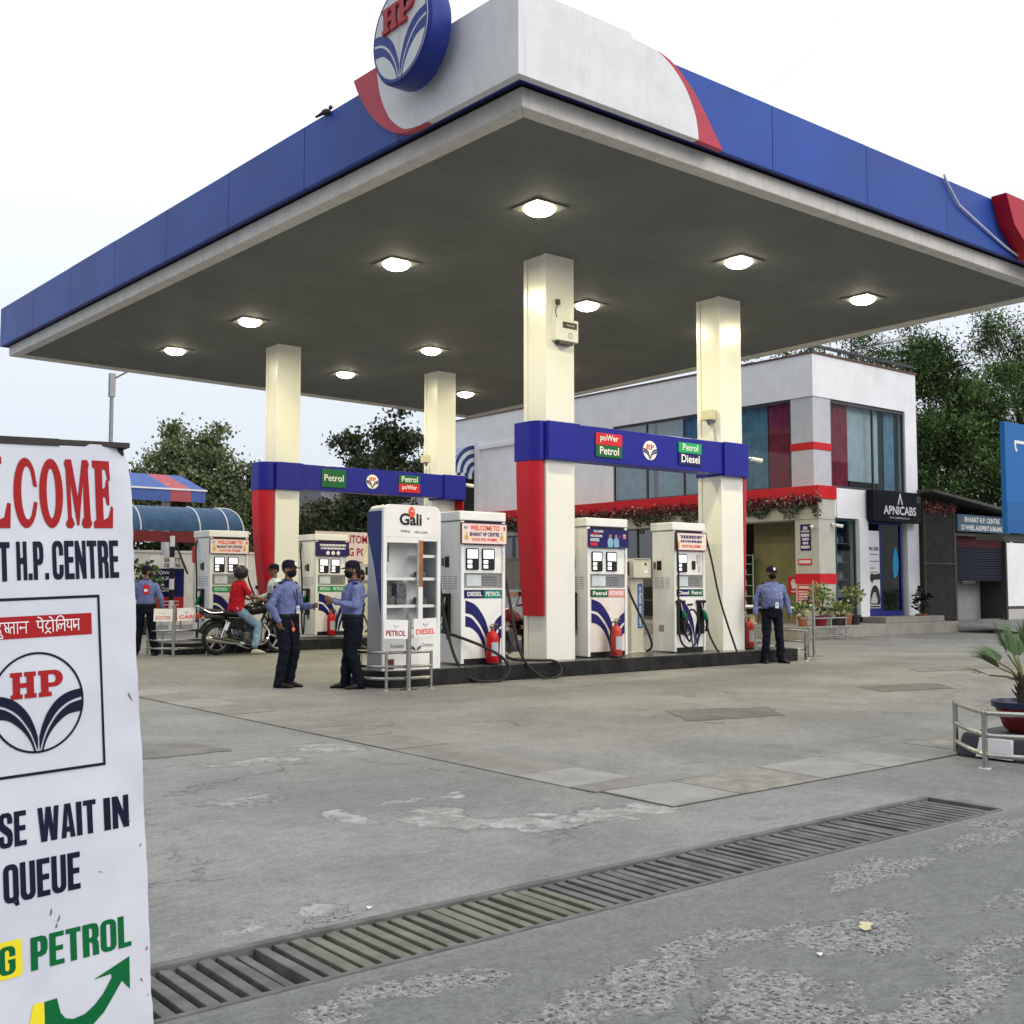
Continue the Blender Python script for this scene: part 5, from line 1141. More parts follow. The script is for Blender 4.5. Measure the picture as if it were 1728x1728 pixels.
m = MB(); m.box(0, 4.0, -.05, .35, 0, 1.35); m.box(.5, 3.5, -.0, .2, 1.0, 1.3); tag(m.build('air_service_counter', DGREY, loc=(16.6, 30.8, 0)), 'dark service counter below the automatic check banner', 'counter')
# street lamp beyond
t_ = thing('street_lamp', 'grey single arm street lamp rising above the left trees', 'street lamp', (15.56, 44.9, 0))
m = MB(); m.cyl((0, 0, 0), (0, 0, 9.9), .10, .075, 12); m.box(-.11, .11, -.11, .11, 9.0, 9.95); m.tube([(0, 0, 9.7), (.5, -.42, 10.05), (.85, -.7, 10.15)], .04, 8); m.build('pole', MGREY, t_, smooth=True)
m = MB(); m.hexa([(.65, -.72, 10.05), (1.5, -1.4, 10.28), (1.62, -1.2, 10.28), (.8, -.5, 10.05)], [(.68, -.70, 10.18), (1.5, -1.36, 10.36), (1.6, -1.22, 10.36), (.8, -.52, 10.18)]); m.build('lamp_head', DGREY, t_, bevel=.01)
# grey house far behind the trees
t_ = thing('distant_house', 'grey flat-roofed concrete house far behind the back beam', 'house', (37.0, 66.0, 0))
HG = mat('house_grey', (.20, .20, .21), .8, var=.2)
m = MB(); m.box(0, 13, 0, 7, 0, 9.4); m.box(5, 9, 1, 5, 9.4, 10.4); m.box(-.3, 13.3, -.3, 7.3, 9.0, 9.25); m.build('wall', HG, t_)
for xx in (1.5, 5.0, 9.0):
    m = MB(); m.box(xx, xx + 1.4, -.03, -.002, 6.4, 8.0); m.build('window', DGREY, t_)
m = MB(); m.cyl((6, 3, 10.6), (6, 3, 13.0), .05, .05, 6); m.lathe([(.6, 0), (.62, 1.0), (.3, 1.25), (.1, 1.3)], (7.4, 3, 10.6), 12); m.build('roof_tank', DGREY, t_)
# overhead cable
m = MB(); m.tube([Vector(p) for p in cat([(11.35, 9.05, 7.72), (14.9, 10.6, 10.1), (18.5, 12.4, 12.9), (26, 16.2, 19.0)], 6)], .004, 5)
tag(m.build('overhead_cable', LGREY), 'thin cable running up into the sky from the canopy edge', 'cable')
# ================================================================== FUEL PUMPS
def clip_rect(poly, x0, y0, x1, y1):
    """Sutherland-Hodgman clip to a rectangle"""
    for ax, lim, sg in ((0, x0, 1), (0, x1, -1), (1, y0, 1), (1, y1, -1)):
        out = []
        for i in range(len(poly)):
            a, b = poly[i - 1], poly[i]; ia, ib = (a[ax] - lim) * sg >= 0, (b[ax] - lim) * sg >= 0
            if ia != ib:
                t = (lim - a[ax]) / (b[ax] - a[ax]); out.append((a[0] + (b[0] - a[0]) * t, a[1] + (b[1] - a[1]) * t))
            if ib: out.append(b)
        poly = out
        if not poly: return []
    return poly
_c2 = lambda pts: [tuple(p)[:2] for p in cat([q + (0,) for q in pts], 5)]
# lotus vinyl on the pump front, traced in panel units (x to the right, y up)
LOTUS = [_c2([(.0, .985), (.24, .92), (.41, .80), (.55, .64), (.63, .47), (.665, .30), (.67, .0)]) + _c2([(.655, .0), (.60, .29), (.48, .47), (.35, .61), (.18, .73), (.0, .765)]),
         _c2([(.0, .72), (.17, .68), (.32, .57), (.44, .45), (.54, .27), (.62, .0)]) + _c2([(.57, .0), (.52, .15), (.41, .33), (.28, .45), (.13, .52), (.0, .535)]),
         _c2([(1.0, .73), (.85, .64), (.75, .50), (.68, .30), (.685, .0)]) + _c2([(.705, .0), (.74, .17), (.79, .33), (.88, .47), (1.0, .535)]),
         _c2([(1.0, .50), (.90, .42), (.82, .29), (.765, .15), (.735, .0)]) + _c2([(.79, .0), (.85, .15), (.92, .27), (1.0, .335)])]
HANDLE = mat('nozzle_green', (.0, .13, .07), .35, var=.1)
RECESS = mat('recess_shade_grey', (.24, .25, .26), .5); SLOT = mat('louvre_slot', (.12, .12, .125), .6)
def nozzle(t, O, U, N, sgn=1, name='nozzle'):
    """green fuel nozzle hanging in its holster; O holster centre on the panel, U along the panel, N outwards"""
    O, U, N = Vector(O), Vector(U), Vector(N); Z = Vector((0, 0, 1))
    m = MB(); a = O
    q = lambda u, z, n: O + U * u + Z * z + N * n
    m.hexa([q(-.075, -.34, .0), q(.075, -.34, 0), q(.075, -.34, .05), q(-.075, -.34, .05)], [q(-.075, .22, .0), q(.075, .22, 0), q(.075, .22, .05), q(-.075, .22, .05)])
    m.hexa([q(-.10, .20, .0), q(.08, .20, 0), q(.08, .20, .085), q(-.10, .20, .085)], [q(-.10, .25, .0), q(.08, .25, 0), q(.08, .25, .085), q(-.10, .25, .085)])
    ho = m.build('holster', BLACK, t, bevel=.006)
    m = MB()
    m.tube([q(.03 * sgn, .20, .07), q(.0, .06, .085)], .014, 8, 1)
    m.tube([q(.0, .08, .085), q(-.03 * sgn, -.02, .10), q(-.06 * sgn, -.10, .12)], [.024, .048, .034], 10, 0)
    m.tube([q(-.05 * sgn, -.08, .12), q(-.055 * sgn, -.20, .125), q(-.035 * sgn, -.30, .11)], [.032, .024, .022], 10, 2)
    m.tube([q(.02 * sgn, .0, .09), q(.035 * sgn, -.10, .09), q(.02 * sgn, -.19, .10), q(-.03 * sgn, -.22, .12)], .009, 6, 2)
    m.build(name, [HANDLE, CHROME, BLACK], t, smooth=True)
    return q(-.035 * sgn, -.30, .11)
def pump(name, label, loc, w, kind):
    t = thing(name, label, 'fuel pump', loc, 0, 'white two-nozzle fuel pumps'); D = .52 if kind == 'narrow' else .78; H = 2.27
    m = MB(); m.box(.0, w, .05, D, .02, 2.12); m.build('cabinet', WHITE, t, bevel=.012)
    m = MB(); m.box(-.03, w + .015, .0, D + .02, 2.13, H); m.build('top_cap', WHITE, t, bevel=.015)
    m = MB(); m.box(.02, w - .02, .03, .049, 2.03, 2.125); m.build('dark_inset', BLACK, t); m = MB(); m.box(.06, w - .06, .02, .049, .0, .085); m.build('dark_inset', BLACK, t)
    # corner posts of the front face
    m = MB(); m.box(0, .055, .0, .049, .02, 2.12); m.box(w - .055, w, .0, .049, .02, 2.12); m.build('corner_post', WHITE, t, bevel=.006)
    # header banner
    bx0, bx1, bz0, bz1 = -.02, w - .012, 1.79, 2.085
    if kind == 'narrow': bx0 = .02
    bg = {'welcome': PINKW, 'men': NAVY, 'hindi': PINKW, 'navyhindi': NAVY}[{'D1': 'welcome', 'D2': 'men', 'narrow': 'hindi', 'E1': 'welcome', 'E2': 'navyhindi'}[kind]]
    m = MB(); m.box(bx0, bx1, -.045, -.02, bz0, bz1); hb = m.build('header_banner', bg, t)
    m = MB(); fw_ = .012
    m.box(bx0 - fw_, bx1 + fw_, -.05, -.018, bz1 + .001, bz1 + fw_); m.box(bx0 - fw_, bx1 + fw_, -.05, -.018, bz0 - fw_, bz0 - .001); m.box(bx0 - fw_, bx0 - .001, -.05, -.018, bz0, bz1); m.box(bx1 + .001, bx1 + fw_, -.05, -.018, bz0, bz1)
    if kind != 'D2': m.build('banner_frame', mat('banner_frame_maroon', (.08, .02, .04), .5), hb)
    W_ = bx1 - bx0; fy = -.047
    X = lambda f: bx0 + W_ * f
    Zf = lambda f: bz0 + (bz1 - bz0) * f
    if kind in ('D1', 'E1'):
        m = MB(); m.text('WELCOME TO', (X(.18), fy, Zf(.66)), XP, ZP, W_ * .66, .075, 0, .03, .001); m.build('lettering', ORANGE, hb)
        m = MB(); m.text('BHARAT HP CENTRE', (X(.17), fy, Zf(.37)), XP, ZP, W_ * .66, .06, 0, .03, .001); m.build('lettering', NAVY, hb)
        m = MB(); m.text('GOOD FUEL PROMISE', (X(.22), fy, Zf(.13)), XP, ZP, W_ * .56, .045, 0, .03, .001); m.build('lettering', ORANGE, hb)
        m = MB()
        for cx in (.10, .89): m.prism([(-.03, 0), (.03, 0), (.034, .05), (.012, .075), (.006, .13), (-.006, .13), (-.012, .075), (-.034, .05)], (X(cx), fy, Zf(.18)), XP, ZP, .001)
        m.build('folded_hands', GOLD, hb)
        emblem((X(.085), -.0455, Zf(.80)), XP, ZP, .038, hb, lift=.002)
        m = MB(); m.prism([(0, 0), (.03, 0), (.03, .06), (0, .06)], (X(.93), fy, Zf(.68)), XP, ZP, .001); m.build('red_mark', VRED, hb)
    elif kind == 'D2':
        m = MB()
        for (f0, f1, g) in ((.12, .36, .82), (.04, .34, .56)): m.text('YOU ASKED' if g > .7 else 'WE DELIVER', (X(f0), fy, Zf(g)), XP, ZP, W_ * (f1 - f0), .035, 0, .03, .001)
        for k in range(3): m.prism([(0, 0), (.22 * W_, 0), (.22 * W_, .009), (0, .009)], (X(.04), fy, Zf(.45 - k * .06)), XP, ZP, .001)
        m.build('lettering', SIGNW, hb)
        m = MB(); m.text('ANSWERS', (X(.04), fy, Zf(.69)), XP, ZP, W_ * .24, .032, 0, .03, .001); m.prism([(0, 0), (.18 * W_, 0), (.18 * W_, .05), (0, .05)], (X(.04), fy, Zf(.08)), XP, ZP, .001); m.prism([(0, 0), (.07, 0), (.07, .085), (0, .085)], (X(.85), fy, Zf(.48)), XP, ZP, .001); m.build('red_print', VRED, hb)
        m = MB(); a0 = X(.5)
        for cx in (.53, .68):   # two printed attendants standing back to back
            for poly, mi in (([(-.05, .0), (.06, .0), (.07, .10), (.04, .15), (-.03, .15), (-.06, .10)], 0), ([(-.02, .15), (.025, .15), (.03, .20), (0, .215), (-.025, .20)], 1), ([(-.03, .205), (.03, .205), (.025, .235), (-.02, .235)], 2)):
                m.prism(poly, (X(cx), fy - .0004 * mi, Zf(.02)), XP, ZP, .001, mi)
        m.build('printed_attendants', [mat('print_light_blue', (.22, .40, .60), .5), mat('print_skin', (.40, .22, .14), .5), BLACK], hb)
        m = MB(); m.tube([(X(.86) + .11 * math.cos(R(a)), fy, Zf(.35) + .11 * math.sin(R(a))) for a in range(120, 300, 15)], .004, 4); m.build('print_arc', mat('print_sky_blue', (.10, .30, .60), .5), hb)
        emblem((X(.895), -.0465, Zf(.64)), XP, ZP, .03, hb, lift=.003)
    else:
        ink = NAVY if kind == 'narrow' else SIGNW
        m = MB()
        for (mt_, f0, f1, g0, g1) in scribble(ink, [(.66, .84, .14, .84), (.42, .58, .14, .84)] if kind == 'narrow' else [(.70, .86, .12, .92), (.46, .62, .14, .90)], 21):
            m.add([(X(f0), fy, Zf(g0)), (X(f1), fy, Zf(g0)), (X(f1), fy, Zf(g1)), (X(f0), fy, Zf(g1))], [(0, 1, 2, 3)])
        m.prism([(X(.10), Zf(.84)), (X(.92), Zf(.84)), (X(.92), Zf(.862)), (X(.10), Zf(.862))], (0, fy, 0), XP, ZP, .001)
        m.build('lettering', ink, hb)
        m = MB()
        if kind == 'narrow':
            m.text('GOOD FUEL PROMISE', (X(.18), fy, Zf(.14)), XP, ZP, W_ * .62, .05, 0, .03, .001); m.build('lettering', ORANGE, hb)
            m = MB(); m.prism([(0, 0), (.06, 0), (.06, .11), (0, .11)], (X(.02), fy, Zf(.12)), XP, ZP, .001); m.build('yellow_print', GOLD, hb)
        else:
            for cx in (.36, .52, .68): m.prism(arc(0, 0, .045, .045, 0, 360, 16)[:-1], (X(cx), fy, Zf(.2)), XP, ZP, .001)
            m.build('badges', [SIGNW], hb)
    # display board
    m = MB(); m.box(.06, w - .06, .012, .049, 1.35, 1.77); db = m.build('display_board', WHITE, t, bevel=.008)
    n_disp = (.13,) if kind == 'narrow' else (.14, .56)
    dw = .235 if kind != 'narrow' else .25
    for f in n_disp:
        x0 = .06 + (w - .12) * (f - .10); rr_ = []
        m = MB()
        for (cx, cz, a0) in ((dw - .02, .02, -90), (dw - .02, .30, 0), (.02, .30, 90), (.02, .02, 180)): rr_ += arc(cx, cz, .02, .02, a0, a0 + 90, 4)
        m.prism(rr_, (x0, .012, 1.40), XP, ZP, .022); dp = m.build('display', BLACK, db, bevel=.005)
        m = MB(); fy2 = -.0105
        m.box(x0 + .02, x0 + dw - .025, fy2 - .002, fy2, 1.57, 1.70); m.box(x0 + .022, x0 + .105, fy2 - .002, fy2, 1.495, 1.545); m.box(x0 + .022, x0 + .105, fy2 - .002, fy2, 1.425, 1.475); m.build('lit_screen', LCD, dp)
    m = MB(); xk = w - .28
    if kind == 'narrow':
        m.box(xk - .06, xk + .02, -.005, .012, 1.45, 1.60); m.build('keypad', BLACK, db); m = MB(); m.box(xk + .07, xk + .17, -.003, .011, 1.55, 1.72); m.box(xk + .10, xk + .16, -.003, .011, 1.41, 1.52); m.build('receipt_slot', LGREY, db)
    else:
        m.cyl((w * .505, .012, 1.43), (w * .505, -.002, 1.43), .014); m.build('lock', BLACK, db)
    m = MB()
    for k in range(9): m.text('A8', (w - .052, -.002, 1.38 + k * .035), XP, ZP, .022, .016, 0, 0, .0005)
    m.build('side_print', ORANGE, db)
    # recessed service shelf with louvres and a printed slip
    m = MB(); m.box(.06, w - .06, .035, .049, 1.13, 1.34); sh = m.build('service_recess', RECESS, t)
    m = MB()
    for r_ in range(4):
        for c_ in range(5): m.box(w * .50 + c_ * .058, w * .50 + c_ * .058 + .045, .030, .034, 1.165 + r_ * .04, 1.18 + r_ * .04)
    m.build('louvre', SLOT, sh)
    m = MB(); m.box(.12, w * .47, .028, .034, 1.16, 1.325); m.build('printed_slip', mat('slip_pale_blue', (.55, .60, .63), .5), sh)
    m = MB(); m.box(.06, w - .06, .0, .034, 1.105, 1.128); m.build('shelf_lip', WHITE, t)
    # fuel name plates
    plates = {'D1': ((NAVY, 'DIESEL'), (mat('teal_green_vinyl', hexc(20, 128, 110), .4), 'PETROL')), 'D2': ((GREEN, 'Petrol'), (mat('washed_red_vinyl', hexc(226, 150, 142), .45), 'POWER')), 'narrow': ((NAVY, 'Diesel'), (GREEN, 'Petrol')), 'E1': ((LGREEN, 'PETROL'), (LGREEN, 'PETROL')), 'E2': ((LGREEN, 'PETROL'), (LGREEN, 'PETROL'))}[kind]
    px0, px1 = .085, w - .065; pm = (px0 + px1) / 2
    for k, (mt, body) in enumerate(plates):
        a, b = (px0, pm - .004) if k == 0 else (pm + .004, px1)
        m = MB(); m.box(a, b, .005, .034, .985, 1.095); o = m.build('fuel_plate', mt, t)
        m = MB(); m.text(body, (a + .03, .003, 1.01), XP, ZP, b - a - .06, .065, 0, .025, .002); m.build('lettering', SIGNW, o)
    # lower door with lotus vinyl
    m = MB(); m.box(.06, w - .06, .012, .049, .09, .975); dr = m.build('lower_door', mat('door_pale_pink', (.70, .64, .60), .4) if kind == 'D2' else WHITE, t, bevel=.004)
    lw, lh = w - .15, .87
    for poly in LOTUS:
        pc = clip_rect(poly, 0, 0, 1, 1)
        m = MB(); m.geo2(shape_geo([pc]), (.085, .0105, .095), XP, ZP, lw, lh); m.build('lotus_petal', NAVY, dr)
    # left flank: keypad, louvres, plates
    m = MB(); m.box(-.012, -.001, .30, .40, 1.44, 1.60); m.build('side_keypad', BLACK, t); m = MB(); m.box(-.008, -.001, .24, .36, 1.62, 1.80); m.build('side_cover', WHITE, t)
    m = MB(); m.box(-.006, -.001, .43, .49, 1.46, 1.58); m.build('side_vent', SLOT, t)
    m = MB()
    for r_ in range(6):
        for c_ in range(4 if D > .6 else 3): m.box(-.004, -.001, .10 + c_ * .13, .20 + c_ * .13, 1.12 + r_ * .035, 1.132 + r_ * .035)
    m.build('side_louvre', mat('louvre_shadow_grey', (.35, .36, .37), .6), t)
    m = MB(); m.box(-.005, -.001, .25, .37, .36, .48); m.build('side_plate', MGREY, t)
    if kind == 'narrow':
        for k, xx in enumerate((.13, w - .15)):
            nzp = nozzle(t, (xx, .012, .66), XP, YN, -1)
        m = MB(); top = (.03, -.03, 2.12)
        m.tube(cat([top, (.0, -.10, 1.5), (-.05, -.14, .8), (-.06, -.16, .35), (.06, -.15, .14), (.26, -.16, .10), (.44, -.15, .28), (.47, -.14, .55), (.36, -.12, .74), (.22, -.12, .70), (.11, -.13, .50), (.12, -.14, .34), (.24, -.13, .20), (.30, -.12, .34), (.24, -.10, .50), (.185, -.09, .40)], 6), .018, 8)
        m.tube(cat([(w - .02, -.02, 2.10), (w + .06, -.10, 1.6), (w + .16, -.20, .9), (w + .42, -.30, .1), (w + .52, -.34, -.18), (w + .32, -.36, -.21), (w + .06, -.26, -.02), (w - .06, -.16, .25), (w - .09, -.12, .42)], 7), .018, 8)
        m.build('hose', RUBBER, t, smooth=True)
        m = MB(); m.box(w * .42, w * .58, -.01, .011, .82, .85); m.build('door_handle', BLACK, dr)
        emblem((.31, .0085, .33), XP, ZP, .10, dr, disc=False, lift=.0015, red=INK, blue=INK)
    else:
        p1 = nozzle(t, (-.002, .33, .80), YN, XN, 1)
        m = MB()
        if kind in ('D1',):
            m.tube(cat([(.03, .70, 2.14), (-.06, .60, 1.9), (-.10, .45, 1.4), (-.14, .22, .7), (-.14, -.05, .12), (-.06, -.30, -.15), (.16, -.42, -.215), (.42, -.46, -.19), (.56, -.44, -.05), (.48, -.36, .12), (.25, -.24, .27), (.02, -.10, .38), (-.12, .12, .46), (-.13, .33, .49)], 7), .022, 8)
            m.tube(cat([(w - .02, .3, 2.1), (w + .06, .2, 1.7), (w + .07, .0, 1.0), (w + .10, -.25, .15), (w + .34, -.46, -.20), (w + .62, -.48, -.205), (w + .76, -.42, -.10), (w + .68, -.34, .02), (w + .42, -.20, .035), (w + .06, .0, .08), (w + .03, .3, .35)], 7), .022, 8)
        else:
            m.tube(cat([(.03, .70, 2.14), (-.05, .62, 1.9), (-.07, .50, 1.2), (-.08, .48, .5), (-.10, .40, .08), (-.12, .30, .10), (-.11, .30, .50)], 7), .02, 8)
            m.tube(cat([(w - .02, .3, 2.1), (w + .05, .26, 1.7), (w + .12, .1, 1.1), (w + .5, -.05, .25), (w + .55, .1, .05)], 7), .02, 8)
        m.build('hose', RUBBER, t, smooth=True)
    return t
ZI = .232
pump('fuel_pump', 'front pump with welcome header between white cabinet and red shield column', (9.76, 13.24, ZI), .83, 'D1')
pump('fuel_pump', 'front pump with navy attendants header just right of the near column', (12.33, 13.28, ZI), .90, 'D2')
pump('fuel_pump', 'front pump with two green nozzles on its face and coiled hose', (14.41, 13.32, ZI), .81, 'narrow')
pump('fuel_pump', 'far pump with welcome header behind the rider in red', (9.74, 22.0, ZI + .05), .85, 'E1')
pump('fuel_pump', 'far pump with navy hindi header between the two standing attendants', (12.30, 22.15, ZI + .05), .82, 'E2')

# ================================================================== ACCESSORY CABINET (kiosk) on the near island
t_ = thing('display_kiosk', 'tall white glass-fronted accessory cabinet with orange logo beside the pump', 'cabinet', (8.26, 13.0, ZI))
KH, KW = 2.29, .96
rr_ = [(0, 0), (KW, 0)] + arc(KW - .13, KH - .13, .13, .13, 0, 90, 8) + arc(.13, KH - .13, .13, .13, 90, 180, 8)
def frame_panel(z0, z1, x0, x1, y0, y1, mt, nm):
    m = MB(); m.box(x0, x1, y0, y1, z0, z1); return m.build(nm, mt, t_, bevel=.004)
KSIDE = mat('kiosk_side_silver', (.42, .43, .45), .35, metal=.4, var=.1)
m = MB(); m.prism([(0, 1.84), (KW, 1.84)] + arc(KW - .13, KH - .13, .13, .13, 0, 90, 8) + arc(.13, KH - .13, .13, .13, 90, 180, 8), (0, .05, 0), XP, ZP, .05); m.build('header', WHITE, t_)
m = MB(); m.box(0, .06, 0, .05, .0, 1.838); m.box(KW - .055, KW, 0, .05, 0, 1.838); m.box(.58, .655, -.004, .046, .55, 1.838); m.box(.06, .58, 0, .05, 1.76, 1.838); m.box(.655, KW - .055, 0, .05, 1.79, 1.838); m.box(.06, KW - .055, .0, .05, .0, .56); m.build('front_frame', WHITE, t_, bevel=.004)
m = MB(); m.box(.585, .65, -.008, -.0045, 1.15, 1.80); m.build('rust_strip', mat('peeled_wood_strip', (.35, .15, .06), .7, var=.3), t_)
# rounded body shell behind the front
poly = [(0, 0)] + arc(.13, KH - .13, .13, .13, 180, 90, 8) + arc(KW - .13, KH - .13, .13, .13, 90, 0, 8) + [(KW, 0)]
m = MB(); n_ = len(poly); va = [(x, .052, z) for x, z in poly]; vb = [(x, .40, z) for x, z in poly]
m.add(va + vb, [(i, n_ + i, n_ + i + 1, i + 1) for i in range(n_ - 1)]); m.add(vb, [tuple(range(n_))]); m.build('shell', KSIDE, t_, smooth=True, auto=50)
m = MB(); m.prism([(0, 0), (0, 0)][:0] + [(-.42, 1.9), (-.42, 2.2), (-.30, 2.2), (-.055, 2.2), (-.055, .75), (-.12, 1.05), (-.25, 1.5)][::-1], (-.003, 0, 0), (0, -1, 0), ZP, .002); m.build('blue_swoosh', mat('kiosk_blue', hexc(24, 44, 110), .4), t_)
m = MB(); m.box(.06, KW - .06, .36, .40, .56, 1.8); m.build('back_panel', mat('cabinet_inside_grey', (.74, .76, .76), .6, var=.1), t_)
m = MB()
for z in (.86, 1.24): m.box(.06, .58, .06, .36, z, z + .04)
for z in (.86, 1.24, 1.56): m.box(.656, KW - .06, .06, .36, z, z + .04)
m.build('shelf', WHITE, t_)
m = MB(); m.box(.12, .40, .15, .30, .90, 1.02); m.box(.30, .46, .12, .3, .902, 1.20); m.box(.14, .27, .2, .3, 1.022, 1.18); m.box(.70, .82, .15, .3, 1.28, 1.36); m.box(.70, .84, .15, .3, .90, 1.0); m.box(.2, .3, .33, .355, 1.50, 1.74); m.box(.22, .28, .33, .355, 1.34, 1.46); m.box(.12, .5, .14, .3, .58, .68)
m.build('stock_boxes', [mat('stock_dark_mix', (.12, .12, .13), .5, var=.8, vscale=30)], t_)
m = MB(); m.add([(.06, .03, .56), (.58, .03, .56), (.58, .03, 1.76), (.06, .03, 1.76)], [(0, 1, 2, 3)]); m.add([(.655, .03, .56), (KW - .055, .03, .56), (KW - .055, .03, 1.79), (.655, .03, 1.79)], [(0, 1, 2, 3)]); m.build('glass_door', glass('kiosk_glass', (.97, .98, .98), .25), t_)
m = MB(); m.text('Gali', (.26, -.002, 2.005), XP, ZP, .37, .17, 0, .03); m.text('www.g', (.28, -.002, 1.90), XP, ZP, .15, .035, 0, .01); m.text('rld s.com', (.51, -.002, 1.90), XP, ZP, .22, .035, 0, .01); m.prism(arc(0, 0, .014, .014, 0, 360, 12)[:-1], (.74, -.001, 2.11), XP, ZP, .001); m.build('lettering', BLACK, t_)
m = MB(); m.prism(arc(0, 0, .055, .085, 0, 360, 24)[:-1], (.46, -.001, 2.185), XP, ZP, .002); m.build('logo_mark', ORANGE, t_); m = MB(); m.tube([(.44, -.004, 2.20), (.46, -.004, 2.215), (.475, -.004, 2.195), (.495, -.004, 2.205)], .006, 5); m.build('logo_curl', SIGNW, t_)
m = MB(); m.text('Gulf  Car  Accessories Now', (.12, -.003, .445), XP, ZP, .72, .055); m.text('Available', (.12, -.003, .31), XP, ZP, .22, .055); m.text('At', (.40, -.003, .315), XP, ZP, .05, .045); m.text('Outlets', (.64, -.003, .315), XP, ZP, .20, .05); m.build('lettering', mat('faded_ink', (.14, .14, .15), .6), t_)
emblem((.545, -.0005, .31), XP, ZP, .085, t_, lift=.001, disc=False, red=SIGNW, blue=INK, ring=None)
m = MB(); m.box(.05, .18, -.006, -.001, .02, .16); m.build('maroon_patch', mat('maroon_patch', (.12, .02, .02), .6), t_)
m = MB(); m.box(0, KW, .0, .42, -.0, .0005); 

# ================================================================== FIRE EXTINGUISHERS
def extinguisher(label, loc, mt, rz=0, sc_=1.0):
    t = thing('fire_extinguisher', label, 'extinguisher', loc, rz, 'fire extinguishers on the islands'); t.scale = (sc_,) * 3
    m = MB(); m.lathe([(.085, 0), (.092, .01), (.092, .40), (.085, .44), (.06, .475), (.03, .49), (.02, .53)], (0, 0, 0), 20); m.build('cylinder', mt, t, smooth=True)
    m = MB(); m.lathe([(.091, .0), (.0935, .004), (.0935, .03), (.091, .034)], (0, 0, 0), 20); m.build('base_ring', BLACK, t, smooth=True)
    m = MB(); m.cyl((0, 0, .52), (0, 0, .57), .024, .02, 10); m.box(-.02, .10, -.012, .012, .585, .60); m.hexa([(-.02, -.01, .56), (.09, -.01, .54), (.09, .01, .54), (-.02, .01, .56)], [(-.02, -.01, .57), (.09, -.01, .55), (.09, .01, .55), (-.02, .01, .57)]); m.cyl((-.03, -.01, .55), (-.055, -.03, .56), .02, .02, 8); m.build('valve', mat('brass_valve', (.25, .2, .08), .35, metal=.8), t)
    m = MB(); m.tube(cat([(.03, 0, .555), (.10, -.01, .55), (.125, -.01, .42), (.115, -.01, .18), (.11, -.02, .06)] if rz == 0 else [(-.03, 0, .555), (-.10, -.01, .53), (-.13, -.01, .36), (-.12, -.01, .14), (-.05, -.08, .05)], 6), .011, 7); m.build('hose', BLACK, t, smooth=True)
    m = MB(); pts = [(.0935 * math.sin(R(a)), -.0935 * math.cos(R(a))) for a in range(-45, 40, 8)]
    m.add([(x, y, z) for z in (.13, .33) for x, y in pts], [(i, i + 1, len(pts) + i + 1, len(pts) + i) for i in range(len(pts) - 1)]); m.build('label', CARD, t, smooth=True)
    return t
extinguisher('bright red extinguisher in front of the front welcome pump', (10.25, 13.12, ZI), EXTR)
extinguisher('faded red extinguisher in front of the pump with attendants header', (12.78, 13.10, ZI), EXTF, .01, 1.05)
extinguisher('bright red extinguisher in front of the far navy header pump', (12.62, 22.0, ZI + .05), EXTR)
extinguisher('faded red extinguisher beside the far front column on its right', (16.45, 13.36, ZI), EXTF, .01, 1.05)

# ================================================================== E-FUEL POSTS
def efuel(label, loc, kind):
    t = thing('payment_post', label, 'payment post', loc, 0, 'e-fuel station posts')
    PB = mat('post_beige', (.56, .53, .44), .5, var=.12, streak=.25)
    m = MB(); m.box(-.15, .15, -.09, .12, 0, 1.30); m.box(-.25, .25, -.12, .16, 0, .015); m.build('post', PB, t, bevel=.012)
    for sx_ in (-.2, .2):
        m = MB(); m.cyl((sx_, -.08, .0), (sx_, -.08, .06), .012); m.build('anchor_bolt', MGREY, t)
    if kind == 'box':
        m = MB(); m.box(-.22, .22, -.22, .2, 1.30, 1.62); m.build('terminal', PB, t, bevel=.012)
        m = MB(); m.box(-.222, -.2205, -.12, .10, 1.34, 1.58); m.box(.05, .10, -.224, -.2205, 1.52, 1.56); m.build('screen', DGREY, t); m = MB(); m.box(.04, .12, -.226, -.2205, 1.38, 1.44); m.build('button', SIGNW, t)
        m = MB(); m.box(-.20, .18, -.24, .2, 1.625, 1.64); m.build('lid', LGREY, t)
    else:
        m = MB(); m.box(-.26, .26, -.22, .2, 1.28, 1.66); m.build('terminal', LGREY, t, bevel=.012); m = MB(); m.box(-.16, .18, -.224, -.2205, 1.42, 1.60); sc2 = m.build('screen', BLACK, t); m = MB(); m.ell((.02, -.2245, 1.51), (.11, .003, .045), 16, 6); m.build('lit_screen', mat('screen_blue_lit', (.06, .06, .9), .3, var=0, emit=1.2), sc2)
        m = MB(); m.box(-.24, .16, -.25, -.235, 1.66, 2.15); m.build('paper_sheet', mat('paper_cream', (.66, .58, .44), .7), t)
    bgp = mat('label_slate_blue', hexc(72, 104, 150), .5) if kind == 'box' else INK
    m = MB(); m.box(.0, .13, -.094, -.0905, .42, 1.20); lb = m.build('label_strip', bgp, t)
    m = MB(); g = text_geo('e-fuel station', .01); m.text('e-fuel station', (.04, -.0945, 1.14), (0, 0, -1), XP, .68, .065, 0, .01); m.build('lettering', SIGNW, lb)
    return t
efuel('beige e-fuel post with a box head between the two right pumps', (14.05, 13.95, ZI), 'box')
efuel('far e-fuel post with blue lit screen behind the second attendant', (13.95, 22.7, ZI), 'screen')

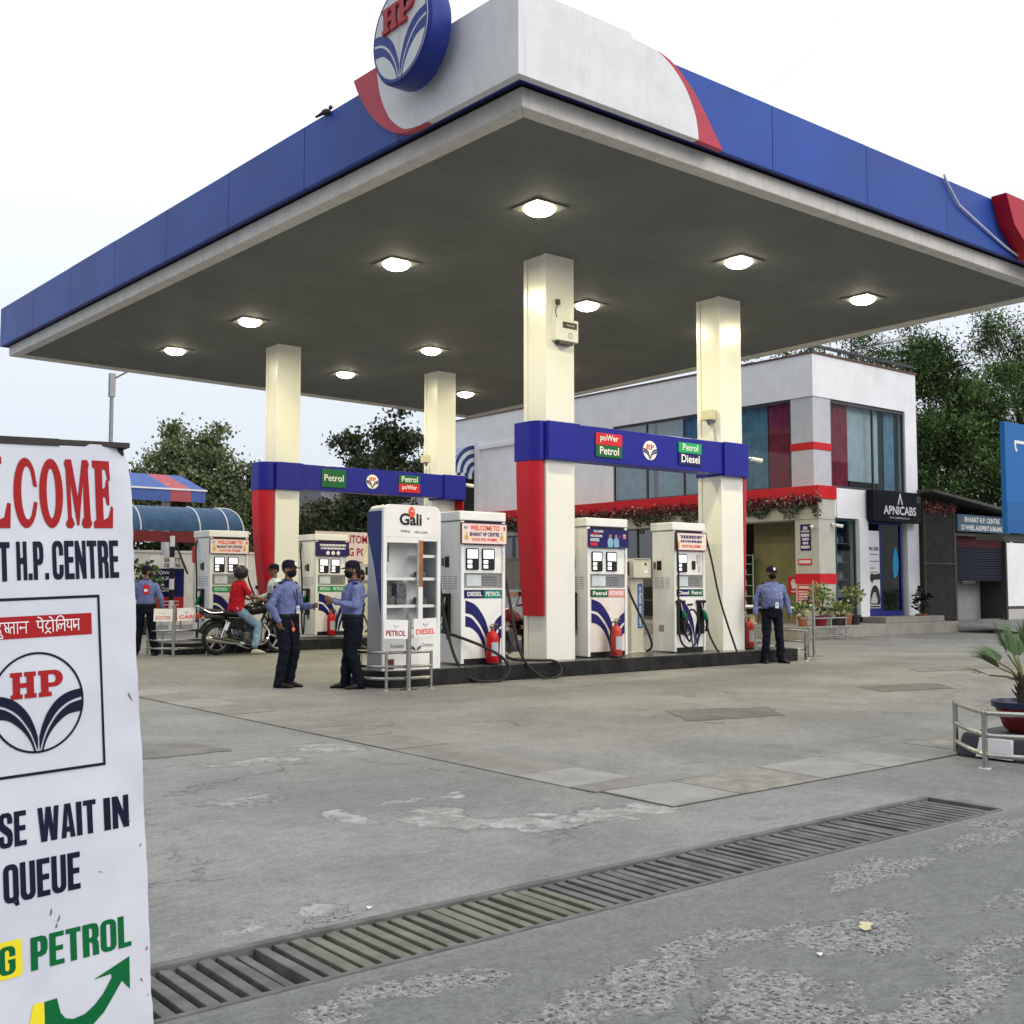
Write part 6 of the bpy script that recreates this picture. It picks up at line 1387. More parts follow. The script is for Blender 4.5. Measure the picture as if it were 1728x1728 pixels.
# ================================================================== STAINLESS RAILS AND SIGN POSTS
def rail(name, label, pts, posts, hs, loc=(0, 0, 0), r=.021, group='stainless guard rails'):
    t = thing(name, label, 'guard rail', loc, 0, group)
    for h in hs:
        m = MB(); m.tube([Vector((p[0], p[1], h)) for p in pts], r, 10); m.build('rail', STEEL, t, smooth=True)
    for p in posts:
        m = MB(); m.cyl((p[0], p[1], 0), (p[0], p[1], hs[-1] + .012), r * 1.1, r * 1.1, 12); m.cyl((p[0], p[1], 0), (p[0], p[1], .008), .055, .05, 14); m.build('post', STEEL, t, smooth=True)
    return t
def c3(pts, n=8): return [tuple(q) for q in cat([p + (0,) for p in pts], n)]
rail('guard_rail', 'curved stainless rail round the near island end below petrol diesel plates', c3([(8.84, 12.68), (8.45, 12.68), (8.16, 12.80), (8.03, 13.08), (8.06, 13.4), (8.3, 13.95), (8.55, 14.3)]), [(8.84, 12.68), (8.18, 12.78), (8.03, 13.2), (8.5, 14.24)], (.15, .31, .50))
rail('guard_rail', 'curved stainless rail round the far island end below scooter car plates', c3([(9.55, 21.55), (9.0, 21.5), (8.65, 21.62), (8.5, 21.9), (8.6, 22.4), (8.9, 23.0)]), [(9.5, 21.55), (8.62, 21.66), (8.6, 22.4), (8.9, 23.0)], (.15, .31, .50))
rail('guard_rail', 'squared stainless rail right of the attendant at the island end', c3([(17.45, 12.85), (17.62, 12.95), (18.05, 13.2)], 4) + c3([(18.05, 13.25), (18.2, 13.6), (18.2, 14.3)], 4), [(17.5, 12.86), (18.1, 13.25), (18.2, 14.3), (17.66, 13.0)], (.16, .31, .52))
rail('guard_rail', 'low stainless rail in front of the potted shrubs by the shop', c3([(23.75, 17.6), (23.75, 17.35), (24.0, 17.3), (25.3, 17.3), (25.4, 17.4), (25.4, 17.65)], 5), [(23.75, 17.4), (24.6, 17.3), (25.38, 17.38)], (.10, .32, .56))
def plates_post(label, loc, words, cols):
    t = thing('lane_sign', label, 'sign', loc, 0, 'two-plate lane signs')
    m = MB(); m.cyl((0, 0, 0), (0, 0, 1.02), .035, .035, 14); m.cyl((0, 0, 0), (0, 0, .01), .12, .12, 18); m.build('post', STEEL, t, smooth=True)
    for k, (w_, c_) in enumerate(zip(words, cols)):
        x0 = -.43 if k == 0 else .05; tl = R(2 if k == 0 else -1.5)
        U = Vector((math.cos(tl), 0, math.sin(tl) * -1)); V = Vector((math.sin(tl), 0, math.cos(tl)))
        O = Vector((x0, -.05, .70))
        m = MB(); m.prism([(0, 0), (.38, 0), (.38, .25), (0, .25)], O + Vector((0, .012, 0)), U, V, .012); p = m.build('plate', SIGNW, t)
        m = MB(); m.text(w_, O + U * .035 + V * .035, U, V, .31, .075, 0, .03, .0015); m.build('lettering', c_, p)
        m = MB()
        for g in G_LEAVES: m.geo2(g, O + U * .19 + V * .175, U, V, .045, .045, 0, .0015)
        m.build('emblem_leaves', mat('faded_emblem_blue', (.30, .36, .48), .5) if k else LGREY, p)
    return t
plates_post('petrol and diesel lane sign on a post beside the white cabinet', (8.43, 12.62, 0), ('PETROL', 'DIESEL'), (INKR, ORANGE))
plates_post('scooter and car lane sign on a post beside the motorcycle', (8.76, 21.45, 0), ('SCOOTER', 'CAR'), (mat('salmon_print', hexc(220, 120, 100), .5), ORANGE))
t_ = thing('bare_post', 'bare stainless post on a round foot right of the pumps', 'post', (18.62, 13.5, 0))
m = MB(); m.cyl((0, 0, 0), (0, 0, 1.0), .033, .033, 14); m.cyl((0, 0, 0), (0, 0, .012), .16, .16, 20); m.build('post', STEEL, t_, smooth=True)
m = MB(); m.box(-.012, .012, -.012, .012, 1.0, 1.5); m.build('flat_bar', MGREY, t_)
# small metal counter behind the right attendant
t_ = thing('service_trolley', 'low steel trolley with papers and a bag behind right attendant', 'trolley', (17.0, 13.95, 0))
m = MB()
for xx in (0, 1.0):
    for yy in (0, .5): m.cyl((xx, yy, 0), (xx, yy, .98), .02, .02, 8)
for z in (.25, .62, .96): m.box(-.02, 1.02, -.02, .52, z, z + .025)
m.build('trolley_frame', STEEL, t_)
m = MB(); m.box(.02, .40, .02, .48, .99, 1.02); m.build('paper_stack', SIGNW, t_); m = MB(); m.box(.05, .5, .05, .45, .65, .84); m.build('paper_bundle', mat('old_paper', (.30, .26, .18), .8), t_)
m = MB(); m.ell((.85, .2, 1.02), (.20, .18, .17), 14, 9); m.build('black_bag', BLACK, t_, smooth=True)
# ================================================================== MOTORCYCLES
BIKEBLK = mat('bike_gloss_black', (.012, .012, .014), .15, var=.1)
BIKERED = mat('bike_dark_red', (.22, .012, .015), .2, var=.1)
ALLOY = mat('alloy_grey', (.42, .42, .43), .35, metal=.8, var=.1); ENG = mat('engine_grey', (.16, .16, .165), .4, metal=.6, var=.3, vscale=20); SEAT = mat('seat_vinyl', (.014, .014, .015), .55, bump=.1, bscale=90)
def motorcycle(label, loc, rz, paint=BIKEBLK, visor=True):
    """local +X is forward, wheels on z=0"""
    t = thing('motorcycle', label, 'motorcycle', loc, rz, 'parked motorcycles'); RW = .30; WB = 1.27
    for xw in (0, WB):
        m = MB(); m.tube([(xw + (RW - .045) * math.cos(R(a)), 0, RW + (RW - .045) * math.sin(R(a))) for a in range(0, 360, 10)], .045, 10, closed=True); w = m.build('tyre', RUBBER, t, smooth=True)
        m = MB(); m.tube([(xw + .222 * math.cos(R(a)), 0, RW + .222 * math.sin(R(a))) for a in range(0, 360, 10)], .02, 8, closed=True)
        for k in range(5):
            a = R(72 * k + 18); m.hexa([(xw + .03 * math.cos(a) - .02 * math.sin(a), -.015, RW + .03 * math.sin(a) + .02 * math.cos(a)), (xw + .03 * math.cos(a) + .02 * math.sin(a), -.015, RW + .03 * math.sin(a) - .02 * math.cos(a)), (xw + .03 * math.cos(a) + .02 * math.sin(a), .015, RW + .03 * math.sin(a) - .02 * math.cos(a)), (xw + .03 * math.cos(a) - .02 * math.sin(a), .015, RW + .03 * math.sin(a) + .02 * math.cos(a))],
                                     [(xw + .22 * math.cos(a) - .014 * math.sin(a), -.012, RW + .22 * math.sin(a) + .014 * math.cos(a)), (xw + .22 * math.cos(a) + .014 * math.sin(a), -.012, RW + .22 * math.sin(a) - .014 * math.cos(a)), (xw + .22 * math.cos(a) + .014 * math.sin(a), .012, RW + .22 * math.sin(a) - .014 * math.cos(a)), (xw + .22 * math.cos(a) - .014 * math.sin(a), .012, RW + .22 * math.sin(a) + .014 * math.cos(a))])
        m.cyl((xw, -.06, RW), (xw, .06, RW), .055, .055, 14); m.build('rim', ALLOY, w, smooth=True)
        m = MB(); a0, a1 = (40, 165) if xw == 0 else (25, 150)
        pts = [(xw + .335 * math.cos(R(a)), 0, RW + .335 * math.sin(R(a))) for a in range(a0, a1, 8)]; m.tube(pts, .06, 8, flat=1.0); 
        m.v = [(v[0], v[1], v[2]) for v in m.v]; m.build('mudguard', BIKEBLK, t, smooth=True)
    m = MB()
    for s in (-.085, .085):
        m.cyl((WB, s, RW), (WB - .22, s, .92), .026, .024, 10)
    m.cyl((WB - .20, -.12, .86), (WB - .20, .12, .86), .02, .02, 8); m.build('fork', ALLOY, t, smooth=True)
    m = MB()
    for s in (-.12, .12):
        m.cyl((.02, s, RW + .02), (.16, s, .68), .02, .02, 8); m.tube([(.12 + .012 * k + .0, s + .0, .46 + .03 * k) for k in range(6)], .034, 8)
    m.build('shock_absorber', CHROME, t, smooth=True)
    m = MB(); m.tube([(.05, .10, RW), (.45, .11, .30), (.55, .08, .40)], .025, 8); m.tube([(.05, -.10, RW), (.45, -.11, .30), (.55, -.08, .40)], .025, 8); m.tube([(.2, 0, .70), (.62, 0, .72), (1.02, 0, .86), (.80, 0, .40), (.55, 0, .28), (.5, 0, .6)], .03, 8); m.build('frame', BIKEBLK, t, smooth=True)
    m = MB(); m.box(.50, .86, -.12, .12, .22, .42); m.hexa([(.62, -.09, .42), (.86, -.09, .42), (.86, .09, .42), (.62, .09, .42)], [(.72, -.08, .64), (.94, -.08, .60), (.94, .08, .60), (.72, .08, .64)])
    for k in range(6): m.hexa([(.60 + .018 * k, -.11, .43 + .033 * k), (.90 + .008 * k, -.11, .42 + .03 * k), (.90 + .008 * k, .11, .42 + .03 * k), (.60 + .018 * k, .11, .43 + .033 * k)], [(.60 + .018 * k, -.11, .442 + .033 * k), (.90 + .008 * k, -.11, .432 + .03 * k), (.90 + .008 * k, .11, .432 + .03 * k), (.60 + .018 * k, .11, .442 + .033 * k)])
    for s in (-.125, .125): m.cyl((.60, s * .95, .32), (.60, s * 1.12, .32), .085, .075, 16); m.cyl((.76, s * .95, .31), (.76, s * 1.1, .31), .06, .05, 14)
    m.build('engine', ENG, t, bevel=.01)
    m = MB(); m.tube(cat([(.90, -.10, .55), (1.0, -.13, .38), (.86, -.16, .20), (.50, -.17, .20)], 6), .022, 10); m.tube([(.52, -.17, .20), (.40, -.18, .22), (.0, -.20, .28), (-.28, -.21, .33), (-.30, -.21, .335)], [.024, .045, .055, .05, .02], 12); m.build('exhaust', CHROME, t, smooth=True)
    m = MB(); m.tube([(.35, -.245, .245), (.05, -.265, .30), (-.2, -.27, .34)], [.02, .034, .02], 8); m.build('heat_shield', DGREY, t, smooth=True)
    # tank, seat, side covers, tail
    rings = []
    for (x, w, h, z) in ((.50, .09, .05, .80), (.56, .13, .10, .82), (.70, .16, .14, .84), (.86, .17, .15, .87), (.98, .13, .12, .88), (1.05, .06, .06, .88)):
        rings.append([(x, w * math.cos(R(a)), z + h * math.sin(R(a)) * (1 if a < 180 else .8)) for a in range(0, 360, 20)])
    m = MB(); m.loft(rings); m.build('fuel_tank', paint, t, smooth=True, auto=60)
    rings = []
    for (x, w, h, z) in ((-.28, .08, .03, .82), (-.22, .13, .05, .825), (.0, .14, .055, .80), (.25, .15, .055, .765), (.42, .13, .06, .775), (.56, .10, .05, .80)):
        rings.append([(x, w * math.cos(R(a)), z + h * math.sin(R(a))) for a in range(0, 360, 20)])
    m = MB(); m.loft(rings); m.build('seat', SEAT, t, smooth=True, auto=60)
    m = MB()
    for s in (-1, 1): m.hexa([(.12, s * .10, .50), (.46, s * .12, .46), (.50, s * .13, .70), (.14, s * .12, .72)][::s], [(.12, s * .135, .52), (.46, s * .15, .48), (.50, s * .16, .69), (.14, s * .145, .71)][::s])
    m.hexa([(-.36, -.06, .70), (.10, -.12, .66), (.10, .12, .66), (-.36, .06, .70)], [(-.36, -.05, .78), (.10, -.12, .74), (.10, .12, .74), (-.36, .05, .78)]); m.build('side_cover', paint, t, bevel=.012)
    m = MB(); m.box(-.40, -.355, -.065, .065, .70, .78); m.build('tail_light', VRED, t, bevel=.01)
    m = MB()
    for s in (-.12, .12): m.cyl((-.34, s * .6, .70), (-.36, s * 1.3, .70), .008, .008, 6); m.ell((-.36, s * 1.5, .70), (.035, .03, .028), 10, 7)
    m.build('indicator', mat('amber_lens', (.55, .22, .03), .3), t, smooth=True)
    m = MB(); m.box(-.43, -.425, -.09, .09, .50, .62); m.build('number_plate', SIGNW, t)
    m = MB(); m.tube(cat([(.05, -.13, .80), (-.20, -.135, .80), (-.38, -.10, .90), (-.40, 0, .92), (-.38, .10, .90), (-.20, .135, .80), (.05, .13, .80)], 5), .013, 7); m.build('grab_rail', CHROME, t, smooth=True)
    # bars, clocks, headlamp fairing, mirrors
    m = MB(); m.tube(cat([(.86, -.37, 1.06), (.94, -.26, 1.05), (1.04, -.10, .98), (1.04, .10, .98), (.94, .26, 1.05), (.86, .37, 1.06)], 6), .013, 8); m.build('handlebar', CHROME, t, smooth=True)
    m = MB()
    for s in (-1, 1): m.cyl((.93, s * .27, 1.05), (.85, s * .38, 1.06), .019, .019, 10)
    m.build('grip', RUBBER, t, smooth=True)
    m = MB(); m.ell((1.16, 0, .93), (.10, .11, .12), 16, 10); m.hexa([(1.04, -.10, .96), (1.16, -.11, .96), (1.16, .11, .96), (1.04, .10, .96)], [(1.05, -.06, 1.16), (1.09, -.06, 1.16), (1.09, .06, 1.16), (1.05, .06, 1.16)]); m.build('headlamp_cowl', paint, t, smooth=True)
    m = MB(); m.ell((1.235, 0, .92), (.04, .08, .08), 14, 9); m.build('headlight', mat('lamp_glass_grey', (.6, .62, .64), .1), t, smooth=True)
    for s in (-1, 1):
        m = MB(); m.cyl((.94, s * .26, 1.05), (.98, s * .36, 1.22), .007, .007, 6); m.ell((.98, s * .38, 1.26), (.02, .065, .042), 12, 8); m.build('mirror', BIKEBLK, t, smooth=True)
    m = MB(); m.cyl((.55, -.13, .26), (.55, -.28, .26), .014, .014, 8); m.cyl((.55, .13, .26), (.55, .28, .26), .014, .014, 8); m.cyl((.24, -.13, .36), (.24, -.25, .36), .014, .014, 8); m.tube([(.60, .16, .24), (.46, .26, .02)], .014, 8); m.build('footpeg', DGREY, t)
    m = MB(); m.tube(cat([(.62, -.16, .16), (.55, -.2, .12), (.3, -.19, .2)], 4), .012, 6); m.build('brake_lever', CHROME, t)
    return t
motorcycle('black motorcycle under the rider in the red shirt', (9.60, 21.30, 0), 0).scale = (1.08, 1.08, 1.08)
motorcycle('dark red motorcycle parked behind the near red shield column', (13.26, 15.85, 0), R(200), BIKERED)
motorcycle('black motorcycle half hidden behind the attendant near the standee', (8.6, 24.6, 0), R(150))

# ================================================================== PEOPLE
SKIN = mat('brown_skin', (.190, .098, .060), .5, var=.15, vscale=10); HAIR = mat('black_hair', (.010, .009, .009), .5, var=.3, bump=.3, bscale=200)
def cloth(name, c, rough=.8):
    if name in MATS: return MATS[name]
    t = NT(name); p = t.n('NewGeometry').outputs['Position']
    n1 = t.noise(p, 6, 5, .6); n2 = t.noise(p, 260, 2, .5)
    t.put(t.b.inputs['Base Color'], t.mix(.35, t.mix(t.ss(n1, .3, .7), tuple(x * .82 for x in c), tuple(min(1, x * 1.12) for x in c)), t.mix(n2, tuple(x * .6 for x in c), tuple(x * 1.3 for x in c))))
    t.b.inputs['Roughness'].default_value = rough; t.b.inputs['Specular IOR Level'].default_value = .1
    t.bump(t.math('ADD', t.noise(t.scl(p, (1, 1, .6)), 26, 5, .65, .8), t.math('MULTIPLY', t.noise(p, 9, 3), 1.2)), .6, .022); MATS[name] = t.m
    return t.m
SHIRT = cloth('uniform_shirt_blue', hexc(108, 118, 164)); NAVYT = cloth('navy_trousers', (.009, .010, .019)); COLLAR = cloth('navy_collar', (.016, .024, .085)); SHOE = mat('black_shoe', (.012, .011, .011), .4); CAPM = cloth('navy_cap', (.014, .012, .024)); MASK = cloth('black_mask', (.012, .012, .014))
def cone(m, a, b, r0, r1, n=12):
    a, b = Vector(a), Vector(b); m.cyl(a, b, r0, r1, n); m.ell(a, r0, n, 8); m.ell(b, r1, n, 8)
def hand(m, w, d, n, curl=.5, side=1):
    """palm with four unequal bent fingers and a thumb; w wrist, d along the hand, n palm normal"""
    w, d, n = Vector(w), Vector(d).normalized(), Vector(n).normalized(); n = (n - d * n.dot(d)).normalized(); s = d.cross(n).normalized() * side
    rot = Matrix((s, d, n)).transposed()
    m.ell(w + d * .05, (.040, .055, .017), 14, 9, rot=rot)
    for k, (o, L) in enumerate(((-.030, .062), (-.010, .072), (.010, .068), (.030, .054))):
        b = w + d * .088 + s * o; e1 = b + (d * math.cos(curl * .7) + n * math.sin(curl * .7)) * L * .55; e2 = e1 + (d * math.cos(curl * 1.9) + n * math.sin(curl * 1.9)) * L * .55
        m.cyl(w + d * .05 + s * o * .8, b, .0095, .009, 8); cone(m, b, e1, .009, .0082, 8); cone(m, e1, e2, .0082, .007, 8)
    b = w + d * .025 - s * .032; e1 = b + (d * .6 - s * .6 + n * .3).normalized() * .042; e2 = e1 + (d * .85 - s * .1 + n * .45).normalized() * .032
    cone(m, b, e1, .012, .0095, 8); cone(m, e1, e2, .0095, .008, 8)
def person(label, loc, rz, J, shirt=SHIRT, trousers=NAVYT, shoe=SHOE, cap=True, mask=True, helmet=False, short=False, belly=0.0, collar=True, badge=None, scale=1.0, patch=None, capbadge=True, head_yaw=0.0, hair=True, epaul=True, wide=1.0, tuck=True):
    """local frame: faces -Y, right hand at -X; J holds joints (see defaults)"""
    D = dict(hip=(0, 0, .92), chest=(0, 0, 1.40), kneeR=(-.10, -.02, .50), kneeL=(.10, -.02, .50), ankR=(-.11, .01, .085), ankL=(.11, .01, .085), footR=(-.13, -1, 0), footL=(.13, -1, 0),
             elbR=(-.26, .03, 1.12), wrR=(-.27, -.04, .87), elbL=(.26, .03, 1.12), wrL=(.27, -.04, .87), hdR=(0, -.1, -1), hdL=(0, -.1, -1), pnR=(1, 0, 0), pnL=(-1, 0, 0), curlR=.5, curlL=.5)
    D.update(J); V = {k: (Vector(v) if isinstance(v, tuple) else v) for k, v in D.items()}
    t = thing('person', label, 'person', loc, rz); t.scale = (scale,) * 3
    hip, ch = V['hip'], V['chest']; sh = .185 * wide
    shR, shL = ch + Vector((-sh + .008, .0, -.028)), ch + Vector((sh - .008, 0, -.028)); hpR, hpL = hip + Vector((-.095, 0, -.02)), hip + Vector((.095, 0, -.02))
    spine = ch - hip; nk = ch + spine.normalized() * .06; Rh = Matrix.Rotation(head_yaw, 3, 'Z')
    hd = nk + Vector((0, -.025, .155))
    def torso(m, k, pad, f0=-1):
        prof = ((-.10, .165, .115), (-.05, .168, .117), (0, .17, .12), (.06, .163, .116), (.12, .158, .112 + belly * .5), (.25, .16, .115 + belly), (.38, .175, .118 + belly * .5), (.44, .186, .110), (.48, .172, .100), (.515, .125, .080), (.55, .075, .06))
        rings = []
        L = spine.length / .48
        for (f, a, b) in prof:
            if f < f0: continue
            c = hip + spine.normalized() * f * L + Vector((0, -belly * .5 if .1 < f < .4 else 0, 0))
            rings.append([c + Vector(((a * k + pad) * math.cos(R(q)), (b * k + pad) * math.sin(R(q)), 0)) for q in range(0, 360, 18)])
        m.loft(rings)
    # ---- body: one continuous surface
    m = MB(); torso(m, .90, 0)
    cone(m, nk - spine.normalized() * .05, nk + Vector((0, -.012, .08)), .06, .052)
    def H(x, y, z): return hd + Rh @ Vector((x, y, z))
    m.ell(H(0, .005, .02), (.076, .094, .098), 18, 12, rot=Rh); m.ell(H(0, -.025, -.045), (.058, .065, .065), 16, 10, rot=Rh); m.ell(H(0, -.055, -.085), (.03, .03, .022), 10, 8, rot=Rh)
    m.ell(H(0, -.098, -.022), (.015, .022, .016), 10, 7, rot=Rh); cone(m, H(0, -.086, .018), H(0, -.10, -.018), .009, .013, 8)
    m.ell(H(0, -.088, -.058), (.024, .010, .010), 10, 7, rot=Rh)
    for s in (-1, 1): m.ell(H(s * .079, .012, -.012), (.011, .024, .034), 10, 8, rot=Rh); m.ell(H(s * .036, -.072, .03), (.028, .018, .010), 10, 7, rot=Rh)
    for (s_, e, w, d, n, cu, sd_) in ((shR, V['elbR'], V['wrR'], V['hdR'], V['pnR'], V['curlR'], 1), (shL, V['elbL'], V['wrL'], V['hdL'], V['pnL'], V['curlL'], -1)):
        cone(m, s_ + Vector((0, 0, -.02)), e, .040, .036); cone(m, e, w, .038, .026); hand(m, w, d, n, cu, sd_)
    for (h_, k_, a_, f_) in ((hpR, V['kneeR'], V['ankR'], V['footR']), (hpL, V['kneeL'], V['ankL'], V['footL'])):
        cone(m, h_, k_, .082, .052); c_ = k_.lerp(a_, .32) + Vector((0, .014, 0)); cone(m, k_, c_, .050, .050); cone(m, c_, a_, .050, .034)
        fd = Vector((f_.x, f_.y, 0)).normalized(); cone(m, a_ - Vector((0, 0, .045)), a_ + fd * .11 - Vector((0, 0, .058)), .030, .016)
    body = fuse(m, .0052, 3).build('body', SKIN, t, smooth=True, auto=80)
    # ---- face and hair
    m = MB()
    for s in (-1, 1): m.ell(H(s * .033, -.080, .012), (.013, .009, .008), 10, 7, rot=Rh)
    m.build('eyes', mat('eye_white', (.55, .53, .50), .3), body, smooth=True)
    m = MB()
    for s in (-1, 1): m.ell(H(s * .033, -.088, .012), (.0055, .003, .0058), 8, 6, rot=Rh); m.tube([H(s * .014, -.094, .036), H(s * .034, -.094, .042), H(s * .056, -.082, .034)], .0045, 6)
    m.build('brows', HAIR, body, smooth=True)
    if hair and not helmet:
        m = MB(); m.ell(H(0, .018, .034), (.083, .094, .098), 20, 12, rot=Rh); cut = [(f, mi) for f, mi in zip(m.f, m.mi)]
        inv = Rh.transposed(); keep = []
        for f in m.f:
            c = sum((Vector(m.v[i]) for i in f), Vector()) / len(f); q = inv @ (c - hd)
            if q.z > .062 or (q.y > -.01 and q.z > -.05) or (q.y > .03 and q.z > -.08): keep.append(f)
        m.f = keep; m.mi = [0] * len(keep); m.build('hair', HAIR, body, smooth=True)
    if helmet:
        m = MB(); m.ell(H(0, .01, .015), (.138, .160, .150), 24, 16, rot=Rh); inv = Rh.transposed(); keep = []
        for f in m.f:
            c = sum((Vector(m.v[i]) for i in f), Vector()) / len(f); q = inv @ (c - hd)
            if q.z > -.10 and not (q.y < -.05 and -.10 < q.z < .045 and abs(q.x) < .10): keep.append(f)
        m.f = keep; m.mi = [0] * len(keep); m.build('helmet', mat('helmet_matt_black', (.018, .018, .019), .35), t, smooth=True)
        m = MB(); m.tube([H(.139 * math.sin(R(a)), .01 - .162 * math.cos(R(a)), .045) for a in range(-70, 71, 10)], .008, 6); m.build('helmet_trim', DGREY, t, smooth=True)
    if cap:
        m = MB(); prof = [(.104, .040), (.105, .065), (.100, .095), (.080, .125), (.045, .140), (.0, .144)]
        vs = []; n = 24
        for (r_, z) in prof:
            for k in range(n): a = 2 * math.pi * k / n; vs.append(H(r_ * .86 * math.cos(a), .005 + r_ * 1.0 * math.sin(a), z))
        m.add(vs, [(i * n + k, i * n + (k + 1) % n, (i + 1) * n + (k + 1) % n, (i + 1) * n + k) for i in range(len(prof) - 1) for k in range(n)])
        o = m.build('cap', CAPM, t, smooth=True, auto=70)
        m = MB(); ring = []
        for zz in (0, -.006):
            vs = []
            for k in range(11):
                a = R(-160 + 14 * k); vs.append(H(.088 * math.cos(a), .005 + .100 * math.sin(a), .045 + zz)); 
            for k in range(11):
                a = R(-20 - 14 * k); vs.append(H(.080 * math.cos(a), -.075 + .100 * math.sin(a), .036 + zz - .012 * abs(math.cos(a))))
            ring.append(vs)
        m.add(ring[0] + ring[1], [tuple(range(22)), tuple(reversed(range(22, 44)))] + [(i, (i + 1) % 22, 22 + (i + 1) % 22, 22 + i) for i in range(22)]); m.build('brim', CAPM, o)
        if capbadge:
            m = MB(); pts = [(-.022, .062), (.022, .062), (.022, .108), (-.022, .108)]; m.add([H(x, -.102 + (z - .062) * .22, z) for x, z in pts], [(0, 1, 2, 3)]); m.build('cap_badge', SIGNW, o)
    if mask:
        m = MB(); m.ell(H(0, -.030, -.045), (.066, .075, .062), 18, 12, rot=Rh); inv = Rh.transposed(); keep = []
        for f in m.f:
            c = sum((Vector(m.v[i]) for i in f), Vector()) / len(f); q = inv @ (c - hd)
            if q.y < -.005: keep.append(f)
        m.f = keep; m.mi = [0] * len(keep); m.tube([H(-.064, -.02, -.03), H(-.082, .015, .0)], .003, 5); m.tube([H(.064, -.02, -.03), H(.082, .015, .0)], .003, 5); m.build('face_mask', MASK, t, smooth=True)
    # ---- clothes
    m = MB(); torso(m, wide, .030 if short else .012, -.07 if short or not tuck else .05)
    for (s_, e, w) in ((shR, V['elbR'], V['wrR']), (shL, V['elbL'], V['wrL'])):
        if short: cone(m, s_, s_.lerp(e, .72), .060, .060)
        else: cone(m, s_ + Vector((0, 0, -.012)), e, .060, .053); cone(m, e, e.lerp(w, .93), .053, .042)
    fuse(m, .008, 2, .017, 10.0, (1.3, 1.3, .75)).build('shirt', shirt, t, smooth=True, auto=80)
    m = MB()
    rings = [[hip + Vector(((.172 + p_) * math.cos(R(q)), (.122 + p_ + belly * .3) * math.sin(R(q)), z)) for q in range(0, 360, 18)] for z, p_ in (((-.10, .0), (0, .010), (.07, .014), (.088, .012)) if not short else ((-.10, -.02), (0, -.012)))]
    m.loft(rings)
    for (h_, k_, a_) in ((hpR, V['kneeR'], V['ankR']), (hpL, V['kneeL'], V['ankL'])):
        cone(m, h_, k_, .102, .078); cone(m, k_, a_ + Vector((0, .0, -.015 if not short else .09)), .078, .072)
    fuse(m, .008, 2, .015, 9.0, (1, 1, 1.1)).build('trousers', trousers, t, smooth=True, auto=80)
    for (a_, f_) in ((V['ankR'], V['footR']), (V['ankL'], V['footL'])):
        fd = Vector((f_.x, f_.y, 0)).normalized(); sd2 = Vector((-fd.y, fd.x, 0)); base = Vector((a_.x, a_.y, a_.z - .085)); m = MB(); rings = []
        for (f, w, h) in ((-.075, .026, .05), (-.06, .038, .085), (.0, .044, .108), (.06, .046, .088), (.13, .047, .062), (.185, .036, .040), (.205, .015, .03)):
            c = base + fd * f; rings.append([c + sd2 * (w * math.cos(R(q))) + Vector((0, 0, max(0.0, h * .5 + h * .5 * math.sin(R(q))))) for q in range(0, 360, 24)])
        m.loft(rings); m.build('shoe', shoe, t, smooth=True, auto=60)
    if collar:
        m = MB(); cc = nk - spine.normalized() * .012
        for s in (-1, 1):
            m.hexa([cc + Vector((s * .01, -.075, -.02)), cc + Vector((s * .085, -.01, .0)), cc + Vector((s * .07, .05, .01)), cc + Vector((s * .055, -.02, .012))][::s], [cc + Vector((s * .012, -.068, .015)), cc + Vector((s * .072, -.01, .04)), cc + Vector((s * .06, .045, .045)), cc + Vector((s * .05, -.02, .04))][::s])
        m.tube([cc + Vector((.070 * math.cos(R(a)), .058 * math.sin(R(a)) + .0, .020)) for a in range(-60, 241, 20)], .016, 8); m.build('collar', COLLAR, t, smooth=True)
        if epaul:
            m = MB()
            for s in (-1, 1): m.hexa([ch + Vector((s * .085, -.035, .052)), ch + Vector((s * .175, -.03, .022)), ch + Vector((s * .175, .03, .022)), ch + Vector((s * .085, .035, .052))][::s], [ch + Vector((s * .085, -.035, .066)), ch + Vector((s * .175, -.03, .042)), ch + Vector((s * .175, .03, .042)), ch + Vector((s * .085, .035, .066))][::s])
            m.build('epaulette', COLLAR, t)
    if not short:
        m = MB(); rings = [[hip + Vector(((.190) * math.cos(R(q)), (.141 + belly * .3) * math.sin(R(q)), z)) for q in range(0, 360, 18)] for z in (.055, .09)]; m.loft(rings); m.box(hip.x - .025, hip.x + .025, hip.y - .147 - belly * .3, hip.y - .132, hip.z + .055, hip.z + .092); m.build('belt', SHOE, t, smooth=True, auto=40)
    if badge:
        fy = lambda z: ch.y - .145 - belly * (1 if z < 1.25 else .4)
        m = MB(); m.tube(cat([nk + Vector((-.05, -.045, 0)), ch + Vector((-.04, -.135, -.08)), Vector((badge[0], fy(badge[1]), badge[1]))], 5), .006, 5); m.tube(cat([nk + Vector((.05, -.045, 0)), ch + Vector((.03, -.135, -.08)), Vector((badge[0], fy(badge[1]), badge[1]))], 5), .006, 5); m.build('lanyard', COLLAR, t)
        m = MB(); x, z = badge[0], badge[1]; m.box(x - .03, x + .03, fy(z) - .012, fy(z) - .006, z - .105, z); o = m.build('id_card', SIGNW, t); m = MB(); m.box(x - .02, x + .02, fy(z) - .0145, fy(z) - .0125, z - .07, z - .025); m.build('card_photo', CARD, o)
    if patch == 'back':
        m = MB(); m.prism([(-.055, -.09), (.055, -.09), (.055, .09), (-.055, .09)], (ch.x - .02, .153, ch.z - .12), XN, ZP, .004); o = m.build('back_patch', VRED, t); m = MB(); m.prism([(-.03, -.03), (.03, -.03), (.035, .02), (-.035, .02)], (ch.x - .02, .1585, ch.z - .13), XN, ZP, .002); m.build('patch_print', SIGNW, o)
